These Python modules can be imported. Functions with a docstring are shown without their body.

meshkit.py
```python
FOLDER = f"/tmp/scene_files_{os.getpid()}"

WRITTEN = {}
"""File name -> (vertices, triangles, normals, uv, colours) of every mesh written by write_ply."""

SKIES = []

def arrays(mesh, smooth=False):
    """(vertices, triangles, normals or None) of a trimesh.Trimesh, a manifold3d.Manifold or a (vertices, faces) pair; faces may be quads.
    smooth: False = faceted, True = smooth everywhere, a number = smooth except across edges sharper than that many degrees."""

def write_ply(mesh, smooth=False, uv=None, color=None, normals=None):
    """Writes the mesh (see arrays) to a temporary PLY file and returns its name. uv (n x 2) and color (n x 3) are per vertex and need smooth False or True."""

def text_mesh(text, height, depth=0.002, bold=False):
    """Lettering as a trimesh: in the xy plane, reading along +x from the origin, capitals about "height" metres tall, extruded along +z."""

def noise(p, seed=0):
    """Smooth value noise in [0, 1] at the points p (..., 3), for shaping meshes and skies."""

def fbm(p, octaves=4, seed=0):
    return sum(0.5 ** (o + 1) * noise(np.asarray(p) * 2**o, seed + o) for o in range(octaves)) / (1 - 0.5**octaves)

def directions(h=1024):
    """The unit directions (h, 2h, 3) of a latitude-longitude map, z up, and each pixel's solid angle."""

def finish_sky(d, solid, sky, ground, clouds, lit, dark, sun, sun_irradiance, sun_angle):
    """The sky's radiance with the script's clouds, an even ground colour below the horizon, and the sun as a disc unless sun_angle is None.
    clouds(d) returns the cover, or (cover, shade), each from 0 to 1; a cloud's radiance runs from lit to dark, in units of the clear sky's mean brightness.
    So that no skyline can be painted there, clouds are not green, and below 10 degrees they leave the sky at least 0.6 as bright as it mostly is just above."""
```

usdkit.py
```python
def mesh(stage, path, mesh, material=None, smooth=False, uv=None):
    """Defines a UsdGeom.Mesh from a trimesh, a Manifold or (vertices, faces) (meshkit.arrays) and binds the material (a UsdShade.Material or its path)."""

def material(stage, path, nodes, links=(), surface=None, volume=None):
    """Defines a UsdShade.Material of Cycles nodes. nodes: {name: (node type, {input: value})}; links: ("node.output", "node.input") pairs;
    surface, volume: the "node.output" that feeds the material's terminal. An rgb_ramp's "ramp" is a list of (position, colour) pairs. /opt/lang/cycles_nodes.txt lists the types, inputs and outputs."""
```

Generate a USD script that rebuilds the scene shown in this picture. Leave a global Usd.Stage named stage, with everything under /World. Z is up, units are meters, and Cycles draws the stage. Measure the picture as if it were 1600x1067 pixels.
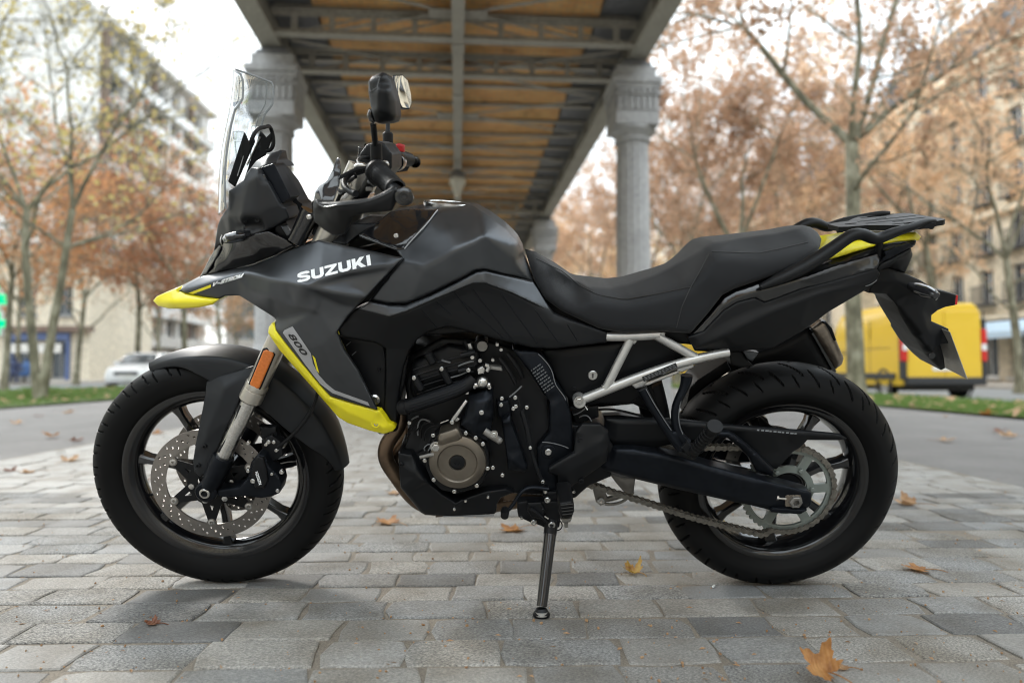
import math, random
import numpy as np, trimesh, usdkit, meshkit
from pxr import Usd, UsdGeom, UsdLux, UsdShade, Gf, Sdf
from shapely.geometry import Polygon, Point, LineString, box as sbox
from shapely import affinity, contains_xy, unary_union
from scipy.spatial import Delaunay
from scipy.interpolate import LinearNDInterpolator, NearestNDInterpolator, CubicSpline, RegularGridInterpolator
from scipy.ndimage import gaussian_filter

stage = Usd.Stage.CreateInMemory()
UsdGeom.SetStageUpAxis(stage, UsdGeom.Tokens.z)
UsdGeom.SetStageMetersPerUnit(stage, 1.0)
UsdGeom.Xform.Define(stage, '/World')
UsdGeom.Scope.Define(stage, '/World/Looks')
rng = np.random.default_rng(7)
random.seed(7)

# ---------------------------------------------------------------- camera, sky, sun, exposure
F, CX, CY = 1109.0, 800.0, 533.5           # focal length in pixels of the 1600 x 1067 frame
PITCH = math.atan(47.5 / F)
CAM = np.array([0.0, -2.0413, 0.5887])
cam = UsdGeom.Camera.Define(stage, '/World/camera')
cam.AddTranslateOp().Set(Gf.Vec3d(*CAM))
cam.AddRotateXOp().Set(90 + math.degrees(PITCH))
cam.CreateHorizontalApertureAttr(36.0)
cam.CreateVerticalApertureAttr(36.0 * 1067 / 1600)
cam.CreateFocalLengthAttr(F / 1600 * 36)
cam.CreateFStopAttr(24.95 / 14.0)
cam.CreateFocusDistanceAttr(1.71)
cam.CreateClippingRangeAttr(Gf.Vec2f(0.05, 1000))
cam.CreateExposureAttr(1.18)

SUN_TO = np.array([-0.45, 0.62, 0.64]); SUN_TO /= np.linalg.norm(SUN_TO)
SUN_EL, SUN_ROT = math.asin(SUN_TO[2]), math.atan2(SUN_TO[0], SUN_TO[1])
usdkit.material(stage, '/World/Looks/overcast_sky', {
    'sky': ('sky_texture', {'sky_type': 'single_scattering', 'sun_disc': False, 'sun_elevation': SUN_EL, 'sun_rotation': SUN_ROT, 'aerosol_density': 2.0}),
    'tc': ('texture_coordinate', {}),
    'map': ('mapping', {'scale': (1.0, 1.0, 2.2)}), 'sep': ('separate_xyz', {}), 'alt': ('map_range', {'from_min': 0.0, 'from_max': 1.0, 'to_min': 0.34, 'to_max': 1.0, 'clamp': True}), 'grad': ('mix_color', {'blend_type': 'multiply', 'fac': 1.0, 'use_clamp': False}),
    'noise': ('noise_texture', {'scale': 2.2, 'detail': 5.0, 'roughness': 0.55}),
    'ramp': ('rgb_ramp', {'ramp': [(0.30, (0.62, 0.62, 0.62)), (0.62, (0.97, 0.97, 0.97))]}),
    'cloud': ('mix_color', {'a': (18.0 * 0.86, 18.0 * 0.975, 18.0 * 1.04), 'b': (18.0 * 0.95, 18.0, 18.0 * 1.01), 'use_clamp': False}),
    'mix': ('mix_color', {'use_clamp': False}),
    'bg': ('background_shader', {'strength': 0.10})},
    [('tc.generated', 'map.vector'), ('map.vector', 'noise.vector'), ('noise.fac', 'ramp.fac'), ('ramp.color', 'mix.fac'), ('noise.fac', 'cloud.fac'),
     ('sky.color', 'mix.a'), ('tc.generated', 'sep.vector'), ('sep.z', 'alt.value'), ('cloud.result', 'grad.a'), ('alt.result', 'grad.b'), ('grad.result', 'mix.b'), ('mix.result', 'bg.color')], surface='bg.background')
sky = UsdLux.DomeLight.Define(stage, '/World/sky')
UsdShade.MaterialBindingAPI.Apply(sky.GetPrim()).Bind(UsdShade.Material.Get(stage, '/World/Looks/overcast_sky'))
sky.GetPrim().SetCustomDataByKey('kind', 'structure')
sun = UsdLux.DistantLight.Define(stage, '/World/sun')
sun.CreateNormalizeAttr(True); sun.CreateIntensityAttr(0.28); sun.CreateAngleAttr(14.0); sun.CreateColorAttr(Gf.Vec3f(1.0, 0.96, 0.90))
_q = Gf.Rotation(Gf.Vec3d(0, 0, 1), Gf.Vec3d(*SUN_TO)).GetQuat()
sun.AddOrientOp(UsdGeom.XformOp.PrecisionDouble).Set(Gf.Quatd(_q.GetReal(), _q.GetImaginary()))

# ---------------------------------------------------------------- small helpers
_used = {}
def path_of(name, parent=None):
    base = str(parent.GetPath()) if parent is not None else '/World'
    k = (base, name); n = _used.get(k, 0); _used[k] = n + 1
    return f'{base}/{name}' if n == 0 else f'{base}/{name}_{n:03d}'
def meta(prim, label=None, cat=None, group=None, kind=None):
    for k, v in (('label', label), ('category', cat), ('group', group), ('kind', kind)):
        if v: prim.SetCustomDataByKey(k, v)
    return prim
def thing(name, label=None, cat=None, loc=(0, 0, 0), rotz=0.0, group=None, kind=None, parent=None, scale=None):
    x = UsdGeom.Xform.Define(stage, path_of(name, parent))
    if loc is not None: x.AddTranslateOp().Set(Gf.Vec3d(*map(float, loc)))
    if rotz: x.AddRotateZOp().Set(math.degrees(rotz))
    if scale: x.AddScaleOp().Set(Gf.Vec3f(*([scale] * 3 if np.ndim(scale) == 0 else scale)))
    return meta(x.GetPrim(), label, cat, group, kind)
def obj(name, mesh, mat, parent=None, smooth=False, label=None, cat=None, group=None, kind=None):
    m = usdkit.mesh(stage, path_of(name, parent), mesh, '/World/Looks/' + mat, smooth=smooth)
    return meta(m.GetPrim(), label, cat, group, kind)
def cat_(*ms):
    ms = [m for m in (ms[0] if len(ms) == 1 and isinstance(ms[0], (list, tuple)) else ms) if m is not None]
    return trimesh.util.concatenate(ms)
def box(x0, x1, y0, y1, z0, z1, bev=0.0):
    if bev <= 0:
        b = trimesh.creation.box((abs(x1 - x0), abs(y1 - y0), abs(z1 - z0))); b.apply_translation(((x0 + x1) / 2, (y0 + y1) / 2, (z0 + z1) / 2)); return b
    x0, x1 = sorted((x0, x1)); y0, y1 = sorted((y0, y1)); z0, z1 = sorted((z0, z1)); p = []
    for sx in (0, 1):
        for sy in (0, 1):
            for sz in (0, 1):
                c = np.array([(x0, x1)[sx], (y0, y1)[sy], (z0, z1)[sz]]); i = np.array([1 - 2 * sx, 1 - 2 * sy, 1 - 2 * sz]) * bev
                for m in ((0, 1, 1), (1, 0, 1), (1, 1, 0)): p.append(c + i * m)
    return trimesh.convex.convex_hull(np.array(p))
def hull(pts): return trimesh.convex.convex_hull(np.array(pts, float))
def frame_of(d):
    d = np.asarray(d, float); d = d / np.linalg.norm(d); a = np.array([0, 0, 1.0]) if abs(d[2]) < 0.9 else np.array([1.0, 0, 0])
    u = np.cross(d, a); u /= np.linalg.norm(u); return d, u, np.cross(d, u)
def spline(pts, n):
    pts = np.asarray(pts, float); t = np.concatenate([[0], np.cumsum(np.linalg.norm(np.diff(pts, axis=0), axis=1) + 1e-9)])
    if len(pts) < 3: return np.array([pts[0] + (pts[-1] - pts[0]) * s for s in np.linspace(0, 1, n)])
    return CubicSpline(t, pts)(np.linspace(0, t[-1], n))
def tube(pts, r, n=12, seg=None, smooth=True, flat=1.0):
    pts = np.asarray(pts, float); r = np.atleast_1d(np.asarray(r, float))
    if seg is None: seg = (max(2, 6 * (len(pts) - 1)) if smooth and len(pts) > 2 else 2)
    if smooth and len(pts) > 2:
        q = spline(pts, seg); rr = np.interp(np.linspace(0, 1, len(q)), np.linspace(0, 1, len(r)), r) if len(r) > 1 else np.full(len(q), r[0])
    else:
        q = pts; rr = np.interp(np.linspace(0, 1, len(q)), np.linspace(0, 1, len(r)), r) if len(r) > 1 else np.full(len(q), r[0])
    T = np.gradient(q, axis=0); T /= np.linalg.norm(T, axis=1, keepdims=True) + 1e-12
    _, u, w = frame_of(T[0]); rings = []; a = np.linspace(0, 2 * np.pi, n, endpoint=False)
    for i in range(len(q)):
        u = u - T[i] * (u @ T[i]); u /= np.linalg.norm(u) + 1e-12; w = np.cross(T[i], u)
        rings.append(q[i] + rr[i] * (np.cos(a)[:, None] * u + flat * np.sin(a)[:, None] * w))
    V = np.vstack(rings + [q[:1], q[-1:]]); Fc = []; m = len(q)
    for i in range(m - 1):
        for j in range(n):
            k = (j + 1) % n; A, B_, C, D = i * n + j, i * n + k, (i + 1) * n + k, (i + 1) * n + j
            Fc += [(A, B_, C), (A, C, D)]
    for j in range(n):
        k = (j + 1) % n; Fc += [(m * n, k, j), (m * n + 1, (m - 1) * n + j, (m - 1) * n + k)]
    return trimesh.Trimesh(V, Fc, process=False)
def lathe(profile, o, d, n=48, closed=False):
    """profile: (radius, distance along d) pairs turned about the axis through o along d."""
    d, u, w = frame_of(d); a = np.linspace(0, 2 * np.pi, n, endpoint=False); ca, sa = np.cos(a)[:, None], np.sin(a)[:, None]
    V = np.vstack([np.asarray(o) + d * t + r * (ca * u + sa * w) for r, t in profile]); m = len(profile); Fc = []
    for i in range(m if closed else m - 1):
        i2 = (i + 1) % m
        for j in range(n):
            k = (j + 1) % n; Fc += [(i * n + j, i2 * n + k, i * n + k), (i * n + j, i2 * n + j, i2 * n + k)]
    return trimesh.Trimesh(V, Fc, process=False)
def poly_mesh(poly, h):
    gs = getattr(poly, 'geoms', [poly]); return cat_([trimesh.creation.extrude_polygon(g, h, engine='earcut') for g in gs if g.area > 1e-9])
def xf(m, M): m = m.copy(); m.apply_transform(M); return m
def mat_axes(o, ex, ey, ez):
    M = np.eye(4); M[:3, 0], M[:3, 1], M[:3, 2], M[:3, 3] = ex, ey, ez, o; return M
def rotz(a): c, s = math.cos(a), math.sin(a); return np.array([[c, -s, 0, 0], [s, c, 0, 0], [0, 0, 1, 0], [0, 0, 0, 1.0]])

# pixel of the photograph -> point of the place
def ray(px, py):
    a, b = (px - CX) / F, (CY - py) / F; c, s = math.cos(PITCH), math.sin(PITCH)
    return np.array([a, c - s * b, s + c * b])
def G(px, py, z=0.0): d = ray(px, py); return CAM + d * ((z - CAM[2]) / d[2])
def at_depth(px, py, depth): d = ray(px, py); return CAM + d * (depth / d[1])

# ---------------------------------------------------------------- materials
def M(name, nodes, links, surface='p.BSDF'): return usdkit.material(stage, '/World/Looks/' + name, nodes, links, surface=surface)
def plain(name, col, rough=0.5, metal=0.0, bump=0.0, bscale=400.0, vary=0.0, vscale=30.0, **kw):
    nodes = {'p': ('principled_bsdf', {'base_color': col, 'roughness': rough, 'metallic': metal, **kw})}; links = []
    if bump or vary: nodes['tc'] = ('texture_coordinate', {})
    if bump:
        nodes['n'] = ('noise_texture', {'scale': bscale, 'detail': 3.0}); nodes['b'] = ('bump', {'strength': bump, 'distance': 0.002})
        links += [('tc.object', 'n.vector'), ('n.fac', 'b.height'), ('b.normal', 'p.normal')]
    if vary:
        nodes['v'] = ('noise_texture', {'scale': vscale, 'detail': 4.0, 'roughness': 0.6})
        nodes['vr'] = ('rgb_ramp', {'ramp': [(0.3, tuple(c * (1 - vary) for c in col)), (0.7, tuple(min(1, c * (1 + vary)) for c in col))]})
        nodes['rr'] = ('map_range', {'from_min': 0.3, 'from_max': 0.7, 'to_min': max(0.02, rough - 0.12 * min(1, vary * 3)), 'to_max': min(1, rough + 0.1 * min(1, vary * 3))})
        links += [('tc.object', 'v.vector'), ('v.fac', 'vr.fac'), ('vr.color', 'p.base_color'), ('v.fac', 'rr.value'), ('rr.result', 'p.roughness')]
    return M(name, nodes, links)
plain('matte_grey_paint', (0.080, 0.084, 0.090), 0.34, 0.92, bump=0.02, bscale=1500, vary=0.06, vscale=8, specular_ior_level=0.4)
plain('black_plastic', (0.0030, 0.0033, 0.0040), 0.46, 0.0, specular_ior_level=0.26, bump=0.12, bscale=900, vary=0.15, vscale=20)
plain('matte_guard', (0.022, 0.0232, 0.0252), 0.44, 0.55, specular_ior_level=0.25, bump=0.03, bscale=1200, vary=0.10, vscale=9)
plain('satin_plastic', (0.0075, 0.008, 0.0092), 0.40, 0.0, specular_ior_level=0.38, bump=0.08, bscale=900, vary=0.12, vscale=20)
plain('dark_metal', (0.0075, 0.0078, 0.0088), 0.40, 0.35, specular_ior_level=0.3, bump=0.06, bscale=500, vary=0.2, vscale=25)
plain('navy_black_metal', (0.012, 0.0138, 0.0175), 0.36, 0.75, specular_ior_level=0.3, bump=0.04, bscale=600, vary=0.15)
plain('gloss_black', (0.0035, 0.0035, 0.004), 0.13, 0.0, coat_weight=0.6, coat_roughness=0.04, vary=0.1)
plain('tyre_rubber', (0.0038, 0.0038, 0.0039), 0.55, 0.0, specular_ior_level=0.14, bump=0.10, bscale=700, vary=0.25, vscale=14)
plain('soft_rubber', (0.0035, 0.0035, 0.004), 0.5, 0.0, specular_ior_level=0.25, bump=0.1, bscale=600)
plain('seat_vinyl', (0.0070, 0.0075, 0.0088), 0.66, 0.0, specular_ior_level=0.2, bump=0.35, bscale=1100, vary=0.08, vscale=10, sheen_weight=0.15, sheen_roughness=0.5)
plain('yellow_paint', (0.76, 0.66, 0.012), 0.33, 0.0, vary=0.04, vscale=6, coat_weight=0.35, coat_roughness=0.12)
plain('silver_paint', (0.50, 0.49, 0.47), 0.34, 0.75, bump=0.05, bscale=300, vary=0.06)
plain('fork_anodised', (0.48, 0.45, 0.40), 0.28, 0.85, vary=0.06, vscale=12)
plain('polished_steel', (0.60, 0.59, 0.57), 0.25, 1.0, vary=0.10, vscale=60)
plain('bronze_cover', (0.165, 0.142, 0.115), 0.36, 0.85, bump=0.05, bscale=600, vary=0.10, vscale=20)
plain('exhaust_steel', (0.15, 0.105, 0.072), 0.36, 0.9, vary=0.25, vscale=14)
plain('raw_bracket', (0.22, 0.21, 0.195), 0.5, 0.75, vary=0.2, vscale=30)
plain('brushed_steel', (0.30, 0.255, 0.21), 0.33, 0.9, vary=0.12, vscale=30)
plain('chain_steel', (0.20, 0.185, 0.16), 0.42, 0.85, vary=0.25, vscale=90)
plain('sprocket_zinc', (0.20, 0.222, 0.203), 0.38, 0.55, vary=0.08, vscale=20)
plain('disc_steel', (0.27, 0.25, 0.23), 0.36, 0.95, bump=0.05, bscale=500, vary=0.08, vscale=25)
plain('amber_lens', (0.50, 0.125, 0.012), 0.18, 0.0, vary=0.12, vscale=160, coat_weight=0.5)
plain('red_lens', (0.45, 0.012, 0.010), 0.15, 0.0, coat_weight=0.5)
plain('smoke_lens', (0.015, 0.015, 0.016), 0.07, 0.0, coat_weight=0.6)
plain('silver_decal', (0.36, 0.36, 0.37), 0.4, 0.3)
plain('white_decal', (0.86, 0.87, 0.88), 0.45, 0.0)
plain('black_decal', (0.012, 0.012, 0.012), 0.4, 0.0)
plain('grey_print', (0.13, 0.135, 0.14), 0.5, 0.0)
plain('plate_back', (0.40, 0.38, 0.345), 0.45, 0.5, bump=0.1, bscale=120, vary=0.12, vscale=30)
plain('mirror_glass', (0.88, 0.90, 0.92), 0.01, 1.0)
plain('switch_red', (0.35, 0.01, 0.012), 0.4)
M('clear_screen', {'t': ('transparent_bsdf', {}), 'lw': ('layer_weight', {'blend': 0.5}), 'lr': ('rgb_ramp', {'ramp': [(0.0, (0.93, 0.945, 0.95)), (0.75, (0.86, 0.88, 0.89)), (1.0, (0.55, 0.58, 0.60))]}), 'g': ('glossy_bsdf', {'roughness': 0.02, 'color': (1, 1, 1)}), 'f': ('fresnel', {'IOR': 1.45}), 'k': ('math', {'math_type': 'multiply', 'value2': 0.45}), 'm': ('mix_closure', {})},
  [('lw.facing', 'lr.fac'), ('lr.color', 't.color'), ('f.fac', 'k.value1'), ('k.value', 'm.fac'), ('t.BSDF', 'm.closure1'), ('g.BSDF', 'm.closure2')], surface='m.closure')
M('screen_edge', {'t': ('transparent_bsdf', {'color': (0.62, 0.65, 0.66)}), 'g': ('principled_bsdf', {'roughness': 0.12, 'base_color': (0.30, 0.31, 0.315), 'specular_ior_level': 0.9}), 'm': ('mix_closure', {'fac': 0.55})},
  [('t.BSDF', 'm.closure1'), ('g.BSDF', 'm.closure2')], surface='m.closure')
M('window_glass', {'p': ('principled_bsdf', {'base_color': (0.05, 0.06, 0.07), 'roughness': 0.05, 'metallic': 0.0, 'specular_ior_level': 0.8})}, [])
M('shop_glass', {'p': ('principled_bsdf', {'base_color': (0.16, 0.20, 0.22), 'roughness': 0.06, 'specular_ior_level': 0.8})}, [])

def stone_mat(name, dark, mid, light, scale=1.0, rough=0.72, speck=1.0):
    """granite: large tone per piece, cloudy stains and fine mineral grain"""
    M(name, {
        'tc': ('texture_coordinate', {}), 'g': ('geometry', {}), 'oi': ('object_info', {}),
        'sum': ('math', {'math_type': 'add'}), 'fr': ('math', {'math_type': 'fraction'}), 'k7': ('math', {'math_type': 'multiply', 'value2': 7.31}), 'f7': ('math', {'math_type': 'fraction'}), 'sp7': ('map_range', {'from_min': 0.0, 'from_max': 1.0, 'to_min': 0.30, 'to_max': 1.0}), 'ro7': ('map_range', {'from_min': 0.0, 'from_max': 1.0, 'to_min': rough - 0.18, 'to_max': rough + 0.08}),
        'tone': ('rgb_ramp', {'ramp': [(0.0, dark), (0.12, (dark[0] * 1.1, dark[1] * 1.1, dark[2] * 1.1)), (0.25, mid), (0.45, (mid[0] * 0.86, mid[1] * 0.89, mid[2] * 0.93)), (0.65, mid), (0.8, (mid[0] * 1.04, mid[1] * 1.0, mid[2] * 0.94)), (1.0, light)]}),
        'st': ('noise_texture', {'scale': 5.0 * scale, 'detail': 4.0}),
        'str': ('rgb_ramp', {'ramp': [(0.32, (0.70, 0.66, 0.60)), (0.6, (1.06, 1.06, 1.06))]}),
        'mp': ('mapping', {'scale': (1.0, 2.2, 1.0)}),
        'gr': ('noise_texture', {'scale': 165.0 * scale, 'detail': 3.0, 'roughness': 0.7}),
        'grr': ('rgb_ramp', {'ramp': [(0.36, (0.30, 0.30, 0.32)), (0.50, (1.0, 1.0, 1.0)), (0.64, (1.95, 1.92, 1.86))]}),
        'm1': ('mix_color', {'blend_type': 'multiply', 'fac': 1.0, 'use_clamp': False}), 'm2': ('mix_color', {'blend_type': 'multiply', 'fac': 0.85 * speck, 'use_clamp': False}),
        'bn': ('noise_texture', {'scale': 60.0 * scale, 'detail': 6.0, 'roughness': 0.72}),
        'b': ('bump', {'strength': 0.45, 'distance': 0.006}), 'p': ('principled_bsdf', {'roughness': rough, 'specular_ior_level': 0.35})},
      [('oi.random', 'sum.value1'), ('g.random_per_island', 'sum.value2'), ('sum.value', 'fr.value1'), ('fr.value', 'tone.fac'), ('fr.value', 'k7.value1'), ('k7.value', 'f7.value1'), ('f7.value', 'sp7.value'), ('sp7.result', 'm2.fac'), ('f7.value', 'ro7.value'), ('ro7.result', 'p.roughness'),
       ('g.position', 'st.vector'), ('st.fac', 'str.fac'), ('g.position', 'mp.vector'), ('mp.vector', 'gr.vector'), ('gr.fac', 'grr.fac'),
       ('tone.color', 'm1.a'), ('str.color', 'm1.b'), ('m1.result', 'm2.a'), ('grr.color', 'm2.b'), ('m2.result', 'p.base_color'),
       ('g.position', 'bn.vector'), ('bn.fac', 'b.height'), ('b.normal', 'p.normal')])
stone_mat('granite_sett', (0.145, 0.145, 0.143), (0.258, 0.254, 0.244), (0.335, 0.33, 0.318))
def ground_mat(name, a, b, scale, fine, bumpd, rough=0.85):
    M(name, {'g': ('geometry', {}), 'n': ('noise_texture', {'scale': scale, 'detail': 6.0, 'roughness': 0.65}), 'r': ('rgb_ramp', {'ramp': [(0.3, a), (0.7, b)]}),
             'f': ('noise_texture', {'scale': fine, 'detail': 3.0, 'roughness': 0.7}), 'fr': ('rgb_ramp', {'ramp': [(0.3, (0.6, 0.6, 0.6)), (0.7, (1.35, 1.33, 1.3))]}),
             'm': ('mix_color', {'blend_type': 'multiply', 'fac': 1.0, 'use_clamp': False}), 'bm': ('bump', {'strength': 0.6, 'distance': bumpd}), 'p': ('principled_bsdf', {'roughness': rough})},
      [('g.position', 'n.vector'), ('n.fac', 'r.fac'), ('g.position', 'f.vector'), ('f.fac', 'fr.fac'), ('r.color', 'm.a'), ('fr.color', 'm.b'), ('m.result', 'p.base_color'), ('f.fac', 'bm.height'), ('bm.normal', 'p.normal')])
ground_mat('joint_sand', (0.19, 0.165, 0.135), (0.28, 0.245, 0.20), 9.0, 260.0, 0.006)
ground_mat('path_asphalt', (0.165, 0.158, 0.155), (0.225, 0.216, 0.212), 1.2, 160.0, 0.004)
ground_mat('road_asphalt', (0.19, 0.20, 0.205), (0.25, 0.26, 0.265), 0.6, 90.0, 0.005)
ground_mat('pavement_slab', (0.30, 0.27, 0.235), (0.36, 0.33, 0.29), 0.8, 50.0, 0.003)
ground_mat('turf_soil', (0.060, 0.085, 0.018), (0.085, 0.125, 0.028), 2.5, 60.0, 0.01)
ground_mat('earth', (0.10, 0.09, 0.075), (0.16, 0.145, 0.12), 0.3, 20.0, 0.01)
ground_mat('kerb_granite', (0.22, 0.215, 0.205), (0.30, 0.295, 0.285), 3.0, 150.0, 0.004)
ground_mat('column_stone', (0.30, 0.302, 0.31), (0.42, 0.422, 0.43), 1.6, 40.0, 0.003, 0.7)
ground_mat('painted_iron', (0.29, 0.272, 0.24), (0.38, 0.358, 0.32), 1.5, 30.0, 0.002, 0.6)
ground_mat('dark_iron', (0.13, 0.133, 0.145), (0.19, 0.195, 0.21), 2.0, 30.0, 0.002, 0.55)
M('orange_brick', {'g': ('texture_coordinate', {}), 'bt': ('brick_texture', {'color1': (0.74, 0.39, 0.155), 'color2': (0.80, 0.50, 0.21), 'mortar': (0.48, 0.38, 0.27), 'scale': 1.0, 'brick_width': 0.22, 'row_height': 0.07, 'mortar_size': 0.008, 'mortar_smooth': 0.3}),
                   'n': ('noise_texture', {'scale': 3.0, 'detail': 5.0, 'roughness': 0.65}), 'r': ('rgb_ramp', {'ramp': [(0.26, (0.45, 0.40, 0.37)), (0.42, (0.95, 0.9, 0.86)), (0.72, (1.12, 1.10, 1.06))]}),
                   'm': ('mix_color', {'blend_type': 'multiply', 'fac': 1.0, 'use_clamp': False}), 'b': ('bump', {'strength': 0.6, 'distance': 0.008}), 'p': ('principled_bsdf', {'roughness': 0.85})},
  [('g.object', 'bt.vector'), ('g.object', 'n.vector'), ('n.fac', 'r.fac'), ('bt.color', 'm.a'), ('r.color', 'm.b'), ('m.result', 'p.base_color'), ('bt.fac', 'b.height'), ('b.normal', 'p.normal')])
def wall_mat(name, a, b): ground_mat(name, a, b, 0.35, 6.0, 0.01, 0.85)
wall_mat('white_render', (0.62, 0.61, 0.59), (0.70, 0.69, 0.67)); wall_mat('cream_render', (0.62, 0.56, 0.45), (0.70, 0.64, 0.53))
wall_mat('limestone', (0.56, 0.49, 0.37), (0.66, 0.58, 0.45)); wall_mat('brown_panel', (0.16, 0.11, 0.09), (0.21, 0.15, 0.12)); wall_mat('pale_concrete', (0.52, 0.51, 0.49), (0.62, 0.61, 0.59))
wall_mat('slate_roof', (0.09, 0.095, 0.11), (0.13, 0.135, 0.15))
plain('window_white', (0.62, 0.62, 0.61), 0.5); plain('window_grey', (0.28, 0.28, 0.28), 0.5); plain('wood_shutter', (0.35, 0.17, 0.07), 0.6); plain('iron_rail', (0.03, 0.03, 0.032), 0.5)
plain('awning_pale', (0.45, 0.58, 0.70), 0.7); plain('shop_blue', (0.09, 0.13, 0.27), 0.5); plain('shop_dark', (0.04, 0.035, 0.05), 0.4); plain('banner_green', (0.30, 0.62, 0.35), 0.6)
M('green_neon', {'e': ('emission', {'color': (0.0, 0.80, 0.30), 'strength': 0.7})}, [], surface='e.emission')
plain('sign_white', (0.7, 0.72, 0.7), 0.4)
plain('van_yellow', (0.62, 0.40, 0.03), 0.3, coat_weight=0.6, coat_roughness=0.05); plain('car_white', (0.70, 0.71, 0.72), 0.25, coat_weight=0.7, coat_roughness=0.04)
plain('car_trim', (0.02, 0.02, 0.021), 0.6); plain('car_glass', (0.04, 0.05, 0.055), 0.05, specular_ior_level=0.9); plain('lamp_glass', (0.7, 0.72, 0.73), 0.1, 0.3); plain('wheel_alloy', (0.4, 0.4, 0.41), 0.35, 0.8)
plain('number_plate', (0.66, 0.66, 0.64), 0.4); plain('coat_navy', (0.03, 0.04, 0.09), 0.8); plain('coat_blue', (0.06, 0.13, 0.30), 0.8); plain('lamp_pale', (0.55, 0.53, 0.47), 0.35)
def leaf_mat(name, ramp, trans=0.5):
    M(name, {'g': ('geometry', {}), 'oi': ('object_info', {}), 's': ('math', {'math_type': 'add'}), 'f': ('math', {'math_type': 'fraction'}), 'r': ('rgb_ramp', {'ramp': ramp}),
             'p': ('principled_bsdf', {'roughness': 0.6}), 'hs': ('hsv', {'saturation': 0.88, 'value': 1.05}), 't': ('translucent_bsdf', {}), 'm': ('mix_closure', {'fac': trans})},
      [('r.color', 'hs.color'), ('hs.color', 't.color'), ('g.random_per_island', 's.value1'), ('oi.random', 's.value2'), ('s.value', 'f.value1'), ('f.value', 'r.fac'), ('r.color', 'p.base_color'), ('p.BSDF', 'm.closure1'), ('t.BSDF', 'm.closure2')], surface='m.closure')
leaf_mat('autumn_leaf', [(0.0, (0.38, 0.225, 0.135)), (0.35, (0.56, 0.35, 0.21)), (0.7, (0.70, 0.46, 0.265)), (0.88, (0.74, 0.54, 0.29)), (1.0, (0.66, 0.57, 0.27))])
leaf_mat('yellow_leaf', [(0.0, (0.36, 0.15, 0.065)), (0.45, (0.54, 0.26, 0.10)), (0.85, (0.60, 0.34, 0.14)), (0.96, (0.58, 0.40, 0.14)), (1.0, (0.44, 0.40, 0.13))])
leaf_mat('grass_blade', [(0.0, (0.07, 0.125, 0.022)), (0.6, (0.115, 0.195, 0.034)), (1.0, (0.18, 0.23, 0.055))], 0.3)
M('plane_bark', {'tc': ('geometry', {}), 'mp': ('mapping', {'scale': (1.0, 1.0, 0.45)}), 'n': ('noise_texture', {'scale': 5.0, 'detail': 4.0, 'roughness': 0.6}), 'r': ('rgb_ramp', {'ramp': [(0.36, (0.075, 0.068, 0.042)), (0.5, (0.145, 0.132, 0.085)), (0.64, (0.25, 0.235, 0.17))]}), 'b': ('bump', {'strength': 0.5, 'distance': 0.02}), 'p': ('principled_bsdf', {'roughness': 0.85})},
  [('tc.position', 'mp.vector'), ('mp.vector', 'n.vector'), ('n.fac', 'r.fac'), ('r.color', 'p.base_color'), ('n.fac', 'b.height'), ('b.normal', 'p.normal')])
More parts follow.
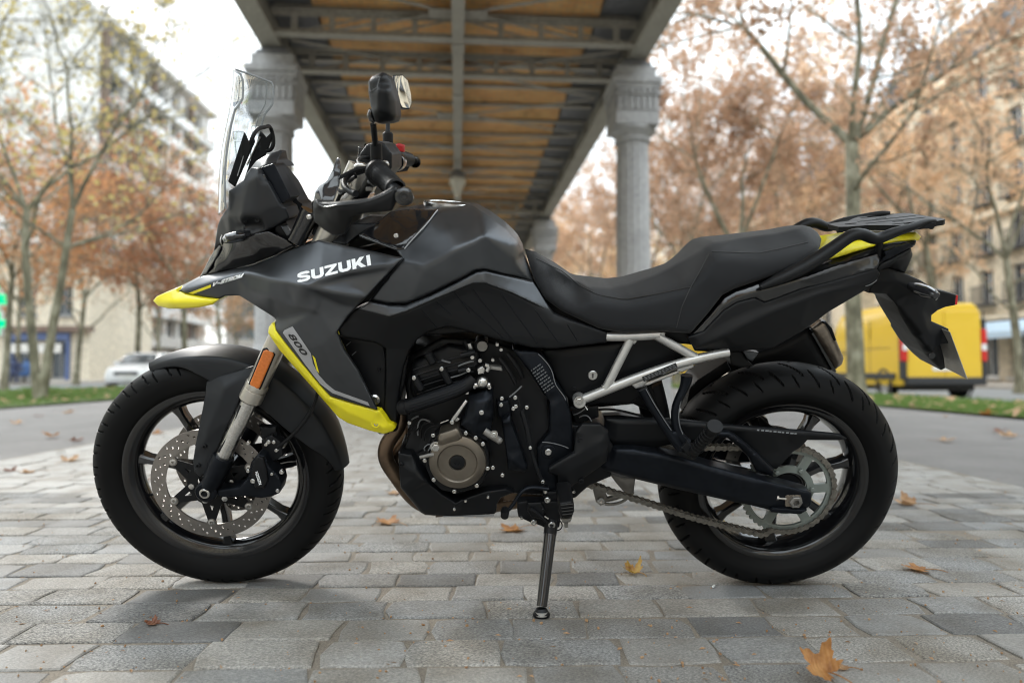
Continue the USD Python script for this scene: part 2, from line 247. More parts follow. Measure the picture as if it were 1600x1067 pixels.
def dry_leaf_mat(name, a, b, c):
    M(name, {'tc': ('texture_coordinate', {}), 'n': ('noise_texture', {'scale': 26.0, 'detail': 5.0, 'roughness': 0.65}), 'r': ('rgb_ramp', {'ramp': [(0.3, a), (0.5, b), (0.72, c)]}), 'v': ('wave_texture', {'scale': 40.0, 'distortion': 3.0, 'detail': 2.0}), 'b': ('bump', {'strength': 0.4, 'distance': 0.003}),
             'p': ('principled_bsdf', {'roughness': 0.6}), 't': ('translucent_bsdf', {}), 'm': ('mix_closure', {'fac': 0.25})},
      [('tc.object', 'n.vector'), ('n.fac', 'r.fac'), ('r.color', 'p.base_color'), ('r.color', 't.color'), ('tc.object', 'v.vector'), ('v.fac', 'b.height'), ('b.normal', 'p.normal'), ('p.BSDF', 'm.closure1'), ('t.BSDF', 'm.closure2')], surface='m.closure')
dry_leaf_mat('dry_leaf_orange', (0.20, 0.075, 0.025), (0.42, 0.19, 0.055), (0.52, 0.28, 0.10)); dry_leaf_mat('dry_leaf_yellow', (0.30, 0.10, 0.03), (0.50, 0.29, 0.05), (0.58, 0.43, 0.08)); dry_leaf_mat('dry_leaf_brown', (0.09, 0.03, 0.015), (0.19, 0.07, 0.035), (0.28, 0.13, 0.06))
dry_leaf_mat('dry_leaf_tan', (0.28, 0.14, 0.065), (0.45, 0.27, 0.14), (0.55, 0.37, 0.21))
# ---------------------------------------------------------------- the ground
TH_S = 0.028                                     # the paved strip runs a little to the left of the view
def S(lat, s, z=0.0):
    return np.array([CAM[0] + lat * math.cos(TH_S) - s * math.sin(TH_S), CAM[1] + lat * math.sin(TH_S) + s * math.cos(TH_S), z])
def s_of(p):
    d = np.asarray(p)[:2] - CAM[:2]; return d[0] * math.cos(TH_S) + d[1] * math.sin(TH_S), -d[0] * math.sin(TH_S) + d[1] * math.cos(TH_S)
SM = mat_axes(CAM * [1, 1, 0], [math.cos(TH_S), math.sin(TH_S), 0], [-math.sin(TH_S), math.cos(TH_S), 0], [0, 0, 1])
def sheet(x0, x1, s0, s1, z, wob0=0.0, wob1=0.0, n=60, th=0.0):
    s = np.linspace(s0, s1, n) if (wob0 or wob1) else np.array([s0, s1]); n = len(s)
    a = x0 + wob0 * (2 * meshkit.noise(np.stack([s * 0.9, s * 0 + 3, s * 0], -1)) - 1); b = x1 + wob1 * (2 * meshkit.noise(np.stack([s * 0.9, s * 0 + 7, s * 0], -1)) - 1)
    V = np.vstack([np.stack([a, s, np.full(n, z)], 1), np.stack([b, s, np.full(n, z)], 1)]); Fc = []
    for i in range(n - 1): Fc += [(i, n + i, n + i + 1), (i, n + i + 1, i + 1)]
    return xf(trimesh.Trimesh(V, Fc, process=False), SM)
LAT_L, LAT_R = -3.28, 2.72
obj('ground', trimesh.Trimesh([[-400, -200, -0.20], [400, -200, -0.20], [400, 600, -0.20], [-400, 600, -0.20]], [[0, 1, 2], [0, 2, 3]]), 'earth', kind='structure')
obj('asphalt_path', sheet(-7.9, LAT_L + 0.05, -14, 90, -0.016), 'path_asphalt', kind='structure')
obj('asphalt_path', sheet(LAT_R - 0.05, 6.65, -14, 90, -0.016), 'path_asphalt', kind='structure')
paving = thing('sett_paving', kind='structure', loc=None)
obj('sand_bed', sheet(LAT_L, LAT_R, -6, 70, -0.0028, 0.03, 0.03, 300), 'joint_sand', paving)

def sett(cx, cy, w, d, dz, n_c, r):
    """one stone: an uneven rounded outline, worn edge, slightly domed top"""
    base = np.array([(-1, -1), (-0.45, -1.02), (0.4, -1.0), (1, -1), (1.02, 0.1), (1, 1), (0.45, 1.02), (-0.5, 1.0), (-1, 1), (-1.02, -0.1)], float)
    base[[0, 3, 5, 8]] *= (1 - r.uniform(0.0, 0.09, (4, 1)) * [0.45, 1.0])
    P = base * [w / 2, d / 2] + np.clip(r.normal(0, 0.0040, (10, 2)) * [1.6, 0.8], -0.006, 0.006)
    skew = r.normal(0, 0.05); P[:, 0] += P[:, 1] * skew
    tilt = r.normal(0, 0.005, 2)
    top = P * (1 - 0.0045 / np.array([w / 2, d / 2]))
    zt = dz + top @ tilt
    V = np.vstack([np.c_[P, np.full(10, -0.03)], np.c_[P * 0.999, zt - 0.0024], np.c_[top, zt], [[0, 0, dz + 0.0012]]]); V[:, 0] += cx; V[:, 1] += cy
    Fc = []
    for j in range(10):
        k = (j + 1) % 10
        for a in (0, 10): Fc += [(a + j, a + k, a + 10 + k), (a + j, a + 10 + k, a + 10 + j)]
        Fc.append((20 + j, 20 + k, 30))
    return trimesh.Trimesh(V, Fc, process=False)
r_ = np.random.default_rng(21); stones = []
s = -4.0
while s < 26:
    d = r_.uniform(0.118, 0.142); x = LAT_L + 0.02 - r_.uniform(0, 0.2)
    while x < LAT_R:
        w = r_.uniform(0.175, 0.255); a, b = max(x, LAT_L + 0.01), min(x + w, LAT_R - 0.01)
        g = 0.005 + 0.008 * r_.random()
        if b - a > 0.06: stones.append((a + (b - a) / 2 + r_.normal(0, 0.002), s + d / 2 + r_.normal(0, 0.0012), b - a - g, d - 0.005 - 0.006 * r_.random(), max(-0.003, r_.normal(0.001, 0.0014))))
        x += w
    s += d
def seen(st):
    c, dd = st[0], st[1]
    if dd < 1.15: return -1
    p = S(c, dd); u = (p[0] - CAM[0]) / (p[1] - CAM[1]); return -1 if abs(u) > 0.80 else 1.0 / dd
order = sorted(range(len(stones)), key=lambda i: -seen(stones[i])); near = set(order[:300])
rest = []
for i, st in enumerate(stones):
    m = xf(sett(*st[:4], st[4], 10, r_), SM)
    if i in near: obj('sett', m, 'granite_sett', paving)
    else: rest.append(m)
obj('far_setts', cat_(rest), 'granite_sett', paving, kind='stuff')
# grass verges with kerbs, roads, pavements
turf = []
for lab, x0, x1 in (('l', -14.6, -7.95), ('r', 6.70, 9.85)):
    obj('turf', sheet(x0, x1, -4, 90, 0.012, 0.05, 0.05, 200), 'turf_soil', kind='structure')
    rr = np.random.default_rng(3 if lab == 'l' else 4); n = 26000
    sx = rr.uniform(x0 + 0.05, x1 - 0.03, n); ss = 8 + 42 * rr.random(n) ** 1.6; hh = rr.uniform(0.04, 0.11, n); az = rr.uniform(0, 6.283, n); wd = 0.006 + 0.010 * rr.random(n)
    dx, dy = np.cos(az), np.sin(az); le = rr.normal(0, 0.03, (n, 2))
    V = np.stack([np.stack([sx - dx * wd, ss - dy * wd, np.full(n, 0.01)], 1), np.stack([sx + dx * wd, ss + dy * wd, np.full(n, 0.01)], 1), np.stack([sx + le[:, 0], ss + le[:, 1], 0.01 + hh], 1)], 1).reshape(-1, 3)
    turf.append(trimesh.Trimesh(V, np.arange(3 * n).reshape(-1, 3), process=False))
obj('grass', xf(cat_(turf), SM), 'grass_blade', kind='stuff', label='short bright green grass on the verges beside both paths', cat='grass')
for x0, x1 in ((-14.75, -14.6), (9.85, 10.0)): obj('kerb', xf(box(x0, x1, -4, 90, -0.2, 0.03, 0.01), SM), 'kerb_granite', kind='structure')
obj('road', sheet(-23.5, -14.75, -20, 160, -0.10), 'road_asphalt', kind='structure')
obj('road', sheet(10.0, 20.5, -20, 160, -0.10), 'road_asphalt', kind='structure')
for x0, x1 in ((-30.2, -23.5), (20.5, 28.2)): obj('pavement', xf(box(x0, x1, -20, 160, -0.3, 0.02, 0.01), SM), 'pavement_slab', kind='structure')

# ---------------------------------------------------------------- the viaduct overhead
TH_V = math.atan(86 / F)
VM = mat_axes(CAM * [1, 1, 0], [math.cos(TH_V), math.sin(TH_V), 0], [-math.sin(TH_V), math.cos(TH_V), 0], [0, 0, 1])
via = thing('metro_viaduct', 'riveted iron viaduct with orange brick vaults running overhead', 'viaduct', loc=CAM * [1, 1, 0], rotz=TH_V)
V0, V1 = -1.2, 62.0
def stiff_girder(x, inner):
    sgn = 1 if x > 0 else -1; m = []
    m.append(box(x - 0.15, x + 0.15, V0, V1, 5.50, 5.53)); m.append(box(x - 0.012, x + 0.012, V0, V1, 5.53, 6.55)); m.append(box(x - 0.15, x + 0.15, V0, V1, 6.55, 6.58))
    m.append(box(x - 0.05, x + 0.05, V0, V1, 5.532, 5.552)); s = V0
    while s < V1:
        m += [box(x - 0.10, x - 0.013, s, s + 0.014, 5.553, 6.548), box(x + 0.013, x + 0.10, s, s + 0.014, 5.553, 6.548)]; s += 1.8
    return cat_(m)
obj('edge_girder', stiff_girder(-2.82, 1), 'painted_iron', via); obj('edge_girder', stiff_girder(2.82, 1), 'painted_iron', via)
cg = [box(-0.09, 0.09, V0, V1, 5.50, 5.52), box(-0.012, 0.012, V0, V1, 5.52, 6.2)]
for k, s in enumerate(np.arange(V0, V1, 1.95)): cg += [box(-0.10, 0.10, s, s + 0.22, 5.487, 5.4985), box(-0.055, -0.013, s + 0.5, s + 0.52, 5.521, 6.1), box(0.013, 0.055, s + 0.5, s + 0.52, 5.521, 6.1)]
obj('centre_girder', cat_(cg), 'painted_iron', via)
PITCHB = 0.90
for k in range(int((V1 - V0) / PITCHB)):
    s = V0 + k * PITCHB
    b = cat_(box(-2.70, 2.70, s - 0.065, s + 0.065, 5.96, 5.975), box(-2.70, 2.70, s - 0.008, s + 0.008, 5.975, 6.18))
    obj('cross_beam', b, 'painted_iron', via)
    # segmental brick vault from this beam to the next
    t = np.linspace(0, 1, 9); z = 5.99 + 0.13 * 4 * t * (1 - t); yy = s + 0.01 + (PITCHB - 0.02) * t
    top = [(y, 6.25) for y in (yy[-1], yy[0])]
    pr = Polygon(list(zip(yy, z)) + top); v = trimesh.creation.extrude_polygon(pr, 4.30, engine='earcut'); 
    M4 = np.array([[0, 0, 1, -2.15], [1, 0, 0, 0], [0, 1, 0, 0], [0, 0, 0, 1.0]]); v.apply_transform(M4)
    obj('brick_vault', v, 'orange_brick', via, smooth=25)
    for sg in (-1, 1): obj('side_panel', box(sg * 2.16, sg * 2.79, s + 0.03, s + PITCHB - 0.03, 6.02, 6.07), 'dark_iron', via)
# the two lattice cross trusses at each pair of columns
for sc in (11.0, 22.4, 33.8, 45.2):
    for ds in (-0.55, 0.75):
        s = sc + ds; m = [box(-2.72, 2.72, s - 0.075, s + 0.075, 5.53, 5.56), box(-2.72, 2.72, s - 0.075, s + 0.075, 5.88, 5.905), box(-2.72, 2.72, s - 0.008, s + 0.008, 5.56, 5.63), box(-2.72, 2.72, s - 0.008, s + 0.008, 5.82, 5.88)]
        for x in (-2.4, -1.85, -1.25, -0.64, 0.64, 1.25, 1.85, 2.4): m.append(box(x - 0.045, x + 0.045, s - 0.03, s - 0.012, 5.561, 5.879))
        for sg in (-1, 1):
            for x0, x1 in ((0.1, 1.2), (1.3, 2.4)):
                q = [(sg * x0, 5.87), (sg * x0, 5.84), (sg * x1, 5.57), (sg * x1, 5.60)]
                p = Polygon(q).buffer(0); e = trimesh.creation.extrude_polygon(p, 0.02, engine='earcut'); e.apply_transform(np.array([[1, 0, 0, 0], [0, 0, 1, s + 0.012], [0, 1, 0, 0], [0, 0, 0, 1.0]])); m.append(e)
        obj('cross_truss', cat_(m), 'painted_iron', via)
# flat wind bracing between the girders
for s in np.arange(V0 + 1.1, V1 - 2, 2.05):
    m = []
    for sg in (-1, 1):
        for ds in (-1.0, 1.0):
            a, b = np.array([0.1 * sg, s]), np.array([2.62 * sg, s + ds]); d = (b - a) / np.linalg.norm(b - a); nrm = np.array([-d[1], d[0]]) * 0.035
            p = Polygon([a - nrm, b - nrm, b + nrm, a + nrm]); e = trimesh.creation.extrude_polygon(p, 0.012, engine='earcut'); e.apply_translation((0, 0, 5.80 + 0.014 * (ds > 0))); m.append(e)
    m.append(box(-0.42, 0.42, s - 0.14, s + 0.14, 5.775, 5.785))
    obj('wind_brace', cat_(m), 'painted_iron', via)
obj('deck', box(-3.1, 3.1, V0, V1, 6.60, 6.95), 'dark_iron', via)

def column():
    sh = []
    c = thing('viaduct_column', 'x', 'column', group='stone columns carrying the viaduct', loc=(0, 0, 0))
    obj('pedestal', cat_(box(-0.46, 0.46, -0.46, 0.46, -0.1, 0.55, 0.012), box(-0.40, 0.40, -0.40, 0.40, 0.55, 0.92, 0.012)), 'column_stone', c)
    n = 160; a = np.arange(n) / n * 2 * np.pi; fl = 1 - 0.028 * np.abs(np.cos(8 * a)) ** 3
    V, Fc = [], []
    zz = [0.92, 0.95, 1.0, 2.2, 3.4, 4.22]; rd = [0.31, 0.30, 0.275, 0.27, 0.262, 0.25]
    for z_, R_ in zip(zz, rd): V.append(np.stack([R_ * fl * np.cos(a), R_ * fl * np.sin(a), np.full(n, z_)], 1))
    for i in range(len(zz) - 1):
        for j in range(n):
            k = (j + 1) % n; Fc += [(i * n + j, i * n + k, (i + 1) * n + k), (i * n + j, (i + 1) * n + k, (i + 1) * n + j)]
    obj('shaft', trimesh.Trimesh(np.vstack(V), Fc, process=False), 'column_stone', c)
    neck = lathe([(0.262, 4.20), (0.285, 4.225), (0.285, 4.25), (0.268, 4.27), (0.268, 4.30), (0.33, 4.36), (0.36, 4.38), (0.36, 4.42), (0.0, 4.42)], (0, 0, 0), (0, 0, 1), 40)
    cap = [box(-0.345, 0.345, -0.345, 0.345, 4.421, 4.64, 0.01), box(-0.33, 0.33, -0.33, 0.33, 4.641, 4.875), box(-0.36, 0.36, -0.36, 0.36, 4.876, 4.91, 0.008), box(-0.342, 0.342, -0.342, 0.342, 4.911, 4.985)]
    for k in range(7):
        u = -0.282 + 0.094 * k
        for ex in ((u - 0.034, u + 0.034, -0.354, -0.329), (u - 0.034, u + 0.034, 0.329, 0.354)): cap += [box(*ex, 4.65, 4.868, 0.01), box(ex[0], ex[1], ex[2] * 1.06, ex[3] * 1.06, 4.916, 4.978, 0.006)]
        for ey in ((-0.354, -0.329), (0.329, 0.354)): cap += [box(ey[0], ey[1], u - 0.034, u + 0.034, 4.65, 4.868, 0.01), box(ey[0] * 1.06, ey[1] * 1.06, u - 0.034, u + 0.034, 4.916, 4.978, 0.006)]
    cap += [box(-0.37, 0.37, -0.37, 0.37, 4.986, 5.06, 0.012), box(-0.39, 0.39, -0.39, 0.39, 5.061, 5.17, 0.012), box(-0.31, 0.31, -0.31, 0.31, 5.171, 5.36, 0.01)]
    obj('capital', cat_(neck, cat_(cap)), 'column_stone', c, smooth=30)
    obj('bearing', cat_(box(-0.24, 0.24, -0.30, 0.30, 5.361, 5.42, 0.006), box(-0.19, 0.19, -0.22, 0.22, 5.421, 5.498)), 'dark_iron', c)
    return c
def copy_of(src, label, loc, rz=0.0, scale=None, group=None):
    was = src.GetCustomData(); p = thing(src.GetName().rstrip('0123456789').rstrip('_'), label, was.get('category'), loc, rz, group or was.get('group'), scale=scale)
    p.GetReferences().AddInternalReference(src.GetPath()); p.SetInstanceable(True)
    for k, v in (('label', label), ('group', group or was.get('group'))):
        if v: p.SetCustomDataByKey(k, v)
    return p
def place(prim, loc, rz=0.0, scale=None):
    x = UsdGeom.Xformable(prim); x.ClearXformOpOrder()
    x.AddTranslateOp().Set(Gf.Vec3d(*map(float, loc))); x.AddRotateZOp().Set(math.degrees(rz))
    if scale: x.AddScaleOp().Set(Gf.Vec3f(scale, scale, scale))
def Vp(lat, s): return (VM @ np.array([lat, s, 0, 1]))[:3]
col0 = column(); place(col0, Vp(2.78, 11.0), TH_V); col0.SetCustomDataByKey('label', 'nearest stone column right of the tank, behind the seat')
copy_of(col0, 'nearest stone column on the left, behind the windscreen', Vp(-2.78, 11.0), TH_V)
for s_, l_ in ((22.4, 'second stone column on the right, its capital just above the seat front'), (33.8, 'third stone column on the right'), (45.2, 'farthest stone column on the right')):
    copy_of(col0, l_, Vp(2.78, s_), TH_V); 
for s_, l_ in ((22.4, 'second stone column on the left, behind the near handguard'), (33.8, 'third stone column on the left'), (45.2, 'farthest stone column on the left')):
    copy_of(col0, l_, Vp(-2.78, s_), TH_V)
lp = thing('pendant_lamp', 'pale pendant lamp hanging under the middle girder of the viaduct', 'lamp', Vp(0, 16.5) + [0, 0, 0], TH_V)
obj('hanger', cat_(box(-0.012, 0.012, -0.012, 0.012, 5.30, 5.486), lathe([(0.0, 5.32), (0.10, 5.30), (0.17, 5.22), (0.19, 5.10), (0.0, 5.10)], (0, 0, 0), (0, 0, 1), 20)), 'dark_iron', lp, smooth=40)
obj('shade', lathe([(0.185, 5.098), (0.20, 5.03), (0.13, 4.88), (0.075, 4.74), (0.05, 4.66), (0.0, 4.65)], (0, 0, 0), (0, 0, 1), 20), 'lamp_pale', lp, smooth=40)

# ---------------------------------------------------------------- trees
def build_tree(seed, H, r0, fork, n_main=3, leaves=5000, spread=0.55, stems=1, leaf=0.11, tint='autumn_leaf', up=0.35, droop=0.0, bare_below=0.0):
    R = np.random.default_rng(seed); wood, tips, tips2 = [], [], []
    def branch(p, d, L, r, lev):
        n = 5 if lev < 3 else 3; pts = [np.array(p)]; dd = np.array(d, float)
        for i in range(n):
            dd = dd + R.normal(0, 0.10 if lev else 0.03, 3) + [0, 0, (up * 0.10 if lev < 3 else -0.02) - droop * 0.05]; dd /= np.linalg.norm(dd); pts.append(pts[-1] + dd * L / n)
        r1 = r * (0.62 if lev else 0.72)
        wood.append(tube(pts, np.linspace(r, r1, 6), 9 if lev == 0 else (6 if lev < 2 else 4), seg=n + 1, smooth=False))
        if lev >= 2:
            for q, w in zip(pts[1:], pts[:-1]): tips.append((np.array(w), np.array(q), lev))
        if lev >= 4 or L < 0.45: return
        k = n_main if lev == 0 else int(R.integers(2, 4))
        for j in range(k):
            _, u, v = frame_of(dd); az = 2 * np.pi * j / k + R.uniform(-0.6, 0.6); sp = spread * R.uniform(0.7, 1.25)
            nd = dd * math.cos(sp) + math.sin(sp) * (math.cos(az) * u + math.sin(az) * v); nd[2] += 0.12 * up
            branch(pts[-1], nd / np.linalg.norm(nd), L * R.uniform(0.62, 0.82) if lev else H * R.uniform(0.22, 0.30), r1 * R.uniform(0.55, 0.75), lev + 1)
        if lev <= 3:
            for j in range(2 if lev else 3):
                i = int(R.integers(2 if lev else 3, n + 1)); _, u, v = frame_of(d); az = R.uniform(0, 2 * np.pi)
                nd = dd * 0.35 + 0.9 * (math.cos(az) * u + math.sin(az) * v) + [0, 0, 0.25]; branch(pts[i], nd / np.linalg.norm(nd), L * R.uniform(0.35, 0.55) if lev else H * R.uniform(0.14, 0.22), r * 0.34, max(lev + 1, 2))
    for sidx in range(stems):
        az = 2 * np.pi * sidx / max(1, stems) + 0.4; d = np.array([0.16 * math.cos(az), 0.05 * math.sin(az), 1.0]) if stems > 1 else np.array([R.normal(0, 0.03), R.normal(0, 0.03), 1.0])
        branch((0.05 * math.cos(az) if stems > 1 else 0, 0, -0.05), d, fork, r0, 0)
    tw = []
    for a_, b_, l_ in tips:
        for q_ in range(2 if l_ > 2 else 1):
            p_ = a_ + (b_ - a_) * R.random(); d_ = (b_ - a_) / (np.linalg.norm(b_ - a_) + 1e-9) + R.normal(0, 0.55, 3); d_ /= np.linalg.norm(d_); L_ = R.uniform(0.25, 0.7); e_ = p_ + d_ * L_ + [0, 0, 0.05]
            _, u_, v_ = frame_of(d_); k_ = [p_ + 0.007 * (math.cos(t_) * u_ + math.sin(t_) * v_) for t_ in (0, 2.1, 4.2)]; tw.append((k_, e_)); tips2.append((p_, e_, 4))
    n_ = len(tw); VT = np.array([[*k_, e_] for k_, e_ in tw]).reshape(-1, 3); FT = (4 * np.arange(n_)[:, None, None] + np.array([[0, 1, 3], [1, 2, 3], [2, 0, 3]])[None]).reshape(-1, 3); wood.append(trimesh.Trimesh(VT, FT, process=False))
    tips = tips + tips2
    wood.append(lathe([(r0 * 1.55, -0.08), (r0 * 1.3, 0.05), (r0 * 1.08, 0.3), (r0 * 0.9, 0.55)], (0, 0, 0), (0, 0, 1), 10))
    tp = [t for t in tips if t[1][2] > bare_below]; wts = np.array([np.linalg.norm(b - a) * (1.0 if l > 2 else 0.5) for a, b, l in tp]); wts /= wts.sum()
    idx = R.choice(len(tp), leaves, p=wts); A_ = np.array([tp[i][0] for i in idx]); B_ = np.array([tp[i][1] for i in idx]); t = R.random((leaves, 1))
    # leaves keep in clumps: drop those where a slow noise is low
    C = A_ + (B_ - A_) * t + R.normal(0, 0.13, (leaves, 3)); keep = meshkit.noise(C * 0.9 + seed) > 0.30; C = C[keep]; m = len(C)
    u = R.normal(0, 1, (m, 3)); u[:, 2] *= 0.7; u /= np.linalg.norm(u, axis=1, keepdims=True); w = np.cross(u, R.normal(0, 1, (m, 3))); w /= np.linalg.norm(w, axis=1, keepdims=True)
    sz = leaf * R.uniform(0.6, 1.25, (m, 1)); nn = np.cross(u, w)
    P = np.stack([C - u * sz * 0.6, C + w * sz * 0.52 + nn * sz * 0.15, C + u * sz * 0.6, C - w * sz * 0.52 + nn * sz * 0.15], 1).reshape(-1, 3)
    b = 4 * np.arange(m)[:, None]; Fc = np.concatenate([b + [0, 1, 2], b + [0, 2, 3]], 1).reshape(-1, 3)
    return cat_(wood), trimesh.Trimesh(P, Fc, process=False), tint
def tree(mesh3, label, loc, rz=0.0, scale=1.0, group='plane trees along the boulevard', name='plane_tree'):
    t = thing(name, label, 'tree', loc, rz, group, scale=scale)
    obj('trunk', mesh3[0], 'plane_bark', t, smooth=True); obj('crown', mesh3[1], mesh3[2], t); return t
# trunks the photograph shows one by one
big = build_tree(11, 15.0, 0.20, 5.9, 3, 9500, 0.55, leaf=0.12, up=0.35, bare_below=3.0)
tR = tree(big, 'tallest plane tree on the right, its bare trunk between the van and the rack', G(1338, 622), 0.6)
two = build_tree(29, 12.0, 0.10, 4.2, 3, 3400, 0.60, stems=2, leaf=0.10, tint='yellow_leaf', up=0.3, bare_below=2.2)
tL = tree(two, 'twin-stemmed plane tree on the left verge', G(63, 624), 2.9)
pA = build_tree(5, 17.0, 0.19, 5.2, 4, 11500, 0.62, leaf=0.14, up=0.35, bare_below=2.2)
pB = build_tree(17, 18.0, 0.19, 6.0, 3, 11500, 0.66, leaf=0.14, up=0.30, bare_below=2.4)
pC = build_tree(41, 12.0, 0.12, 3.8, 3, 5500, 0.62, leaf=0.13, tint='yellow_leaf', up=0.3, bare_below=2.0)
pD = build_tree(53, 15.0, 0.14, 4.4, 4, 3600, 0.62, leaf=0.125, up=0.3, bare_below=2.2)
def pt(px, depth, z=0.0): q = at_depth(px, 560, depth); return np.array([q[0], q[1], z])
a0 = tree(pA, 'plane tree behind the seat hump with orange crown, right of the stone column', pt(1152, 27), 0.3, 1.0)
b0 = tree(pB, 'orange plane tree close to the right edge of the stone column', pt(1058, 33), 1.9, 0.95)
d0 = tree(pD, 'thin almost bare plane tree in front of the cream building', pt(120, 36), 1.0, 1.0)
c0 = tree(pC, 'slender yellowing plane tree behind the white car', pt(290, 29), 0.8, 1.05)
for src, px, dep, rz, sc, lab in (
    (d0, 1592, 22, 2.2, 0.95, 'plane tree at the far right edge beyond the yellow van'),
    (b0, 1470, 33, 4.0, 1.1, 'orange plane tree in front of the limestone building, right of the rack'),
    (a0, 1235, 38, 5.1, 1.1, 'orange plane tree behind the rear of the seat'),
    (b0, 1400, 46, 0.8, 1.15, 'plane tree beyond the yellow van, left of the limestone building'),
    (a0, 1010, 42, 3.3, 1.0, 'orange plane tree directly behind the nearest right column'),
    (b0, 930, 50, 2.6, 1.1, 'orange plane tree seen between the two right columns'),
    (a0, 880, 62, 1.2, 1.15, 'distant orange plane tree beyond the second right column'),
    (b0, 1110, 56, 5.6, 1.2, 'distant orange plane tree in the gap above the seat hump'),
    (a0, 1300, 62, 2.0, 1.25, 'distant orange plane tree behind the luggage rack'),
    (c0, 216, 32, 2.4, 1.15, 'brown-trunked plane tree in front of the blue shopfront'),
    (c0, 8, 24, 4.4, 1.0, 'leaning plane tree at the far left edge below the green crosses'),
    (d0, 345, 42, 3.0, 1.0, 'orange plane tree just left of the windscreen'),
    (d0, 250, 50, 4.7, 1.05, 'orange plane tree in front of the tall white building'),
    (d0, 400, 55, 0.2, 1.05, 'orange plane tree seen under the front cowl'),
    (a0, 480, 60, 2.9, 1.1, 'orange plane tree between the left column and the handlebar'),
    (d0, 30, 45, 5.2, 1.1, 'orange plane tree behind the twin-stemmed one'),
    (c0, 370, 68, 1.4, 1.2, 'distant thin plane tree against the left sky'),
    (a0, 545, 72, 0.5, 1.1, 'distant plane tree between left column and handlebar, nearer the bar'),
    (b0, 905, 78, 3.5, 1.0, 'far plane tree low beside the second right column'),
    (a0, 960, 70, 4.1, 1.1, 'far plane tree just left of the nearest right column'),
    (b0, 510, 90, 1.5, 1.2, 'farthest plane tree right of the left column'),
    (a0, 850, 95, 2.2, 1.2, 'farthest plane tree beyond the right columns'),
    (b0, 1185, 75, 4.6, 1.2, 'far plane tree above the middle of the seat'),
    (a0, 1050, 90, 5.5, 1.3, 'farthest plane tree right of the stone column')):
    copy_of(src, lab, pt(px, dep), rz, sc)
# low growth round the foot of the twin-stemmed tree
R = np.random.default_rng(8); n = 1800; c = G(62, 622); q = R.normal(0, 1, (n, 3)) * [0.8, 0.35, 0.0]; h = R.uniform(0.02, 0.30, n) * np.exp(-np.abs(q[:, 0]) * 0.8)
C = c + q + np.stack([0 * h, 0 * h, h], 1); u = R.normal(0, 1, (n, 3)); u /= np.linalg.norm(u, axis=1, keepdims=True); w = np.cross(u, R.normal(0, 1, (n, 3))); w /= np.linalg.norm(w, axis=1, keepdims=True)
P = np.stack([C - u * 0.035, C + w * 0.03, C + u * 0.035], 1).reshape(-1, 3)
obj('undergrowth', trimesh.Trimesh(P, np.arange(3 * n).reshape(-1, 3), process=False), 'grass_blade', kind='stuff', label='low weeds round the foot of the twin-stemmed tree', cat='weeds')

# ---------------------------------------------------------------- buildings
def facade_holes(W, H, wins):
    p = sbox(0, 0, W, H)
    return p.difference(unary_union([sbox(x, z, x + w, z + h) for x, z, w, h in wins]))
def building(name, label, corner, along, inward, W, D, H, wins, wall, frame_m, roof=None, roof_m='slate_roof', glass='window_glass', recess=0.22, sill=False, rail=False):
    """front wall with real openings along 'along' from 'corner'; inward points away from the street"""
    b = thing(name, label, 'building', loc=None)
    ex, ey = np.array([*along, 0.0]), np.array([*inward, 0.0]); T = mat_axes(np.array([corner[0], corner[1], 0.0]), ex, np.array([0, 0, 1.0]), ey)
    f = trimesh.creation.extrude_polygon(facade_holes(W, H, wins), 0.35, engine='earcut')
    wm = [f, box(0, W, 0, H, 0.9, D)] ; wm[1] = box(0, W, 0, H - 0.02, 0.8, D)
    wm += [box(0, 0.3, 0, H - 0.02, 0.351, 0.8), box(W - 0.3, W, 0, H - 0.02, 0.351, 0.8), box(0.3, W - 0.3, H - 0.3, H - 0.02, 0.351, 0.8)]
    obj('wall', xf(cat_(wm), T), wall, b)
    for x, z, w, h in wins:
        fr = [box(x, x + 0.07, z, z + h, recess, recess + 0.06), box(x + w - 0.07, x + w, z, z + h, recess, recess + 0.06), box(x + 0.07, x + w - 0.07, z, z + 0.08, recess, recess + 0.06), box(x + 0.07, x + w - 0.07, z + h - 0.08, z + h, recess, recess + 0.06), box(x + w / 2 - 0.035, x + w / 2 + 0.035, z + 0.08, z + h - 0.08, recess, recess + 0.06)]
        if sill: fr.append(box(x - 0.12, x + w + 0.12, z - 0.14, z - 0.003, -0.12, -0.002))
        wn = obj('window', xf(cat_(fr), T), frame_m, b); obj('pane', xf(box(x + 0.05, x + w - 0.05, z + 0.05, z + h - 0.05, recess + 0.025, recess + 0.035), T), glass, wn)
        if rail and z > 4:
            rl = [box(x - 0.2, x + w + 0.2, z + 0.95, z + 1.0, -0.40, -0.36), box(x - 0.2, x + w + 0.2, z + 0.05, z + 0.09, -0.40, -0.36), box(x - 0.25, x + w + 0.25, z - 0.16, z - 0.02, -0.45, -0.002)] + [box(x - 0.2 + i * (w + 0.36) / 9, x - 0.16 + i * (w + 0.36) / 9, z + 0.09, z + 0.95, -0.395, -0.365) for i in range(10)]
            obj('balcony', xf(cat_(rl), T), 'iron_rail', wn)
    return b, T
ex_s = np.array([-math.sin(TH_S), math.cos(TH_S)]); lat_s = np.array([math.cos(TH_S), math.sin(TH_S)])
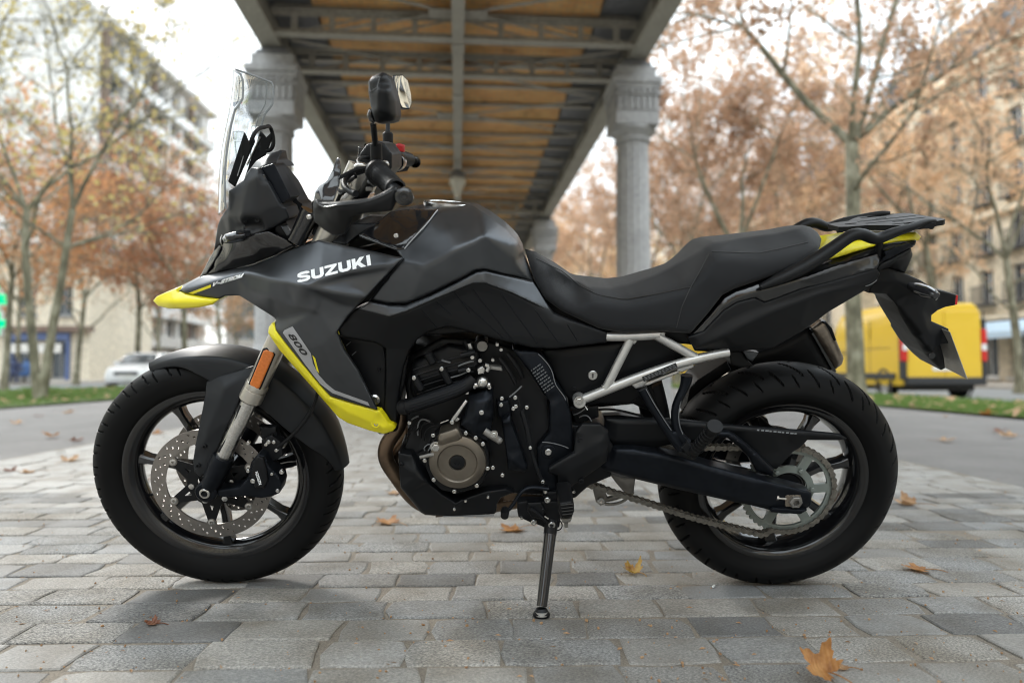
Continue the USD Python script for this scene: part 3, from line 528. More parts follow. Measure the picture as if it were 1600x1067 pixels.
# tall white block on the left: its long front follows the street, its blank end wall faces us
W, H = 23.0, 30.2; wins = []
for fl in range(9):
    for k in range(7): wins.append((0.9 + k * 2.85, 4.2 + fl * 2.9, 2.1, 1.75))
c = S(-33.2, 60.0)
tb, T = building('apartment_block', 'tall white modern apartment block with a blank end wall, upper left', c, ex_s, -lat_s, W, 16, H, wins, 'pale_concrete', 'window_white', sill=False)
for fl in range(9): obj('balcony_band', xf(box(0.6, W - 0.3, 3.0 + fl * 2.9, 4.0 + fl * 2.9, -0.9, -0.012), T), 'window_white' if fl % 3 else 'pale_concrete', tb)
for k in range(8): obj('pier', xf(box(0.15 + k * 2.85, 0.62 + k * 2.85, 0, H - 0.6, -0.55, -0.004), T), 'brown_panel' if k in (0, 3, 6) else 'white_render', tb)
obj('end_wall', xf(box(-0.35, -0.01, 0, H + 0.3, 0.0, 16), T), 'white_render', tb)
obj('roof', xf(box(-0.5, W + 0.3, H, H + 0.45, -1.1, 16.2), T), 'white_render', tb); obj('penthouse', xf(box(1.5, W - 2, H + 0.45, H + 3.0, 2.5, 12), T), 'pale_concrete', tb)
# cream building in front of it
W, H = 15.5, 9.2; wins = [(0.8 + k * 2.45, 4.5, 1.2, 2.1) for k in range(6)] + [(0.6 + k * 2.45, 0.12, 1.2, 2.7) for k in range(6)]
c = S(-43.4, 50.0)
cb, T = building('corner_shop_building', 'low cream corner building with shop doors behind the left trees', c, lat_s, ex_s, W, 9, H, wins, 'cream_render', 'window_grey', glass='window_glass', sill=True)
obj('cornice', xf(box(-0.3, W + 0.3, 3.35, 3.75, -0.5, -0.004), T), 'brown_panel', cb); obj('cornice', xf(box(-0.3, W + 0.3, H - 0.5, H - 0.1, -0.35, -0.004), T), 'cream_render', cb)
obj('roof', xf(box(-0.5, W + 0.3, H + 0.003, H + 0.35, -0.4, 9.3), T), 'slate_roof', cb)
obj('shutter', xf(box(9.05, 9.75, 4.4, 6.7, -0.06, -0.004), T), 'wood_shutter', cb); obj('shutter', xf(box(6.6, 7.2, 4.4, 6.7, -0.06, -0.004), T), 'wood_shutter', cb)
obj('shopfront', xf(cat_(box(10.2, 14.2, 2.78, 3.3, -0.30, -0.006), box(10.2, 10.4, 0.02, 2.779, -0.25, -0.006), box(14.0, 14.2, 0.02, 2.779, -0.25, -0.006)), T), 'shop_blue', cb)
obj('shop_blind', xf(box(10.4, 14.0, 1.9, 2.5, -0.8, -0.74), T), 'white_render', cb)
# glazed office further along, between cream building and the front wheel
W, H = 24.0, 8.6; wins = [(0.6 + k * 2.9, 3.9 + 2.3 * j, 2.4, 1.7) for k in range(8) for j in range(2)] + [(0.6 + k * 2.9, 0.4, 2.4, 2.6) for k in range(8)]
c = S(-27.5, 74.0)
ob, T = building('office_building', 'pale office with rows of bluish windows behind the front mudguard', c, lat_s, ex_s, W, 10, H, wins, 'pale_concrete', 'window_white', glass='shop_glass')
obj('roof', xf(box(-0.3, W + 0.3, H + 0.003, H + 0.4, -0.4, 10.3), T), 'pale_concrete', ob)
obj('banner', xf(box(6.35, 7.25, 3.6, 7.4, -0.25, -0.2), T), 'banner_green', ob)
wins = [(0.9 + k * 3.0, 4.0 + 3.0 * j, 1.3, 1.9) for k in range(6) for j in range(4)]
fb, T = building('brick_apartments', 'distant tan apartment house closing the left side of the boulevard', S(-24.0, 98.0), lat_s, ex_s, 19.0, 10, 17.0, wins, 'limestone', 'window_grey'); obj('roof', xf(box(-0.3, 19.3, 17.003, 17.5, -0.4, 10.3), T), 'slate_roof', fb)
# limestone apartment houses on the right
def haussmann(lat, s0, Wd, label, H=19.0, fl=6, base=3.6):
    wins = [(1.0 + k * 2.55, base + 0.9 + j * 2.85, 1.15, 1.95) for k in range(int((Wd - 1.5) / 2.55)) for j in range(fl - 1)] + [(0.7 + k * 2.55, 0.3, 1.7, 2.6) for k in range(int((Wd - 1.5) / 2.55))]
    c = S(lat, s0 + Wd); b, T = building('limestone_house', label, c, -ex_s, lat_s, Wd, 12, H, wins, 'limestone', 'window_white', glass='window_glass', sill=True, rail=True)
    for z in (base, base + 5.9, H - 0.5): obj('cornice', xf(box(-0.1, Wd + 0.1, z - 0.12, z + 0.16, -0.32, -0.005), T), 'limestone', b)
    rf = trimesh.creation.extrude_polygon(Polygon([(0, 0), (12, 0), (10.8, 3.2), (1.3, 3.2)]), Wd, engine='earcut'); rf.apply_transform(np.array([[0, 0, 1, 0], [0, 1, 0, H + 0.17], [1, 0, 0, 0], [0, 0, 0, 1.0]]))
    r = obj('roof', xf(rf, T), 'slate_roof', b)
    for k in range(int(Wd / 2.6)):
        d = obj('dormer', xf(box(1.0 + 2.6 * k, 2.2 + 2.6 * k, H + 0.5, H + 2.3, 0.15, 1.6), T), 'slate_roof', r)
    for k in range(int(Wd / 2.6)):
        w = obj('window', xf(box(1.15 + 2.6 * k, 2.05 + 2.6 * k, H + 0.65, H + 2.15, 0.10, 0.148), T), 'window_white', b); obj('pane', xf(box(1.22 + 2.6 * k, 1.98 + 2.6 * k, H + 0.72, H + 2.08, 0.08, 0.098), T), 'window_glass', w)
    for x in (0.2, Wd - 1.2): obj('chimney', xf(box(x, x + 1.0, H + 1.5, H + 5.2, 3.0, 6.0), T), 'brown_panel', r)
    return b, T
hb, T = haussmann(28.3, 30.0, 21.5, 'tall limestone apartment house with slate mansard at the right edge')
obj('shopfront', xf(cat_(box(6.0, 20.0, 2.95, 3.4, -0.5, -0.006), ), T), 'shop_dark', hb)
aw = thing('shop_awning', 'pale blue awning over the shop under the limestone house', 'awning', loc=None)
pr = trimesh.creation.extrude_polygon(Polygon([(-0.52, 3.35), (-0.52, 3.25), (-1.9, 2.55), (-1.95, 2.6), (-1.95, 2.35), (-2.0, 2.35), (-2.0, 2.7)]), 6.0, engine='earcut'); pr.apply_transform(np.array([[0, 0, 1, 11.0], [0, 1, 0, 0], [1, 0, 0, 0], [0, 0, 0, 1.0]]))
obj('canvas', xf(pr, T), 'awning_pale', aw); obj('arm', xf(cat_(box(11.2, 11.25, 2.5, 2.55, -1.9, -0.51), box(16.75, 16.8, 2.5, 2.55, -1.9, -0.51)), T), 'iron_rail', aw)
haussmann(28.6, -40.0, 64.0, 'long limestone terrace behind the camera on the right side of the boulevard', 18.0, 6)
haussmann(28.6, 55.0, 24.0, 'second limestone apartment house further along the right side', 17.0, 5)
haussmann(28.4, 82.0, 30.0, 'farthest limestone apartment house on the right side', 18.0, 6)
_b, _T = building('terrace_block', 'long pale terrace closing the boulevard behind the camera', S(-30.0, -52.0), lat_s, -ex_s, 60.0, 10, 20.0, [(1 + 3.2 * k, 1 + 3.2 * j, 1.4, 2.0) for k in range(18) for j in range(6)], 'cream_render', 'window_white'); obj('roof', xf(box(-.3, 60.3, 20.003, 22.5, -.3, 10), _T), 'slate_roof', _b)
_b, _T = building('limestone_terrace', 'long cream terrace behind the camera on the left side of the boulevard', S(-31.0, -40.0), ex_s, -lat_s, 66.0, 10, 18.0, [(1 + 3.2 * k, 1 + 3.2 * j, 1.4, 2.0) for k in range(20) for j in range(5)], 'cream_render', 'window_white'); obj('roof', xf(box(-.3, 66.3, 18.003, 20.5, -.3, 10), _T), 'slate_roof', _b)
for i_, (la_, ss_) in enumerate(((-11.5, -12.0), (9.0, -13.0), (-1.5, -19.0), (3.5, -23.0))):
    copy_of((a0, b0)[i_ % 2], 'plane tree number %s behind the camera on the %s verge' % (('one', 'two', 'three', 'four', 'five', 'six', 'seven')[i_], 'left' if la_ < 0 else 'right'), S(la_, ss_), i_ * 1.3, 0.9)
for s_, w_ in ((-0.4, 'single'),):
    for sg_ in (-1, 1): copy_of(col0, '%s stone column behind the camera on the %s' % (w_, 'left' if sg_ < 0 else 'right'), Vp(2.78 * sg_, s_), TH_V)
wins = [(1.2 + k * 2.9, 1 + 3.1 * j, 1.3, 2.0) for k in range(26) for j in range(5)]
far_b, T = building('terrace_block', 'far pale terrace closing the end of the boulevard beyond the viaduct', S(-24.0, 150.0), lat_s, ex_s, 78.0, 10, 17.5, wins, 'limestone', 'window_white'); obj('roof', xf(box(-.3, 78.3, 17.503, 20.0, -.3, 10), T), 'slate_roof', far_b)
# pharmacy crosses
def cross(center, size, label, d=0.16):
    g = thing('pharmacy_cross', label, 'sign', center, TH_S, group='green pharmacy crosses')
    a = size / 2; w = size / 6
    cr = unary_union([sbox(-a, -w, a, w), sbox(-w, -a, w, a)]); m = trimesh.creation.extrude_polygon(cr.buffer(0.06), d, engine='earcut'); R90 = np.array([[1, 0, 0, 0], [0, 0, -1, 0], [0, 1, 0, 0], [0, 0, 0, 1.0]])
    obj('housing', xf(m, R90), 'sign_white', g); l = trimesh.creation.extrude_polygon(cr, 0.03, engine='earcut'); l.apply_transform(R90); l.apply_translation((0, -d - 0.001, 0)); obj('lit_face', l, 'green_neon', g)
    l2 = l.copy(); l2.apply_translation((0, d + 0.032, 0)); obj('lit_face', l2, 'green_neon', g)
    obj('bracket', box(-a - 0.9, -a - 0.06, -0.1, -0.05, -0.04, 0.04), 'iron_rail', g)
cross(at_depth(-6, 468, 31.5), 1.25, 'upper of the two lit green pharmacy crosses at the left edge'); cross(at_depth(-2, 506, 31.0), 0.95, 'lower of the two lit green pharmacy crosses at the left edge')
# ---------------------------------------------------------------- vehicles in the background
def extr(poly, w, ax='x'):
    """a side profile (y forward, z up) given its width along x, centred"""
    m = trimesh.creation.extrude_polygon(Polygon(poly), w, engine='earcut'); m.apply_transform(np.array([[0, 0, 1, -w / 2], [1, 0, 0, 0], [0, 1, 0, 0], [0, 0, 0, 1.0]])); return m
def shell(stations, closed=True):
    """stations: (y, [(x, z) half profile from bottom centre outwards and up to top centre]) skinned and mirrored"""
    V, Fc = [], []; n = len(stations[0][1]) * 2 - 2
    for y, pr in stations:
        pr = [np.array(q, float) for q in pr]; ring = [(x, y, z) for x, z in pr] + [(-x, y, z) for x, z in pr[-2:0:-1]]; V += ring
    for i in range(len(stations) - 1):
        for j in range(n):
            k = (j + 1) % n; a, b, c, d = i * n + j, i * n + k, (i + 1) * n + k, (i + 1) * n + j; Fc += [(a, b, c), (a, c, d)]
    m0 = len(V); V += [tuple(np.mean(V[:n], 0)), tuple(np.mean(V[-n:], 0))]
    for j in range(n): k = (j + 1) % n; Fc += [(m0, k, j), (m0 + 1, (len(stations) - 1) * n + j, (len(stations) - 1) * n + k)]
    m = trimesh.Trimesh(V, Fc, process=False); trimesh.repair.fix_normals(m); return m
def car_wheel(parent, x, y, r, w=0.2):
    sg = 1 if x > 0 else -1; wl = thing('wheel', parent=parent, loc=(x, y, r))
    obj('tyre', lathe([(r * 0.62, -w / 2), (r * 0.95, -w / 2), (r, -w / 3), (r, w / 3), (r * 0.95, w / 2), (r * 0.62, w / 2)], (0, 0, 0), (1, 0, 0), 28), 'tyre_rubber', wl, smooth=40)
    obj('rim', lathe([(0.0, 0.35 * w), (0.10 * r, 0.40 * w), (0.30 * r, 0.30 * w), (0.55 * r, 0.38 * w), (0.63 * r, 0.46 * w), (0.63 * r, -0.3 * w)], (0, 0, 0), (sg, 0, 0), 24), 'wheel_alloy', wl, smooth=40)
def van(label):
    v = thing('delivery_van', label, 'van', group='yellow delivery vans on the right-hand road')
    def half(w, z0, z1, t=0.10): return [(0, z0), (w * 0.96, z0), (w, z0 + 0.15), (w, z0 + (z1 - z0) * 0.55), (w - t * 0.6, z1 - 0.28), (w - t * 1.6, z1 - 0.07), (w - t * 2.6, z1), (0, z1 + 0.01)]
    st = [(0.0, half(0.95, 0.42, 2.34)), (0.05, half(1.0, 0.36, 2.40)), (0.5, half(1.02, 0.34, 2.45)), (3.4, half(1.02, 0.34, 2.46)), (3.75, half(1.02, 0.34, 2.40)), (4.05, half(1.01, 0.34, 2.16, 0.14)), (4.45, half(1.0, 0.34, 1.62, 0.16)), (4.75, half(0.99, 0.34, 1.22, 0.12)), (5.25, half(0.95, 0.34, 1.08, 0.10)), (5.45, half(0.86, 0.40, 0.86, 0.10))]
    obj('body', shell(st), 'van_yellow', v, smooth=35)
    for sg in (-1, 1):
        obj('door', box(sg * 0.02, sg * 0.90, -0.022, 0.0, 0.55, 2.20, 0.012), 'van_yellow', v)
        obj('rear_pillar', box(sg * 0.925, sg * 1.035, -0.028, 0.16, 0.5, 2.0, 0.012), 'car_trim', v)
        tl = obj('tail_light', box(sg * 0.90, sg * 1.045, -0.045, 0.10, 0.95, 1.75, 0.015), 'red_lens', v); obj('reverse_lens', box(sg * 0.905, sg * 1.03, -0.052, -0.046, 1.22, 1.38), 'lamp_glass', tl)
        obj('side_trim', box(sg * 1.0, sg * 1.045, 0.35, 4.9, 0.50, 0.66, 0.01), 'car_trim', v)
        obj('window', hull([(sg * 1.024, 3.75, 1.30), (sg * 1.022, 4.45, 1.28), (sg * 0.93, 3.98, 2.0), (sg * 0.93, 3.75, 2.02), (sg * 1.0, 3.75, 1.30), (sg * 1.0, 4.45, 1.28), (sg * 0.90, 3.98, 2.0), (sg * 0.90, 3.75, 2.02)]), 'car_glass', v)
        obj('mirror', box(sg * 1.03, sg * 1.24, 4.35, 4.45, 1.35, 1.75, 0.03), 'car_trim', v)
        obj('headlight', box(sg * 0.55, sg * 0.90, 5.28, 5.42, 0.75, 1.02, 0.03), 'lamp_glass', v)
        for y in (0.95, 4.55): car_wheel(v, sg * 0.90, y, 0.335, 0.21)
        obj('side_seam', cat_(box(sg * 1.015, sg * 1.026, 0.6, 3.6, 1.30, 1.315), box(sg * 1.012, sg * 1.024, 1.65, 1.668, 0.66, 2.1), box(sg * 1.012, sg * 1.024, 3.05, 3.068, 0.66, 2.1)), 'car_trim', v); obj('handle', box(sg * 1.02, sg * 1.05, 3.15, 3.35, 1.20, 1.25, 0.008), 'car_trim', v)
        obj('hinge_strip', box(sg * 0.955, sg * 0.985, -0.025, -0.001, 0.55, 2.2), 'car_trim', v)
        obj('wheel_arch', lathe([(0.36, 0), (0.42, 0.0), (0.42, 0.012), (0.36, 0.012)], (sg * 1.018, 0.95, 0.36), (sg, 0, 0), 28, closed=True), 'car_trim', v)
    obj('bumper', box(-0.98, 0.98, -0.12, 0.06, 0.36, 0.56, 0.03), 'car_trim', v)
    obj('windscreen', hull([(-0.84, 4.06, 2.06), (0.84, 4.06, 2.06), (-0.90, 4.72, 1.26), (0.90, 4.72, 1.26), (-0.80, 4.10, 2.10), (0.80, 4.10, 2.10), (-0.86, 4.78, 1.28), (0.86, 4.78, 1.28)]), 'car_glass', v)
    obj('number_plate', box(-0.30, 0.26, -0.030, -0.022, 0.72, 0.84), 'number_plate', v); obj('plate_lamp', box(-0.26, 0.22, -0.045, -0.022, 0.88, 0.93), 'car_trim', v)
    obj('handle', box(0.03, 0.11, -0.05, -0.022, 1.08, 1.22, 0.006), 'car_trim', v)
    obj('chassis', box(-0.85, 0.85, 0.2, 5.0, 0.22, 0.40), 'car_trim', v)
    return v
v0 = van('yellow delivery van seen from behind, right of the rear number plate')
p0 = at_depth(1476, 600, 17.6); place(v0, (p0[0], p0[1], -0.10), -0.02 - 0.0)
p1 = at_depth(1083, 600, 38.0); copy_of(v0, 'yellow delivery van glimpsed above the rear tyre, under the silver subframe', (p1[0], p1[1], -0.10), 0.028)
def white_car():
    c = thing('parked_car', 'white hatchback facing us on the left road, above the front mudguard', 'car')
    def half(w, z0, z1, t): return [(0, z0), (w * 0.92, z0), (w, z0 + 0.12), (w, z0 + (z1 - z0) * 0.6), (w - t * 0.5, z1 - 0.10), (w - t, z1 - 0.02), (0, z1)]
    st = [(0.0, half(0.72, 0.34, 0.62, 0.1)), (0.06, half(0.82, 0.24, 0.80, 0.10)), (0.35, half(0.90, 0.20, 0.90, 0.12)), (1.0, half(0.93, 0.20, 1.0, 0.14)), (2.0, half(0.94, 0.20, 1.05, 0.12)), (3.6, half(0.94, 0.20, 1.08, 0.12)), (4.1, half(0.92, 0.24, 1.06, 0.14)), (4.25, half(0.84, 0.34, 0.95, 0.14))]
    obj('body', shell(st), 'car_white', c, smooth=35)
    cab = [(0.95, [(0, 0.98), (0.80, 0.98), (0.80, 1.0), (0.79, 1.01), (0, 1.02)]), (1.7, [(0, 0.98), (0.84, 0.98), (0.72, 1.42), (0.64, 1.46), (0, 1.48)]), (2.4, [(0, 0.98), (0.85, 0.98), (0.72, 1.48), (0.62, 1.53), (0, 1.55)]), (3.5, [(0, 0.98), (0.84, 0.98), (0.70, 1.46), (0.60, 1.51), (0, 1.53)]), (4.15, [(0, 0.98), (0.80, 0.98), (0.74, 1.12), (0.66, 1.16), (0, 1.18)])]
    obj('cabin', shell(cab), 'car_white', c, smooth=35)
    obj('windscreen', hull([(-0.72, 1.0, 1.04), (0.72, 1.0, 1.04), (-0.60, 1.66, 1.42), (0.60, 1.66, 1.42), (-0.74, 0.965, 1.05), (0.74, 0.965, 1.05), (-0.61, 1.64, 1.455), (0.61, 1.64, 1.455)]), 'car_glass', c)
    for sg in (-1, 1):
        for y0, y1 in ((1.45, 2.35), (2.45, 3.35)): obj('window', hull([(sg * 0.862, y0, 1.06), (sg * 0.862, y1, 1.06), (sg * 0.745, y0 + 0.25 * (y0 < 2), 1.42), (sg * 0.745, y1, 1.44), (sg * 0.83, y0, 1.06), (sg * 0.83, y1, 1.06), (sg * 0.71, y0 + 0.25 * (y0 < 2), 1.42), (sg * 0.71, y1, 1.44)]), 'car_glass', c)
        obj('headlight', hull([(sg * 0.50, 0.08, 0.70), (sg * 0.86, 0.32, 0.82), (sg * 0.84, 0.25, 0.62), (sg * 0.52, 0.05, 0.60), (sg * 0.55, 0.3, 0.82), (sg * 0.8, 0.4, 0.65)]), 'lamp_glass', c)
        obj('mirror', box(sg * 0.93, sg * 1.10, 1.42, 1.55, 1.0, 1.14, 0.03), 'car_white', c)
        for y in (0.80, 3.40): car_wheel(c, sg * 0.84, y, 0.315, 0.2)
        obj('wheel_arch', lathe([(0.33, 0), (0.40, 0.0), (0.40, 0.012), (0.33, 0.012)], (sg * 0.932, 0.80, 0.33), (sg, 0, 0), 28, closed=True), 'car_trim', c)
    obj('grille', box(-0.46, 0.46, -0.012, 0.05, 0.55, 0.70, 0.01), 'car_trim', c); obj('lower_grille', box(-0.62, 0.62, 0.03, 0.09, 0.26, 0.40, 0.01), 'car_trim', c)
    obj('number_plate', box(-0.26, 0.26, -0.022, -0.013, 0.46, 0.57), 'number_plate', c)
    return c
wc = white_car(); p0 = at_depth(196, 590, 28.5); place(wc, (p0[0], p0[1], -0.10), 0.10)
# two people sitting low by the kerb on the left, far behind: small seated figures
def seated(label, px, depth, coat, rz):
    p = thing('person', label, 'person', pt(px, depth, 0.02), rz)
    import manifold3d as m3
    J = {'pel': (0, 0, .46, .135), 'wst': (0, .03, .66, .125), 'che': (0, .02, .90, .15), 'shl': (.17, .02, .98, .07), 'shr': (-.17, .02, .98, .07), 'nk': (0, 0, 1.06, .055), 'hd': (0, -.02, 1.20, .10), 'hd2': (0, -.03, 1.12, .07),
         'knl': (.13, -.42, .48, .065), 'knr': (-.13, -.42, .48, .065), 'anl': (.14, -.46, .09, .045), 'anr': (-.14, -.46, .09, .045), 'tol': (.15, -.62, .05, .04), 'tor': (-.15, -.62, .05, .04), 'ell': (.25, -.10, .72, .048), 'elr': (-.25, -.10, .72, .048), 'hal': (.12, -.34, .58, .04), 'har': (-.12, -.34, .58, .04)}
    def ball(k): x, y, z, r = J[k]; return m3.Manifold.sphere(r, 14).translate((x, y, z))
    def limb(a, b): return m3.Manifold.batch_hull([ball(a), ball(b)])
    bones = [('pel', 'wst'), ('wst', 'che'), ('che', 'shl'), ('che', 'shr'), ('che', 'nk'), ('nk', 'hd2'), ('hd2', 'hd'), ('pel', 'knl'), ('pel', 'knr'), ('knl', 'anl'), ('knr', 'anr'), ('anl', 'tol'), ('anr', 'tor'), ('shl', 'ell'), ('shr', 'elr'), ('ell', 'hal'), ('elr', 'har')]
    body = m3.Manifold()
    for a, b in bones: body = body + limb(a, b)
    obj('body', body, coat, p, smooth=60); hd = trimesh.creation.icosphere(2, 0.108); hd.apply_scale((0.95, 1.05, 1.1)); hd.apply_translation((0, 0.0, 1.225)); obj('hair', hd, 'car_trim', p, smooth=True)
    b = thing('bench_block', 'low stone block under the seated figure in ' + label.split(' in ')[1].split(' ')[0], 'block', pt(px, depth, 0.02), rz); obj('block', box(-0.3, 0.3, -0.2, 0.25, 0.0, 0.33, 0.02), 'kerb_granite', b)
seated('person in navy coat sitting low by the left road, left of the white car', 25, 36.0, 'coat_navy', 0.4)
seated('person in blue jacket sitting low by the left road, behind the twin-stemmed tree', 42, 36.5, 'coat_blue', -0.3)

# ---------------------------------------------------------------- fallen leaves
def leaf_mesh(seed, size, curl=0.25, fold=0.0, twist=0.0):
    R = np.random.default_rng(seed); lobes = [(-2.25, 0.62), (-1.15, 0.86), (0.0, 1.0), (1.15, 0.86), (2.25, 0.62)]; pts = []
    th = np.linspace(-2.75, 2.75, 67)
    rad = np.full_like(th, 0.46)
    for a, r in lobes: rad = np.maximum(rad, r * np.clip(1 - np.abs(th - a) / 0.80, 0, 1) ** 0.62)
    rad = rad * (1 + 0.10 * np.sin(th * 19 + seed)) + R.normal(0, 0.02, len(th))
    out = np.stack([rad * np.sin(th), rad * np.cos(th)], 1); out = np.vstack([out, [[0, -0.12]]])
    poly = Polygon(out).buffer(0); poly = max(getattr(poly, 'geoms', [poly]), key=lambda g: g.area)
    g = np.stack(np.meshgrid(np.arange(-1, 1.01, 0.09), np.arange(-1, 1.01, 0.09)), -1).reshape(-1, 2); g = g[contains_xy(poly.buffer(-0.03), g[:, 0], g[:, 1])]
    bd = np.array([poly.exterior.interpolate(t, normalized=True).coords[0] for t in np.linspace(0, 1, 140)[:-1]])
    A_ = np.vstack([bd, g]); tri = Delaunay(A_).simplices; cen = A_[tri].mean(1); tri = tri[contains_xy(poly, cen[:, 0], cen[:, 1])]
    x, y = A_[:, 0], A_[:, 1]; r2 = x * x + y * y
    z = curl * (r2 * 0.55 + 0.22 * np.abs(x)) + 0.10 * (meshkit.noise(np.stack([x * 2.2 + seed, y * 2.2, x * 0], 1)) - 0.5) + fold * np.maximum(0, x - 0.15) * 1.3 + twist * x * y
    P = np.stack([x * (1 - 0.25 * curl * r2), y * (1 - 0.2 * curl * r2), z], 1) * size / 2
    m = trimesh.Trimesh(P, tri, process=False); st = tube([(0, -0.12 * size / 2, 0.0), (0.05 * size, -0.45 * size, 0.05 * size), (0.02 * size, -0.72 * size, 0.01 * size)], [0.0016, 0.0010], 5)
    return cat_(m, st)
def fallen(px, py, size, mat, label, seed, curl=0.3, fold=0.0, yaw=0.0, tilt=0.0, group=None, roll=0.0):
    m = leaf_mesh(seed, size, curl, fold); Rm = trimesh.transformations.euler_matrix(tilt, roll, yaw); m.apply_transform(Rm); p = G(px, py, 0.0)
    m.apply_translation((0, 0, 0.004 - np.percentile(m.vertices[:, 2], 6))); m.apply_translation(p)
    obj('fallen_leaf', m, mat, None, smooth=True, label=label, cat='leaf', group=group)
fallen(1287, 1062, 0.112, 'dry_leaf_orange', 'large curled orange leaf at the bottom edge, nearest the camera', 3, 0.55, 0.5, 0.7, 0.42, roll=-0.35)
fallen(1318, 1046, 0.045, 'dry_leaf_tan', 'small pale scrap of leaf touching the big curled orange leaf', 4, 0.2, yaw=1.2)
fallen(240, 977, 0.052, 'dry_leaf_brown', 'small dark red-brown leaf on the setts before the front wheel', 5, 0.3, 0.4, 1.5, 0.1)
fallen(990, 896, 0.105, 'dry_leaf_yellow', 'crinkled yellow and orange leaf between kickstand and rear tyre', 6, 0.9, 0.3, 0.3, -0.1)
fallen(1437, 892, 0.105, 'dry_leaf_orange', 'flat orange leaf on the setts right of the rear tyre', 7, 0.35, 0.0, 1.3, 0.05)
fallen(608, 818, 0.14, 'dry_leaf_orange', 'wide orange leaf on the setts below the skid plate', 8, 0.35, 0.2, 0.9)
fallen(804, 829, 0.15, 'dry_leaf_orange', 'wide orange leaf on the setts left of the kickstand', 9, 0.3, 0.1, 2.2)
fallen(616, 772, 0.12, 'dry_leaf_tan', 'pale tan leaf in the gap between front wheel and skid plate', 10, 0.3, 0.0, 0.2)
fallen(1420, 789, 0.15, 'dry_leaf_tan', 'curled tan leaf just beyond the rear tyre on the right setts', 12, 0.6, 0.4, 1.1)
L = [(108, 721, 0.20, 'dry_leaf_tan', 'pale curled leaf at the left edge of the paving beside the front tyre'), (15, 737, 0.13, 'dry_leaf_brown', 'dark leaf at the far left on the setts'), (45, 739, 0.14, 'dry_leaf_tan', 'thin leaf on the left setts beside the dark one'), (80, 682, 0.22, 'dry_leaf_orange', 'orange leaf alone on the left asphalt path'),
     (60, 650, 0.20, 'dry_leaf_brown', 'dark red leaf on the far side of the left asphalt path'), (105, 645, 0.26, 'dry_leaf_tan', 'pale leaf on the left path below the verge'), (26, 662, 0.22, 'dry_leaf_tan', 'faint pale leaf at the left end of the path'),
     (244, 678, 0.20, 'dry_leaf_orange', 'orange leaf seen through the upper spokes of the front wheel'), (220, 728, 0.14, 'dry_leaf_orange', 'leaf seen through the left spokes of the front wheel, upper one'), (226, 752, 0.12, 'dry_leaf_brown', 'leaf seen through the left spokes of the front wheel, lower one'),
     (1476, 688, 0.22, 'dry_leaf_tan', 'pale leaf in the middle of the right asphalt path'), (1560, 675, 0.24, 'dry_leaf_brown', 'darker leaf of the pair on the right path'), (1578, 682, 0.24, 'dry_leaf_tan', 'lighter leaf of the pair on the right path'), (1434, 637, 0.34, 'dry_leaf_brown', 'brown leaf at the edge of the right verge'),
     (1470, 641, 0.32, 'dry_leaf_orange', 'orange leaf on the right path close to the verge'), (1541, 648, 0.34, 'dry_leaf_orange', 'orange leaf below the verge at the right edge')]
for i, (px, py, sz, m, lab) in enumerate(L): fallen(px, py, sz, m, lab, 30 + i, 0.4 + 0.3 * (i % 3 == 0), 0.2 * (i % 2), i * 1.1)
R = np.random.default_rng(91); bits = []
for i in range(420):
    side = i % 2; lat = R.uniform(-14.2, -8.0) if side else R.uniform(6.75, 9.7); s = 9 + 26 * R.random() ** 1.4; p = S(lat, s, 0.05); n_ = 7; a = np.sort(R.uniform(0, 6.283, n_)); r0 = R.uniform(0.035, 0.075, n_); t = R.normal(0, 0.35, 2)
    V = np.c_[r0 * np.cos(a), r0 * np.sin(a), r0 * np.cos(a) * t[0] + r0 * np.sin(a) * t[1] + 0.02]; V = np.vstack([V, [[0, 0, 0]]]) + p; bits.append(trimesh.Trimesh(V, [(j, (j + 1) % n_, n_) for j in range(n_)], process=False))
obj('leaf_litter', cat_(bits), 'autumn_leaf', kind='stuff', label='scattered dead leaves caught in the grass verges', cat='leaf litter')
bits = []
for i in range(520):
    p = G(R.uniform(0, 1600), 690 + 377 * R.random() ** 0.8, 0.0); sz = R.uniform(0.0010, 0.0032); b = trimesh.creation.icosphere(0, sz); b.vertices *= R.uniform(0.6, 1.4, 3); b.vertices += R.normal(0, sz * 0.2, b.vertices.shape); b.apply_translation(p + [0, 0, sz * 0.6 + 0.001]); bits.append(b)
for i in range(160):
    p = G(R.uniform(0, 1600), 720 + 347 * R.random(), 0.0); sz = R.uniform(0.004, 0.010); a = R.uniform(0, 6.283); V = np.array([[-sz, 0, .0025], [0, sz * .35, .005], [sz, 0, .0025], [0, -sz * .35, .003]]) @ rotz(a)[:3, :3].T + p; bits.append(trimesh.Trimesh(V, [[0, 1, 2], [0, 2, 3]], process=False))
obj('paving_grit', cat_(bits), 'dry_leaf_tan', kind='stuff', label='grit and leaf crumbs on the granite setts', cat='grit')
w_ = box(-.009, .009, -.003, .003, .001, .005, .001); w_.apply_transform(rotz(1.1)); w_.apply_translation(G(1115, 917, 0)); obj('paper_scrap', w_, 'sign_white', None, label='tiny white scrap on the setts just left of the rear tyre foot', cat='scrap')
R = np.random.default_rng(77); k = 0
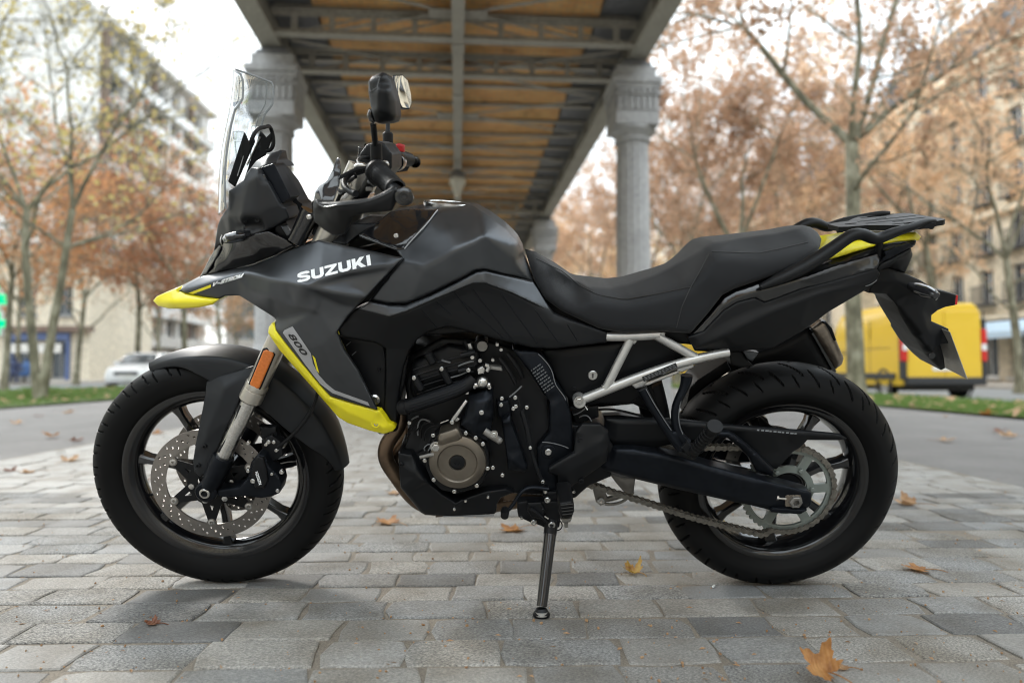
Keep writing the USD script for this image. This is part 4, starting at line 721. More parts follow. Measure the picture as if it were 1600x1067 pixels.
for side, x0, x1 in ((-1, -14.0, -3.4), (1, 2.8, 9.6)):
    for i in range(34):
        lat, s = R.uniform(x0, x1), 6 + 22 * R.random() ** 1.3; p = S(lat, s, 0.02 if (lat < -7.95 or lat > 6.7) else -0.014); m = leaf_mesh(100 + i, R.uniform(0.10, 0.17), R.uniform(0.2, 0.7), 0.2); m.apply_transform(rotz(R.uniform(0, 6.28))); m.apply_translation(p + [0, 0, 0.006 - m.vertices[:, 2].min()])
        obj('fallen_leaf', m, ('dry_leaf_orange', 'dry_leaf_tan', 'dry_leaf_brown')[i % 3], None, smooth=True, cat='leaf', group='small far leaves scattered over paths and verges', label='small dry leaf lying far off on the left path or verge' if side < 0 else 'small dry leaf lying far off on the right path or verge')
# ================================================================ the motorcycle
LEAN = 0.30652799; XR, RR, XF, RF = 0.71671, 0.31935, -0.7895, 0.3295
BZ = 0.004; CL, SL = math.cos(LEAN), math.sin(LEAN)
bike = UsdGeom.Xform.Define(stage, path_of('motorcycle')); bike.AddTranslateOp().Set(Gf.Vec3d(0, 0, BZ)); bike.AddRotateXOp().Set(math.degrees(LEAN)); bike = bike.GetPrim()
meta(bike, 'matt grey and yellow adventure motorcycle leaning on its kickstand', 'motorcycle')
_n = np.array([0, -CL, -SL]); _u = np.array([0, -SL, CL]); _o = np.array([0, 0, BZ])
def Bp(px, py, l):
    """pixel + distance l of the point left of the machine's middle plane -> machine coordinates (x to the rear, y = -l, z up its own plane)"""
    d = ray(px, py); t = (l - _n @ (CAM - _o)) / (_n @ d); w = CAM + d * t - _o
    return np.array([w[0], -l, w @ _u])
def P3(seq): return np.array([Bp(*q) for q in seq])
def px_scale(px, py, l): return np.linalg.norm(Bp(px + 10, py, l) - Bp(px, py, l)) / 10.0
U_ST = np.array([math.sin(math.radians(26)), 0, math.cos(math.radians(26))]); O_ST = np.array([XF + 0.037, 0, RF])
def steer(p, d=0.035):
    q = np.asarray(p) - O_ST; c, s = math.cos(d), math.sin(d)
    return O_ST + q * c + np.cross(U_ST, q) * s + np.outer(q @ U_ST, U_ST) * (1 - c)
def part(name, mesh, mat, parent=None, smooth=35, label=None, kind=None): return obj(name, mesh, mat, parent if parent is not None else bike, smooth, label=label, kind=kind)
def group(name, label=None):
    x = UsdGeom.Xform.Define(stage, path_of(name, bike)).GetPrim(); return meta(x, label)

class Panel:
    """a body panel: outline and inner crease points (px, py, l) give a surface l(x, z); 'back' closes it: mirror, a thickness, or a fixed l"""
    def __init__(s, outline, creases=(), back=('t', 0.004), r=0.004, step=0.007, soft=0.004, curve=0):
        O = P3(outline)
        if curve: O = np.vstack([spline(np.vstack([O, O[:1]]), len(O) * curve)[:-1]])
        xz, l = O[:, [0, 2]], -O[:, 1]; s.poly = Polygon(xz)
        if not s.poly.is_valid: print('INVALID outline', outline[0]); s.poly = s.poly.buffer(0); s.poly = max(getattr(s.poly, 'geoms', [s.poly]), key=lambda g: g.area)
        def dens(P, L, closed):
            out, lo = [], []
            n = len(P)
            for i in range(n if closed else n - 1):
                a, b = P[i], P[(i + 1) % n]; k = max(1, int(np.ceil(np.linalg.norm(b - a) / step))); t = np.arange(k)[:, None] / k
                out.append(a + (b - a) * t); lo.append(L[i] + (L[(i + 1) % n] - L[i]) * t[:, 0])
            if not closed: out.append(P[-1:]); lo.append(L[-1:])
            return np.vstack(out), np.concatenate(lo)
        Bd, Bl = dens(xz, l, True); pts, ls = [Bd], [Bl]
        for c in creases:
            c = [c] if np.ndim(c) == 1 else c; C = P3(c); q, w = dens(C[:, [0, 2]], -C[:, 1], False) if len(C) > 1 else (C[:, [0, 2]], -C[:, 1]); pts.append(q); ls.append(w)
        pts, ls = np.vstack(pts), np.concatenate(ls)
        # raster of l, softened
        x0, z0 = Bd.min(0) - 0.02; x1, z1 = Bd.max(0) + 0.02; h = 0.0025
        gx, gz = np.arange(x0, x1, h), np.arange(z0, z1, h); XX, ZZ = np.meshgrid(gx, gz, indexing='ij')
        lin = LinearNDInterpolator(pts + 1e-7 * np.random.default_rng(0).normal(size=pts.shape), ls)(XX, ZZ); nn = NearestNDInterpolator(pts, ls)(XX, ZZ)
        inside = contains_xy(s.poly, XX.ravel(), ZZ.ravel()).reshape(XX.shape); L = np.where(inside & ~np.isnan(lin), lin, nn)
        if soft > 0: L = gaussian_filter(L, soft / h)
        s.f = RegularGridInterpolator((gx, gz), L, bounds_error=False, fill_value=None); s.r = r
        P = [Bd]
        for q in (0.3, 1.0):
            if r > 0.0008:
                g = s.poly.buffer(-r * q)
                for gg in getattr(g, 'geoms', [g]):
                    if gg.is_empty: continue
                    k = max(6, int(gg.exterior.length / step)); P.append(np.array([gg.exterior.interpolate(t, normalized=True).coords[0] for t in np.linspace(0, 1, k)[:-1]]))
        g = s.poly.buffer(-max(r * 1.5, step * 0.6)); GX, GZ = np.meshgrid(np.arange(x0, x1, step), np.arange(z0, z1, step * 0.9), indexing='ij'); GX = GX + (np.arange(GX.shape[1]) % 2) * step / 2
        q = np.stack([GX.ravel(), GZ.ravel()], 1); q = q[contains_xy(g, q[:, 0], q[:, 1])] if not g.is_empty else q[:0]; P.append(q)
        P = np.vstack(P); P = P[np.unique(np.round(P / 2e-4).astype(int), axis=0, return_index=True)[1]]
        T = Delaunay(P).simplices; c = P[T].mean(1); T = T[contains_xy(s.poly, c[:, 0], c[:, 1])]
        a = P[T]; area = np.cross(a[:, 1] - a[:, 0], a[:, 2] - a[:, 0]); T = T[np.abs(area) > 1e-9]; area = area[np.abs(area) > 1e-9]; T[area < 0] = T[area < 0][:, ::-1]
        lv = s.at(P); front = np.c_[P[:, 0], -lv, P[:, 1]]
        if back == 'mirror': bk = np.c_[P[:, 0], lv, P[:, 1]]
        elif back[0] == 't': bk = np.c_[P[:, 0], -(lv - back[1]), P[:, 1]]
        else: bk = np.c_[P[:, 0], np.full(len(P), -back[1]), P[:, 1]]
        E = np.sort(np.vstack([T[:, [0, 1]], T[:, [1, 2]], T[:, [2, 0]]]), 1); _, inv, cnt = np.unique(E, axis=0, return_inverse=True, return_counts=True); inv = inv.ravel()
        D = np.vstack([T[:, [0, 1]], T[:, [1, 2]], T[:, [2, 0]]])[cnt[inv] == 1]; n = len(P)
        W = np.vstack([np.c_[D[:, 0], D[:, 0] + n, D[:, 1] + n], np.c_[D[:, 0], D[:, 1] + n, D[:, 1]]])
        s.mesh = trimesh.Trimesh(np.vstack([front, bk]), np.vstack([T, T[:, ::-1] + n, W]), process=False)
    def at(s, P):
        P = np.atleast_2d(P); l = s.f(P)
        if s.r > 0.0008:
            import shapely
            d = shapely.distance(shapely.points(P), s.poly.exterior); d = np.clip(d, 0, s.r); l = l - (s.r - np.sqrt(np.maximum(0, s.r ** 2 - (s.r - d) ** 2)))
        return l
    def on(s, px, py, lift=0.0):
        l = 0.15
        for _ in range(6):
            q = Bp(px, py, l); l = float(s.at([[q[0], q[2]]])[0]) + lift
        return Bp(px, py, l)
    def decal(s, mesh2, mapping, lift=0.0009, thick=0.0006):
        """mesh2: flat extruded mesh (xy, z 0..1); mapping(xy) -> pixels"""
        v, f = trimesh.remesh.subdivide_to_size(mesh2.vertices, mesh2.faces, max_edge=mapping.edge) if getattr(mapping, 'edge', None) else (mesh2.vertices, mesh2.faces)
        top = v[:, 2] > 0.5 * v[:, 2].max(); px = mapping(v[:, :2]); out = np.array([s.on(a, b, lift if t else lift - thick) for (a, b), t in zip(px, top)])
        m = trimesh.Trimesh(out, f, process=False); return m
def quad_map(w, h, bl, br, tr, tl, edge=None):
    def f(xy):
        u, v = xy[:, 0:1] / w, xy[:, 1:2] / h; return (1 - u) * (1 - v) * np.array(bl) + u * (1 - v) * np.array(br) + u * v * np.array(tr) + (1 - u) * v * np.array(tl)
    f.edge = edge; return f
def id_map(edge=4.0):
    def f(xy): return xy
    f.edge = edge; return f
def poly_px(pts): return trimesh.creation.extrude_polygon(Polygon(pts).buffer(0), 1.0, engine='earcut')
def text_fit(text, bold=True, slant=0.0, heavy=0.0):
    m = meshkit.text_mesh(text, 1.0, 0.2, bold=bold); up = m.face_normals[:, 2] > 0.9; tv = m.vertices[m.faces[up]][:, :, :2]; sh = unary_union([Polygon(t) for t in tv if Polygon(t).area > 1e-9]).buffer(heavy, join_style=1).simplify(0.003); m = poly_mesh(sh, 0.2); m.vertices[:, 0] += slant * m.vertices[:, 1]; m.vertices[:, :2] -= m.vertices[:, :2].min(0); return m, m.vertices[:, 0].max(), m.vertices[:, 1].max()
def plate(outline, l0, l1, r=0.002, step=0.01):
    """a flat piece between l0 (outer) and l1, its outline traced at l0"""
    return Panel([(a, b, l0) for a, b in outline], (), ('l', l1), r, step, 0).mesh
def turned(px, py, l, profile, n=40):
    """profile (radius, l offset outwards) about the across axis"""
    return lathe(profile, Bp(px, py, l), (0, -1, 0), n)
def bolt(px, py, l, r=0.005, hgt=0.004, mat='polished_steel', parent=None, kind='socket'):
    o = Bp(px, py, l)
    if kind == 'hex':
        hx = lathe([(r * 1.5, -0.004), (r * 1.5, 0.001), (r, 0.001)], o, (0, -1, 0), 20); h6 = lathe([(r, 0.0), (r, hgt), (r * 0.85, hgt + 0.0008), (0, hgt + 0.0008)], o, (0, -1, 0), 6); m = cat_(hx, h6)
    else: m = lathe([(r, -0.006), (r, hgt * 0.8), (r * 0.85, hgt), (r * 0.55, hgt), (r * 0.5, hgt * 0.35), (0, hgt * 0.35)], o, (0, -1, 0), 14)
    return part('bolt', m, mat, parent, 30)
def mirrored(m): m = m.copy(); m.vertices[:, 1] *= -1; m.faces = m.faces[:, ::-1]; return m

# ---------------------------------------------------------------- wheels
def tyre_mesh(R, half, sipes, N, depth=0.006, na=960):
    sec = CubicSpline(np.linspace(0, 1, len(half)), np.array(half))(np.linspace(0, 1, 29)); sec = np.vstack([sec, (sec[:-1] * [-1, 1])[::-1]]); ns = len(sec)
    arc = np.concatenate([[0], np.cumsum(np.linalg.norm(np.diff(sec, axis=0), axis=1))]); arc -= arc[-1] / 2          # + on the left half first
    arc = -arc
    a = np.arange(na) / na * 2 * np.pi; A_, S_ = np.meshgrid(a, arc, indexing='ij'); cut = np.zeros_like(A_); pitch = 2 * np.pi / N
    for (s0, s1, off, slope, wid, bend) in sipes:
        for sg in (1, -1):
            sa = S_ * sg; ctr = off + slope * (sa - s0) + bend * (sa - s0) ** 2 + (0.5 if sg < 0 else 0)
            ph = (A_ * R / (pitch * R) - ctr / (pitch * R)); ph = (ph - np.round(ph)) * pitch * R
            inside = np.clip((sa - s0) / 0.003, 0, 1) * np.clip((s1 - sa) / 0.003, 0, 1); cut = np.maximum(cut, inside * np.clip((wid - np.abs(ph)) / 0.0012, 0, 1))
    nrm = np.gradient(sec, axis=0); nrm = np.stack([-nrm[:, 1], nrm[:, 0]], 1); nrm /= np.linalg.norm(nrm, axis=1, keepdims=True); nrm *= np.sign((nrm * (sec - [0, R - 0.06])).sum(1, keepdims=True))
    # raised rings on the side walls
    ridge = 0.0008 * np.exp(-((np.abs(S_) - np.abs(arc).max() * 0.80) / 0.0015) ** 2) + 0.0009 * np.exp(-((np.abs(S_) - np.abs(arc).max() * 0.92) / 0.0012) ** 2)
    L = sec[None, :, 0] + nrm[None, :, 0] * (ridge - cut * depth); Rr = sec[None, :, 1] + nrm[None, :, 1] * (ridge - cut * depth)
    V = np.stack([Rr * np.cos(A_), -L, Rr * np.sin(A_)], -1).reshape(-1, 3); i = np.arange(na)[:, None]; j = np.arange(ns - 1)[None]; i2 = (i + 1) % na
    q = np.stack([i * ns + j, i2 * ns + j, i2 * ns + j + 1, i * ns + j + 1], -1).reshape(-1, 4); Fc = np.vstack([q[:, [0, 2, 1]], q[:, [0, 3, 2]]])
    m = trimesh.Trimesh(V, Fc, process=False)
    return m
def move_to(m, x, z, st):
    m = m.copy(); m.apply_translation((x, 0, z))
    if st: m.vertices = steer(m.vertices)
    return m
def wheel(name, x, R, half, sipes, N, rim, spoke_r, spoke_w, st, spin, hub_l, label=None):
    g = group(name, label)
    part('tyre', move_to(tyre_mesh(R, half, sipes, N), x, R, st), 'tyre_rubber', g, smooth=28)
    ring = lathe([(r, l) for l, r in rim], (0, 0, 0), (0, -1, 0), 120, closed=True); part('rim', move_to(ring, x, R, st), 'gloss_black', g, smooth=40)
    for k in range(7):
        a = spin + k * 2 * np.pi / 7; c, s_ = math.cos(a), math.sin(a); r0, r1 = 0.032, spoke_r
        pts = []
        for rr, w, l in ((r0, spoke_w * 0.85, hub_l), (0.5 * (r0 + r1), spoke_w * 0.62, 0.019), (r1 - 0.02, spoke_w * 0.72, 0.017), (r1 + 0.006, spoke_w * 1.15, 0.018)):
            pts.append([(rr * c - w / 2 * s_ * e, -l * f_, rr * s_ + w / 2 * c * e) for e, f_ in ((-1, 0.75), (-0.6, 1), (0.6, 1), (1, 0.75), (1, -0.75), (0.6, -1), (-0.6, -1), (-1, -0.75))])
        V = np.array(pts).reshape(-1, 3); Fc = []
        for i in range(3):
            for j in range(8): kk = (j + 1) % 8; Fc += [(i * 8 + j, i * 8 + kk, (i + 1) * 8 + kk), (i * 8 + j, (i + 1) * 8 + kk, (i + 1) * 8 + j)]
        m = trimesh.Trimesh(V, Fc, process=False); trimesh.repair.fix_normals(m); part('spoke', move_to(m, x, R, st), 'gloss_black', g, smooth=30)
    hub = lathe([(0.0, -hub_l - 0.012), (0.03, -hub_l - 0.012), (0.045, -hub_l), (0.040, -0.012), (0.040, 0.012), (0.045, hub_l), (0.03, hub_l + 0.012), (0.0, hub_l + 0.012)], (0, 0, 0), (0, -1, 0), 40); part('hub', move_to(hub, x, R, st), 'gloss_black', g)
    v = tube([(spoke_r + 0.004, 0, 0), (spoke_r - 0.018, -0.010, 0), (spoke_r - 0.036, -0.022, 0)], [0.0045, 0.004, 0.0035], 8); va = math.radians(198 if st else 262); c, s_ = math.cos(va), math.sin(va); v.apply_transform(np.array([[c, 0, -s_, 0], [0, 1, 0, 0], [s_, 0, c, 0], [0, 0, 0, 1.0]])); part('valve', move_to(v, x, R, st), 'soft_rubber', g)
    return g
fhalf = [(.033, .243), (.046, .256), (.0535, .274), (.0555, .289), (.051, .3045), (.038, .3185), (.020, .3268), (0, .3295)]
rhalf = [(.052, .222), (.066, .236), (.0750, .253), (.0755, .266), (.0685, .284), (.050, .3035), (.026, .3155), (0, .31935)]
frim = [(-.037, .2475), (-.034, .2475), (-.031, .234), (-.019, .222), (.019, .222), (.031, .235), (.034, .2475), (.037, .2475), (.0365, .236), (.031, .227), (.027, .219), (.020, .212), (.006, .2065), (-.006, .2065), (-.020, .212), (-.027, .219), (-.031, .227), (-.0365, .236)]
rrim = [(-.056, .2255), (-.053, .2255), (-.050, .212), (-.032, .202), (.032, .202), (.050, .212), (.053, .2255), (.056, .2255), (.0555, .214), (.048, .205), (.040, .199), (.026, .194), (.008, .1885), (-.008, .1885), (-.026, .194), (-.040, .199), (-.048, .205), (-.0555, .214)]
fs = [(0.020, 0.063, 0.0, -0.55, 0.0027, 0), (0.034, 0.068, 0.033, -0.40, 0.0022, 0), (0.004, 0.030, 0.050, -0.9, 0.0027, 0)]
fw = wheel('front_wheel', XF, RF, fhalf, fs, 30, frim, 0.209, 0.029, True, math.radians(270), 0.040)
rs = [(0.004, 0.056, 0.0, -1.25, 0.0034, 6.0), (0.034, 0.084, 0.040, -0.62, 0.0033, 0), (0.058, 0.088, 0.085, -0.45, 0.0028, 0)]
rw = wheel('rear_wheel', XR, RR, rhalf, rs, 19, rrim, 0.190, 0.033, False, math.radians(270), 0.052)

def ring_disc(R0, R1, t, holes=(), n=96, extra=None):
    p = Point(0, 0).buffer(R1, n // 4).difference(Point(0, 0).buffer(R0, n // 4))
    if extra is not None: p = extra(p)
    if holes: p = p.difference(unary_union([Point(r * math.cos(a), r * math.sin(a)).buffer(hr, 3) for r, a, hr in holes]))
    m = poly_mesh(p, t); m.apply_transform(np.array([[1, 0, 0, 0], [0, 0, -1, 0], [0, 1, 0, 0], [0, 0, 0, 1.0]])); return m       # xy -> xz, grows towards -y (the left)
for sgn, lab in ((1, None), (-1, None)):
    hs = []
    for k in range(26):
        a = k * 2 * np.pi / 26
        for j, (rr, da) in enumerate(((0.1275, 0.0), (0.1365, 0.085), (0.1455, 0.17))): hs.append((rr, a + da, 0.0031 if (k + j) % 5 else 0.0036))
    def tabs(p): return unary_union([p] + [Point(0.1135 * math.cos(a), 0.1135 * math.sin(a)).buffer(0.0125, 8) for a in np.arange(6) * np.pi / 3 + 0.42])
    d = ring_disc(0.1165, 0.155, 0.0045, hs, 128, tabs)
    car = unary_union([Point(0, 0).buffer(0.062, 16).difference(Point(0, 0).buffer(0.036, 16))] + [LineString([(0.045 * math.cos(a + e), 0.045 * math.sin(a + e)), (0.110 * math.cos(a), 0.110 * math.sin(a))]).buffer(0.0085) for a in np.arange(6) * np.pi / 3 + 0.42 for e in (-0.5, 0.5)]); cm = poly_mesh(car, 0.004); cm.apply_transform(np.array([[1, 0, 0, 0], [0, 0, -1, 0], [0, 1, 0, 0], [0, 0, 0, 1.0]]))
    bob = ([lathe([(0.0085, -0.001), (0.0085, 0.0065), (0.006, 0.0075), (0.0035, 0.0075), (0.003, 0.004), (0, 0.004)], (0.1115 * math.cos(a), 0, 0.1115 * math.sin(a)), (0, -1, 0), 16) for a in np.arange(6) * np.pi / 3 + 0.42])
    hb_ = ([lathe([(0.0075, 0), (0.0075, 0.006), (0.004, 0.007), (0, 0.007)], (0.052 * math.cos(a), 0, 0.052 * math.sin(a)), (0, -1, 0), 14) for a in np.arange(6) * np.pi / 3 + 0.1])
    for m, mt, nm in [(d, 'disc_steel', 'brake_disc'), (cm, 'black_plastic', 'disc_carrier')] + [(q, 'polished_steel', 'disc_bobbin') for q in bob] + [(q, 'polished_steel', 'disc_bolt') for q in hb_]:
        m.apply_translation((0, -0.068, 0))
        if sgn < 0: m = mirrored(m)
        part(nm, move_to(m, XF, RF, True), mt, fw)
# ---------------------------------------------------------------- front mudguard
def guard_shell(a0, a1, n=60, m=26):
    V = []
    for i in range(n):
        u = i / (n - 1); a = math.radians(a0 + (a1 - a0) * u); Ro = RF + 0.018 + 0.010 * math.sin(math.pi * min(1, u * 1.5)) ** 1.2
        taper = min(1.0, 0.26 + 3.4 * u, 0.60 + 2.6 * (1 - u)); w = 0.069 * taper; skirt = 0.004 + 0.070 * min(1, u * 3.2) * math.exp(-((u - 0.54) / 0.36) ** 4)
        for j in range(m):
            t = -1 + 2 * j / (m - 1); s_ = abs(t); flat = 0.72
            if s_ < flat: l = w * (s_ / flat) * 0.93; r = Ro - 0.013 * (s_ / flat) ** 1.6
            else: q = (s_ - flat) / (1 - flat); l = w * (0.93 + 0.07 * min(1, q * 3)); r = Ro - 0.013 - 0.007 * min(1, q * 3) - skirt * q
            V.append((r * math.cos(a), -math.copysign(l, t), r * math.sin(a)))
    V = np.array(V); Vi = V * [1, 1, 1]; cen = np.stack([Vi[:, 0] * 0, Vi[:, 1] * 0.955, Vi[:, 0] * 0], 1); rad = np.hypot(V[:, 0], V[:, 2]); Vi = np.stack([V[:, 0] * (rad - 0.003) / rad, V[:, 1] * 0.95, V[:, 2] * (rad - 0.003) / rad], 1)
    Fc = []; N = n * m
    for i in range(n - 1):
        for j in range(m - 1):
            p = i * m + j; Fc += [(p, p + 1, p + m + 1), (p, p + m + 1, p + m), (N + p, N + p + m + 1, N + p + 1), (N + p, N + p + m, N + p + m + 1)]
    def rim(a, b): Fc.extend([(a, N + a, N + b), (a, N + b, b)])
    for j in range(m - 1): rim(j + 1, j); rim((n - 1) * m + j, (n - 1) * m + j + 1)
    for i in range(n - 1): rim(i * m, (i + 1) * m); rim((i + 1) * m + m - 1, i * m + m - 1)
    return trimesh.Trimesh(np.vstack([V, Vi]), Fc, process=False)
mg = group('front_mudguard')
part('guard', move_to(guard_shell(115.5, 3.5), XF, RF, True), 'matte_guard', mg, smooth=24)
fl = Panel([(322, 597, .071), (340, 588, .072), (368, 580, .074), (396, 572, .078), (399, 580, .082), (384, 602, .098), (368, 640, .104), (352, 672, .106), (340, 700, .106), (333, 722, .104), (325, 741, .100), (312, 745, .098), (303, 738, .097), (301, 720, .097), (306, 690, .095), (314, 650, .090), (320, 618, .086)],
           [[(381, 588, .090), (350, 606, .104), (338, 640, .108), (322, 673, .109)], [(346, 665, .110), (322, 684, .110), (309, 699, .102)], [(330, 705, .107), (316, 728, .104)]], ('t', 0.005), 0.003, 0.006, 0.0025)
part('leg_guard', fl.mesh, 'matte_guard', mg); part('leg_guard', mirrored(fl.mesh), 'matte_guard', mg)
for q in ((320, 697, .108), (310, 727, .104)): bolt(*q, r=0.0055, mat='black_plastic', parent=mg)
# ---------------------------------------------------------------- fork
fk = group('front_fork')
top, mid, low, axl = Bp(462, 472, .104), Bp(399.5, 606, .104), Bp(350, 712, .104), Bp(329, 757, .104)
dirf = (mid - top) / np.linalg.norm(mid - top); top2 = top - dirf * 0.36
def both(name, m, mat, par, smooth=40):
    part(name, m, mat, par, smooth); part(name, mirrored(m), mat, par, smooth)
both('outer_tube', tube([top2, mid], [0.0255], 28), 'fork_anodised', fk)
both('collar', lathe([(0.0256, -0.004), (0.0285, 0.0), (0.0285, 0.012), (0.0268, 0.014), (0.0285, 0.018), (0.029, 0.045), (0.0245, 0.050), (0.02, 0.050)], mid - dirf * 0.012, dirf, 32), 'fork_anodised', fk)
both('inner_tube', tube([mid + dirf * 0.03, low + dirf * 0.02], [0.0198], 24), 'polished_steel', fk)
both('fork_shoe', hull(np.vstack([tube([low, low + dirf * 0.03], [0.0265], 16).vertices, tube([low + dirf * 0.02, axl + dirf * 0.004], [0.029, 0.024], 16).vertices])), 'navy_black_metal', fk)
both('axle_clamp', lathe([(0.026, -0.022), (0.028, -0.018), (0.028, 0.014), (0.024, 0.018), (0.0, 0.018)], Bp(325, 765, .104), (0, -1, 0), 24), 'navy_black_metal', fk)
ax = Bp(325, 765, .104); part('axle_bolt', lathe([(0.0135, 0.0), (0.0135, 0.0225), (0.0115, 0.024), (0.0085, 0.024), (0.0080, 0.012), (0.0, 0.012)], ax, (0, -1, 0), 24), 'polished_steel', fk)
rf = Panel([(411, 548, .131), (416, 546.5, .131), (426.5, 551, .131), (427.5, 555, .131), (405.5, 606, .131), (401, 608.5, .131), (391, 603.5, .131), (390, 599, .131)], (), ('t', .010), .0025, .004, 0)
part('reflector_base', Panel([(410, 545, .129), (417, 543.5, .129), (428.5, 549, .129), (430, 554, .129), (406.5, 609, .129), (402, 611.5, .129), (389, 605.5, .129), (387.5, 600, .129)], (), ('t', .014), .003, .006, 0).mesh, 'soft_rubber', fk)
part('reflector', rf.mesh, 'amber_lens', fk, label='amber reflector on the left fork tube')
pl = [(376, 633, .118), (352, 690, .118), (342, 706, .118)]
part('guide_rod', tube(P3(pl), [0.0035], 8), 'dark_metal', fk)
# calipers, hose
def caliper():
    a = plate([(392, 722), (402, 710), (413, 712), (420, 728), (437, 748), (439, 757), (436, 771), (425, 776), (408, 779), (385, 776), (360, 778), (340, 776), (338, 766), (372, 762), (386, 748)], .114, .062, .004, .007); return a
cg_ = group('brake_caliper'); part('body', caliper(), 'navy_black_metal', cg_); part('body', mirrored(caliper()), 'navy_black_metal', cg_)
part('piston_cover', plate([(394, 722), (402, 713), (411, 716), (416, 734), (418, 752), (412, 763), (398, 762), (392, 745)], .122, .1145, .003, .006), 'dark_metal', cg_)
tm, tw, th = text_fit('NISSIN', True); 
class Flat:
    def __init__(s, l): s.l = l
    def on(s, px, py, lift=0): return Bp(px, py, s.l + lift)
    decal = Panel.decal
part('lettering', Flat(.122).decal(tm, quad_map(tw, th, (398.2, 737.5), (404.5, 757.5), (409.0, 756.0), (402.7, 736.0), .25)), 'white_decal', cg_, smooth=False)
for q, r in (((395.5, 751, .122), .0062), ((440, 737, .10), .006), ((434, 766, .113), .005), ((388, 735, .10), .005), ((420, 690, .085), .0055), ((428, 690, .085), .005), ((416, 694, .088), .0045), ((388, 692, .088), .005), ((432, 703, .085), .0045), ((425, 740, .116), .004)): bolt(*q, r=r, parent=cg_)
part('banjo_block', cat_(plate([(408, 688), (424, 680), (440, 692), (442, 712), (428, 722), (412, 712)], .085, .055, .003), plate([(404, 666), (430, 668), (436, 686), (410, 690)], .07, .05, .003)), 'dark_metal', cg_)
part('brake_hose', tube(P3([(432, 700, .082), (452, 684, .085), (478, 655, .082), (494, 622, .075), (497, 590, .06), (488, 540, .05)]), [0.0045], 8), 'soft_rubber', cg_)
part('sensor_wire', tube(P3([(426, 704, .08), (440, 700, .08), (449, 690, .06)]), [0.003], 6), 'polished_steel', cg_)
# ---------------------------------------------------------------- rear disc (right side) and caliper
rd = ring_disc(0.082, 0.118, 0.0045, [(0.093 + 0.012 * (k % 2), k * 0.2417, 0.003) for k in range(26)]); rd.apply_translation((0, 0.072, 0)); part('brake_disc', move_to(rd, XR, RR, False), 'disc_steel', rw)
part('rear_caliper', plate([(1165, 655), (1185, 645), (1200, 655), (1205, 672), (1180, 676), (1160, 670)], -.06, -.11, .004), 'dark_metal')
part('sensor_wire', tube(P3([(1170, 662, -.05), (1180, 650, -.05), (1196, 660, -.05), (1215, 668, -.05)]), [0.004], 6), 'soft_rubber')
# ---------------------------------------------------------------- bodywork: shroud, beak, nose
shroud_o = [(278, 455, .050), (296, 442, .046), (314, 432.5, .044), (329, 429, .050), (362, 421, .062), (393, 415, .080), (426, 402, .105), (464, 387, .125), (497, 375.5, .145), (536, 384, .172), (589, 395, .190), (622, 402.5, .198),
            (630, 403.5, .198), (617, 417, .205), (596, 438, .215), (571, 466, .222), (555, 481.5, .214), (541, 497, .212), (526, 520, .224), (538, 548, .216), (560, 581, .208), (589, 641, .190), (553, 631, .185), (516, 619.5, .178), (500, 602, .178), (478, 575.5, .182), (445, 535, .186), (430.5, 516, .178), (427.5, 506, .166), (432, 499.5, .150), (426, 495, .148), (374, 462.5, .104), (366, 462, .100), (350, 463, .098), (341, 467.5, .094), (317, 464, .084), (295, 459.5, .066)]
shr = Panel(shroud_o, [
    [(285, 456.5, .070), (330, 439.5, .102), (382, 423.0, .124), (420, 435, .178), (474, 448, .242)],
    [(474, 448, .242), (530, 457, .238), (570, 464.5, .230)],
    [(474, 446, .240), (537, 427, .226), (600, 415.5, .216), (617, 413.5, .207)], [(490, 447, .234), (540, 434, .212), (600, 424, .206)], [(505, 452, .234), (560, 455, .222)],
    [(478, 450, .238), (504, 464, .220), (532, 477.5, .212), (553, 481, .212)],
    [(389, 452, .134), (420, 462.5, .184), (489, 487, .226)],
    [(489, 487, .222), (520, 497, .218), (540, 496, .212)],
    [(430, 502, .158), (489, 487, .220)], [(441, 517, .190), (489, 487, .221)],
    [(500, 540, .216), (525, 580, .204), (550, 610, .195)], [(520, 520, .224), (556, 582, .207), (585, 636, .191)], [(455, 470, .200)]], ('t', .007), .0035, .0055, .0034)
part('side_shroud', shr.mesh, 'matte_grey_paint', smooth=50); part('side_shroud', mirrored(shr.mesh), 'matte_grey_paint', smooth=50)
# top of the beak between both shrouds
bt = Panel([(275, 451, .0), (296, 440, .0), (314, 431, .0), (335, 424, .0), (365, 420, .0), (365, 428, .05), (330, 434, .05), (314, 437, .046), (296, 444, .046), (279, 456, .048)], (), 'mirror', .001, .007, .002)
part('beak_top', bt.mesh, 'matte_grey_paint')
bk = Panel([(238.5, 470, .016), (244, 463.4, .030), (258, 457, .042), (274.5, 450.5, .046), (279, 455.5, .052), (295, 460, .070), (317.5, 464.5, .088), (342, 467.5, .098), (332, 476, .098), (310, 481, .086), (282, 483, .066), (261, 482.5, .046), (246, 478.5, .026)], [[(240.5, 472, .022), (265, 471.5, .066), (314, 469.5, .098), (336, 470, .102)]], 'mirror', .004, .006, .0025)
part('beak_tip', bk.mesh, 'yellow_paint', smooth=50)
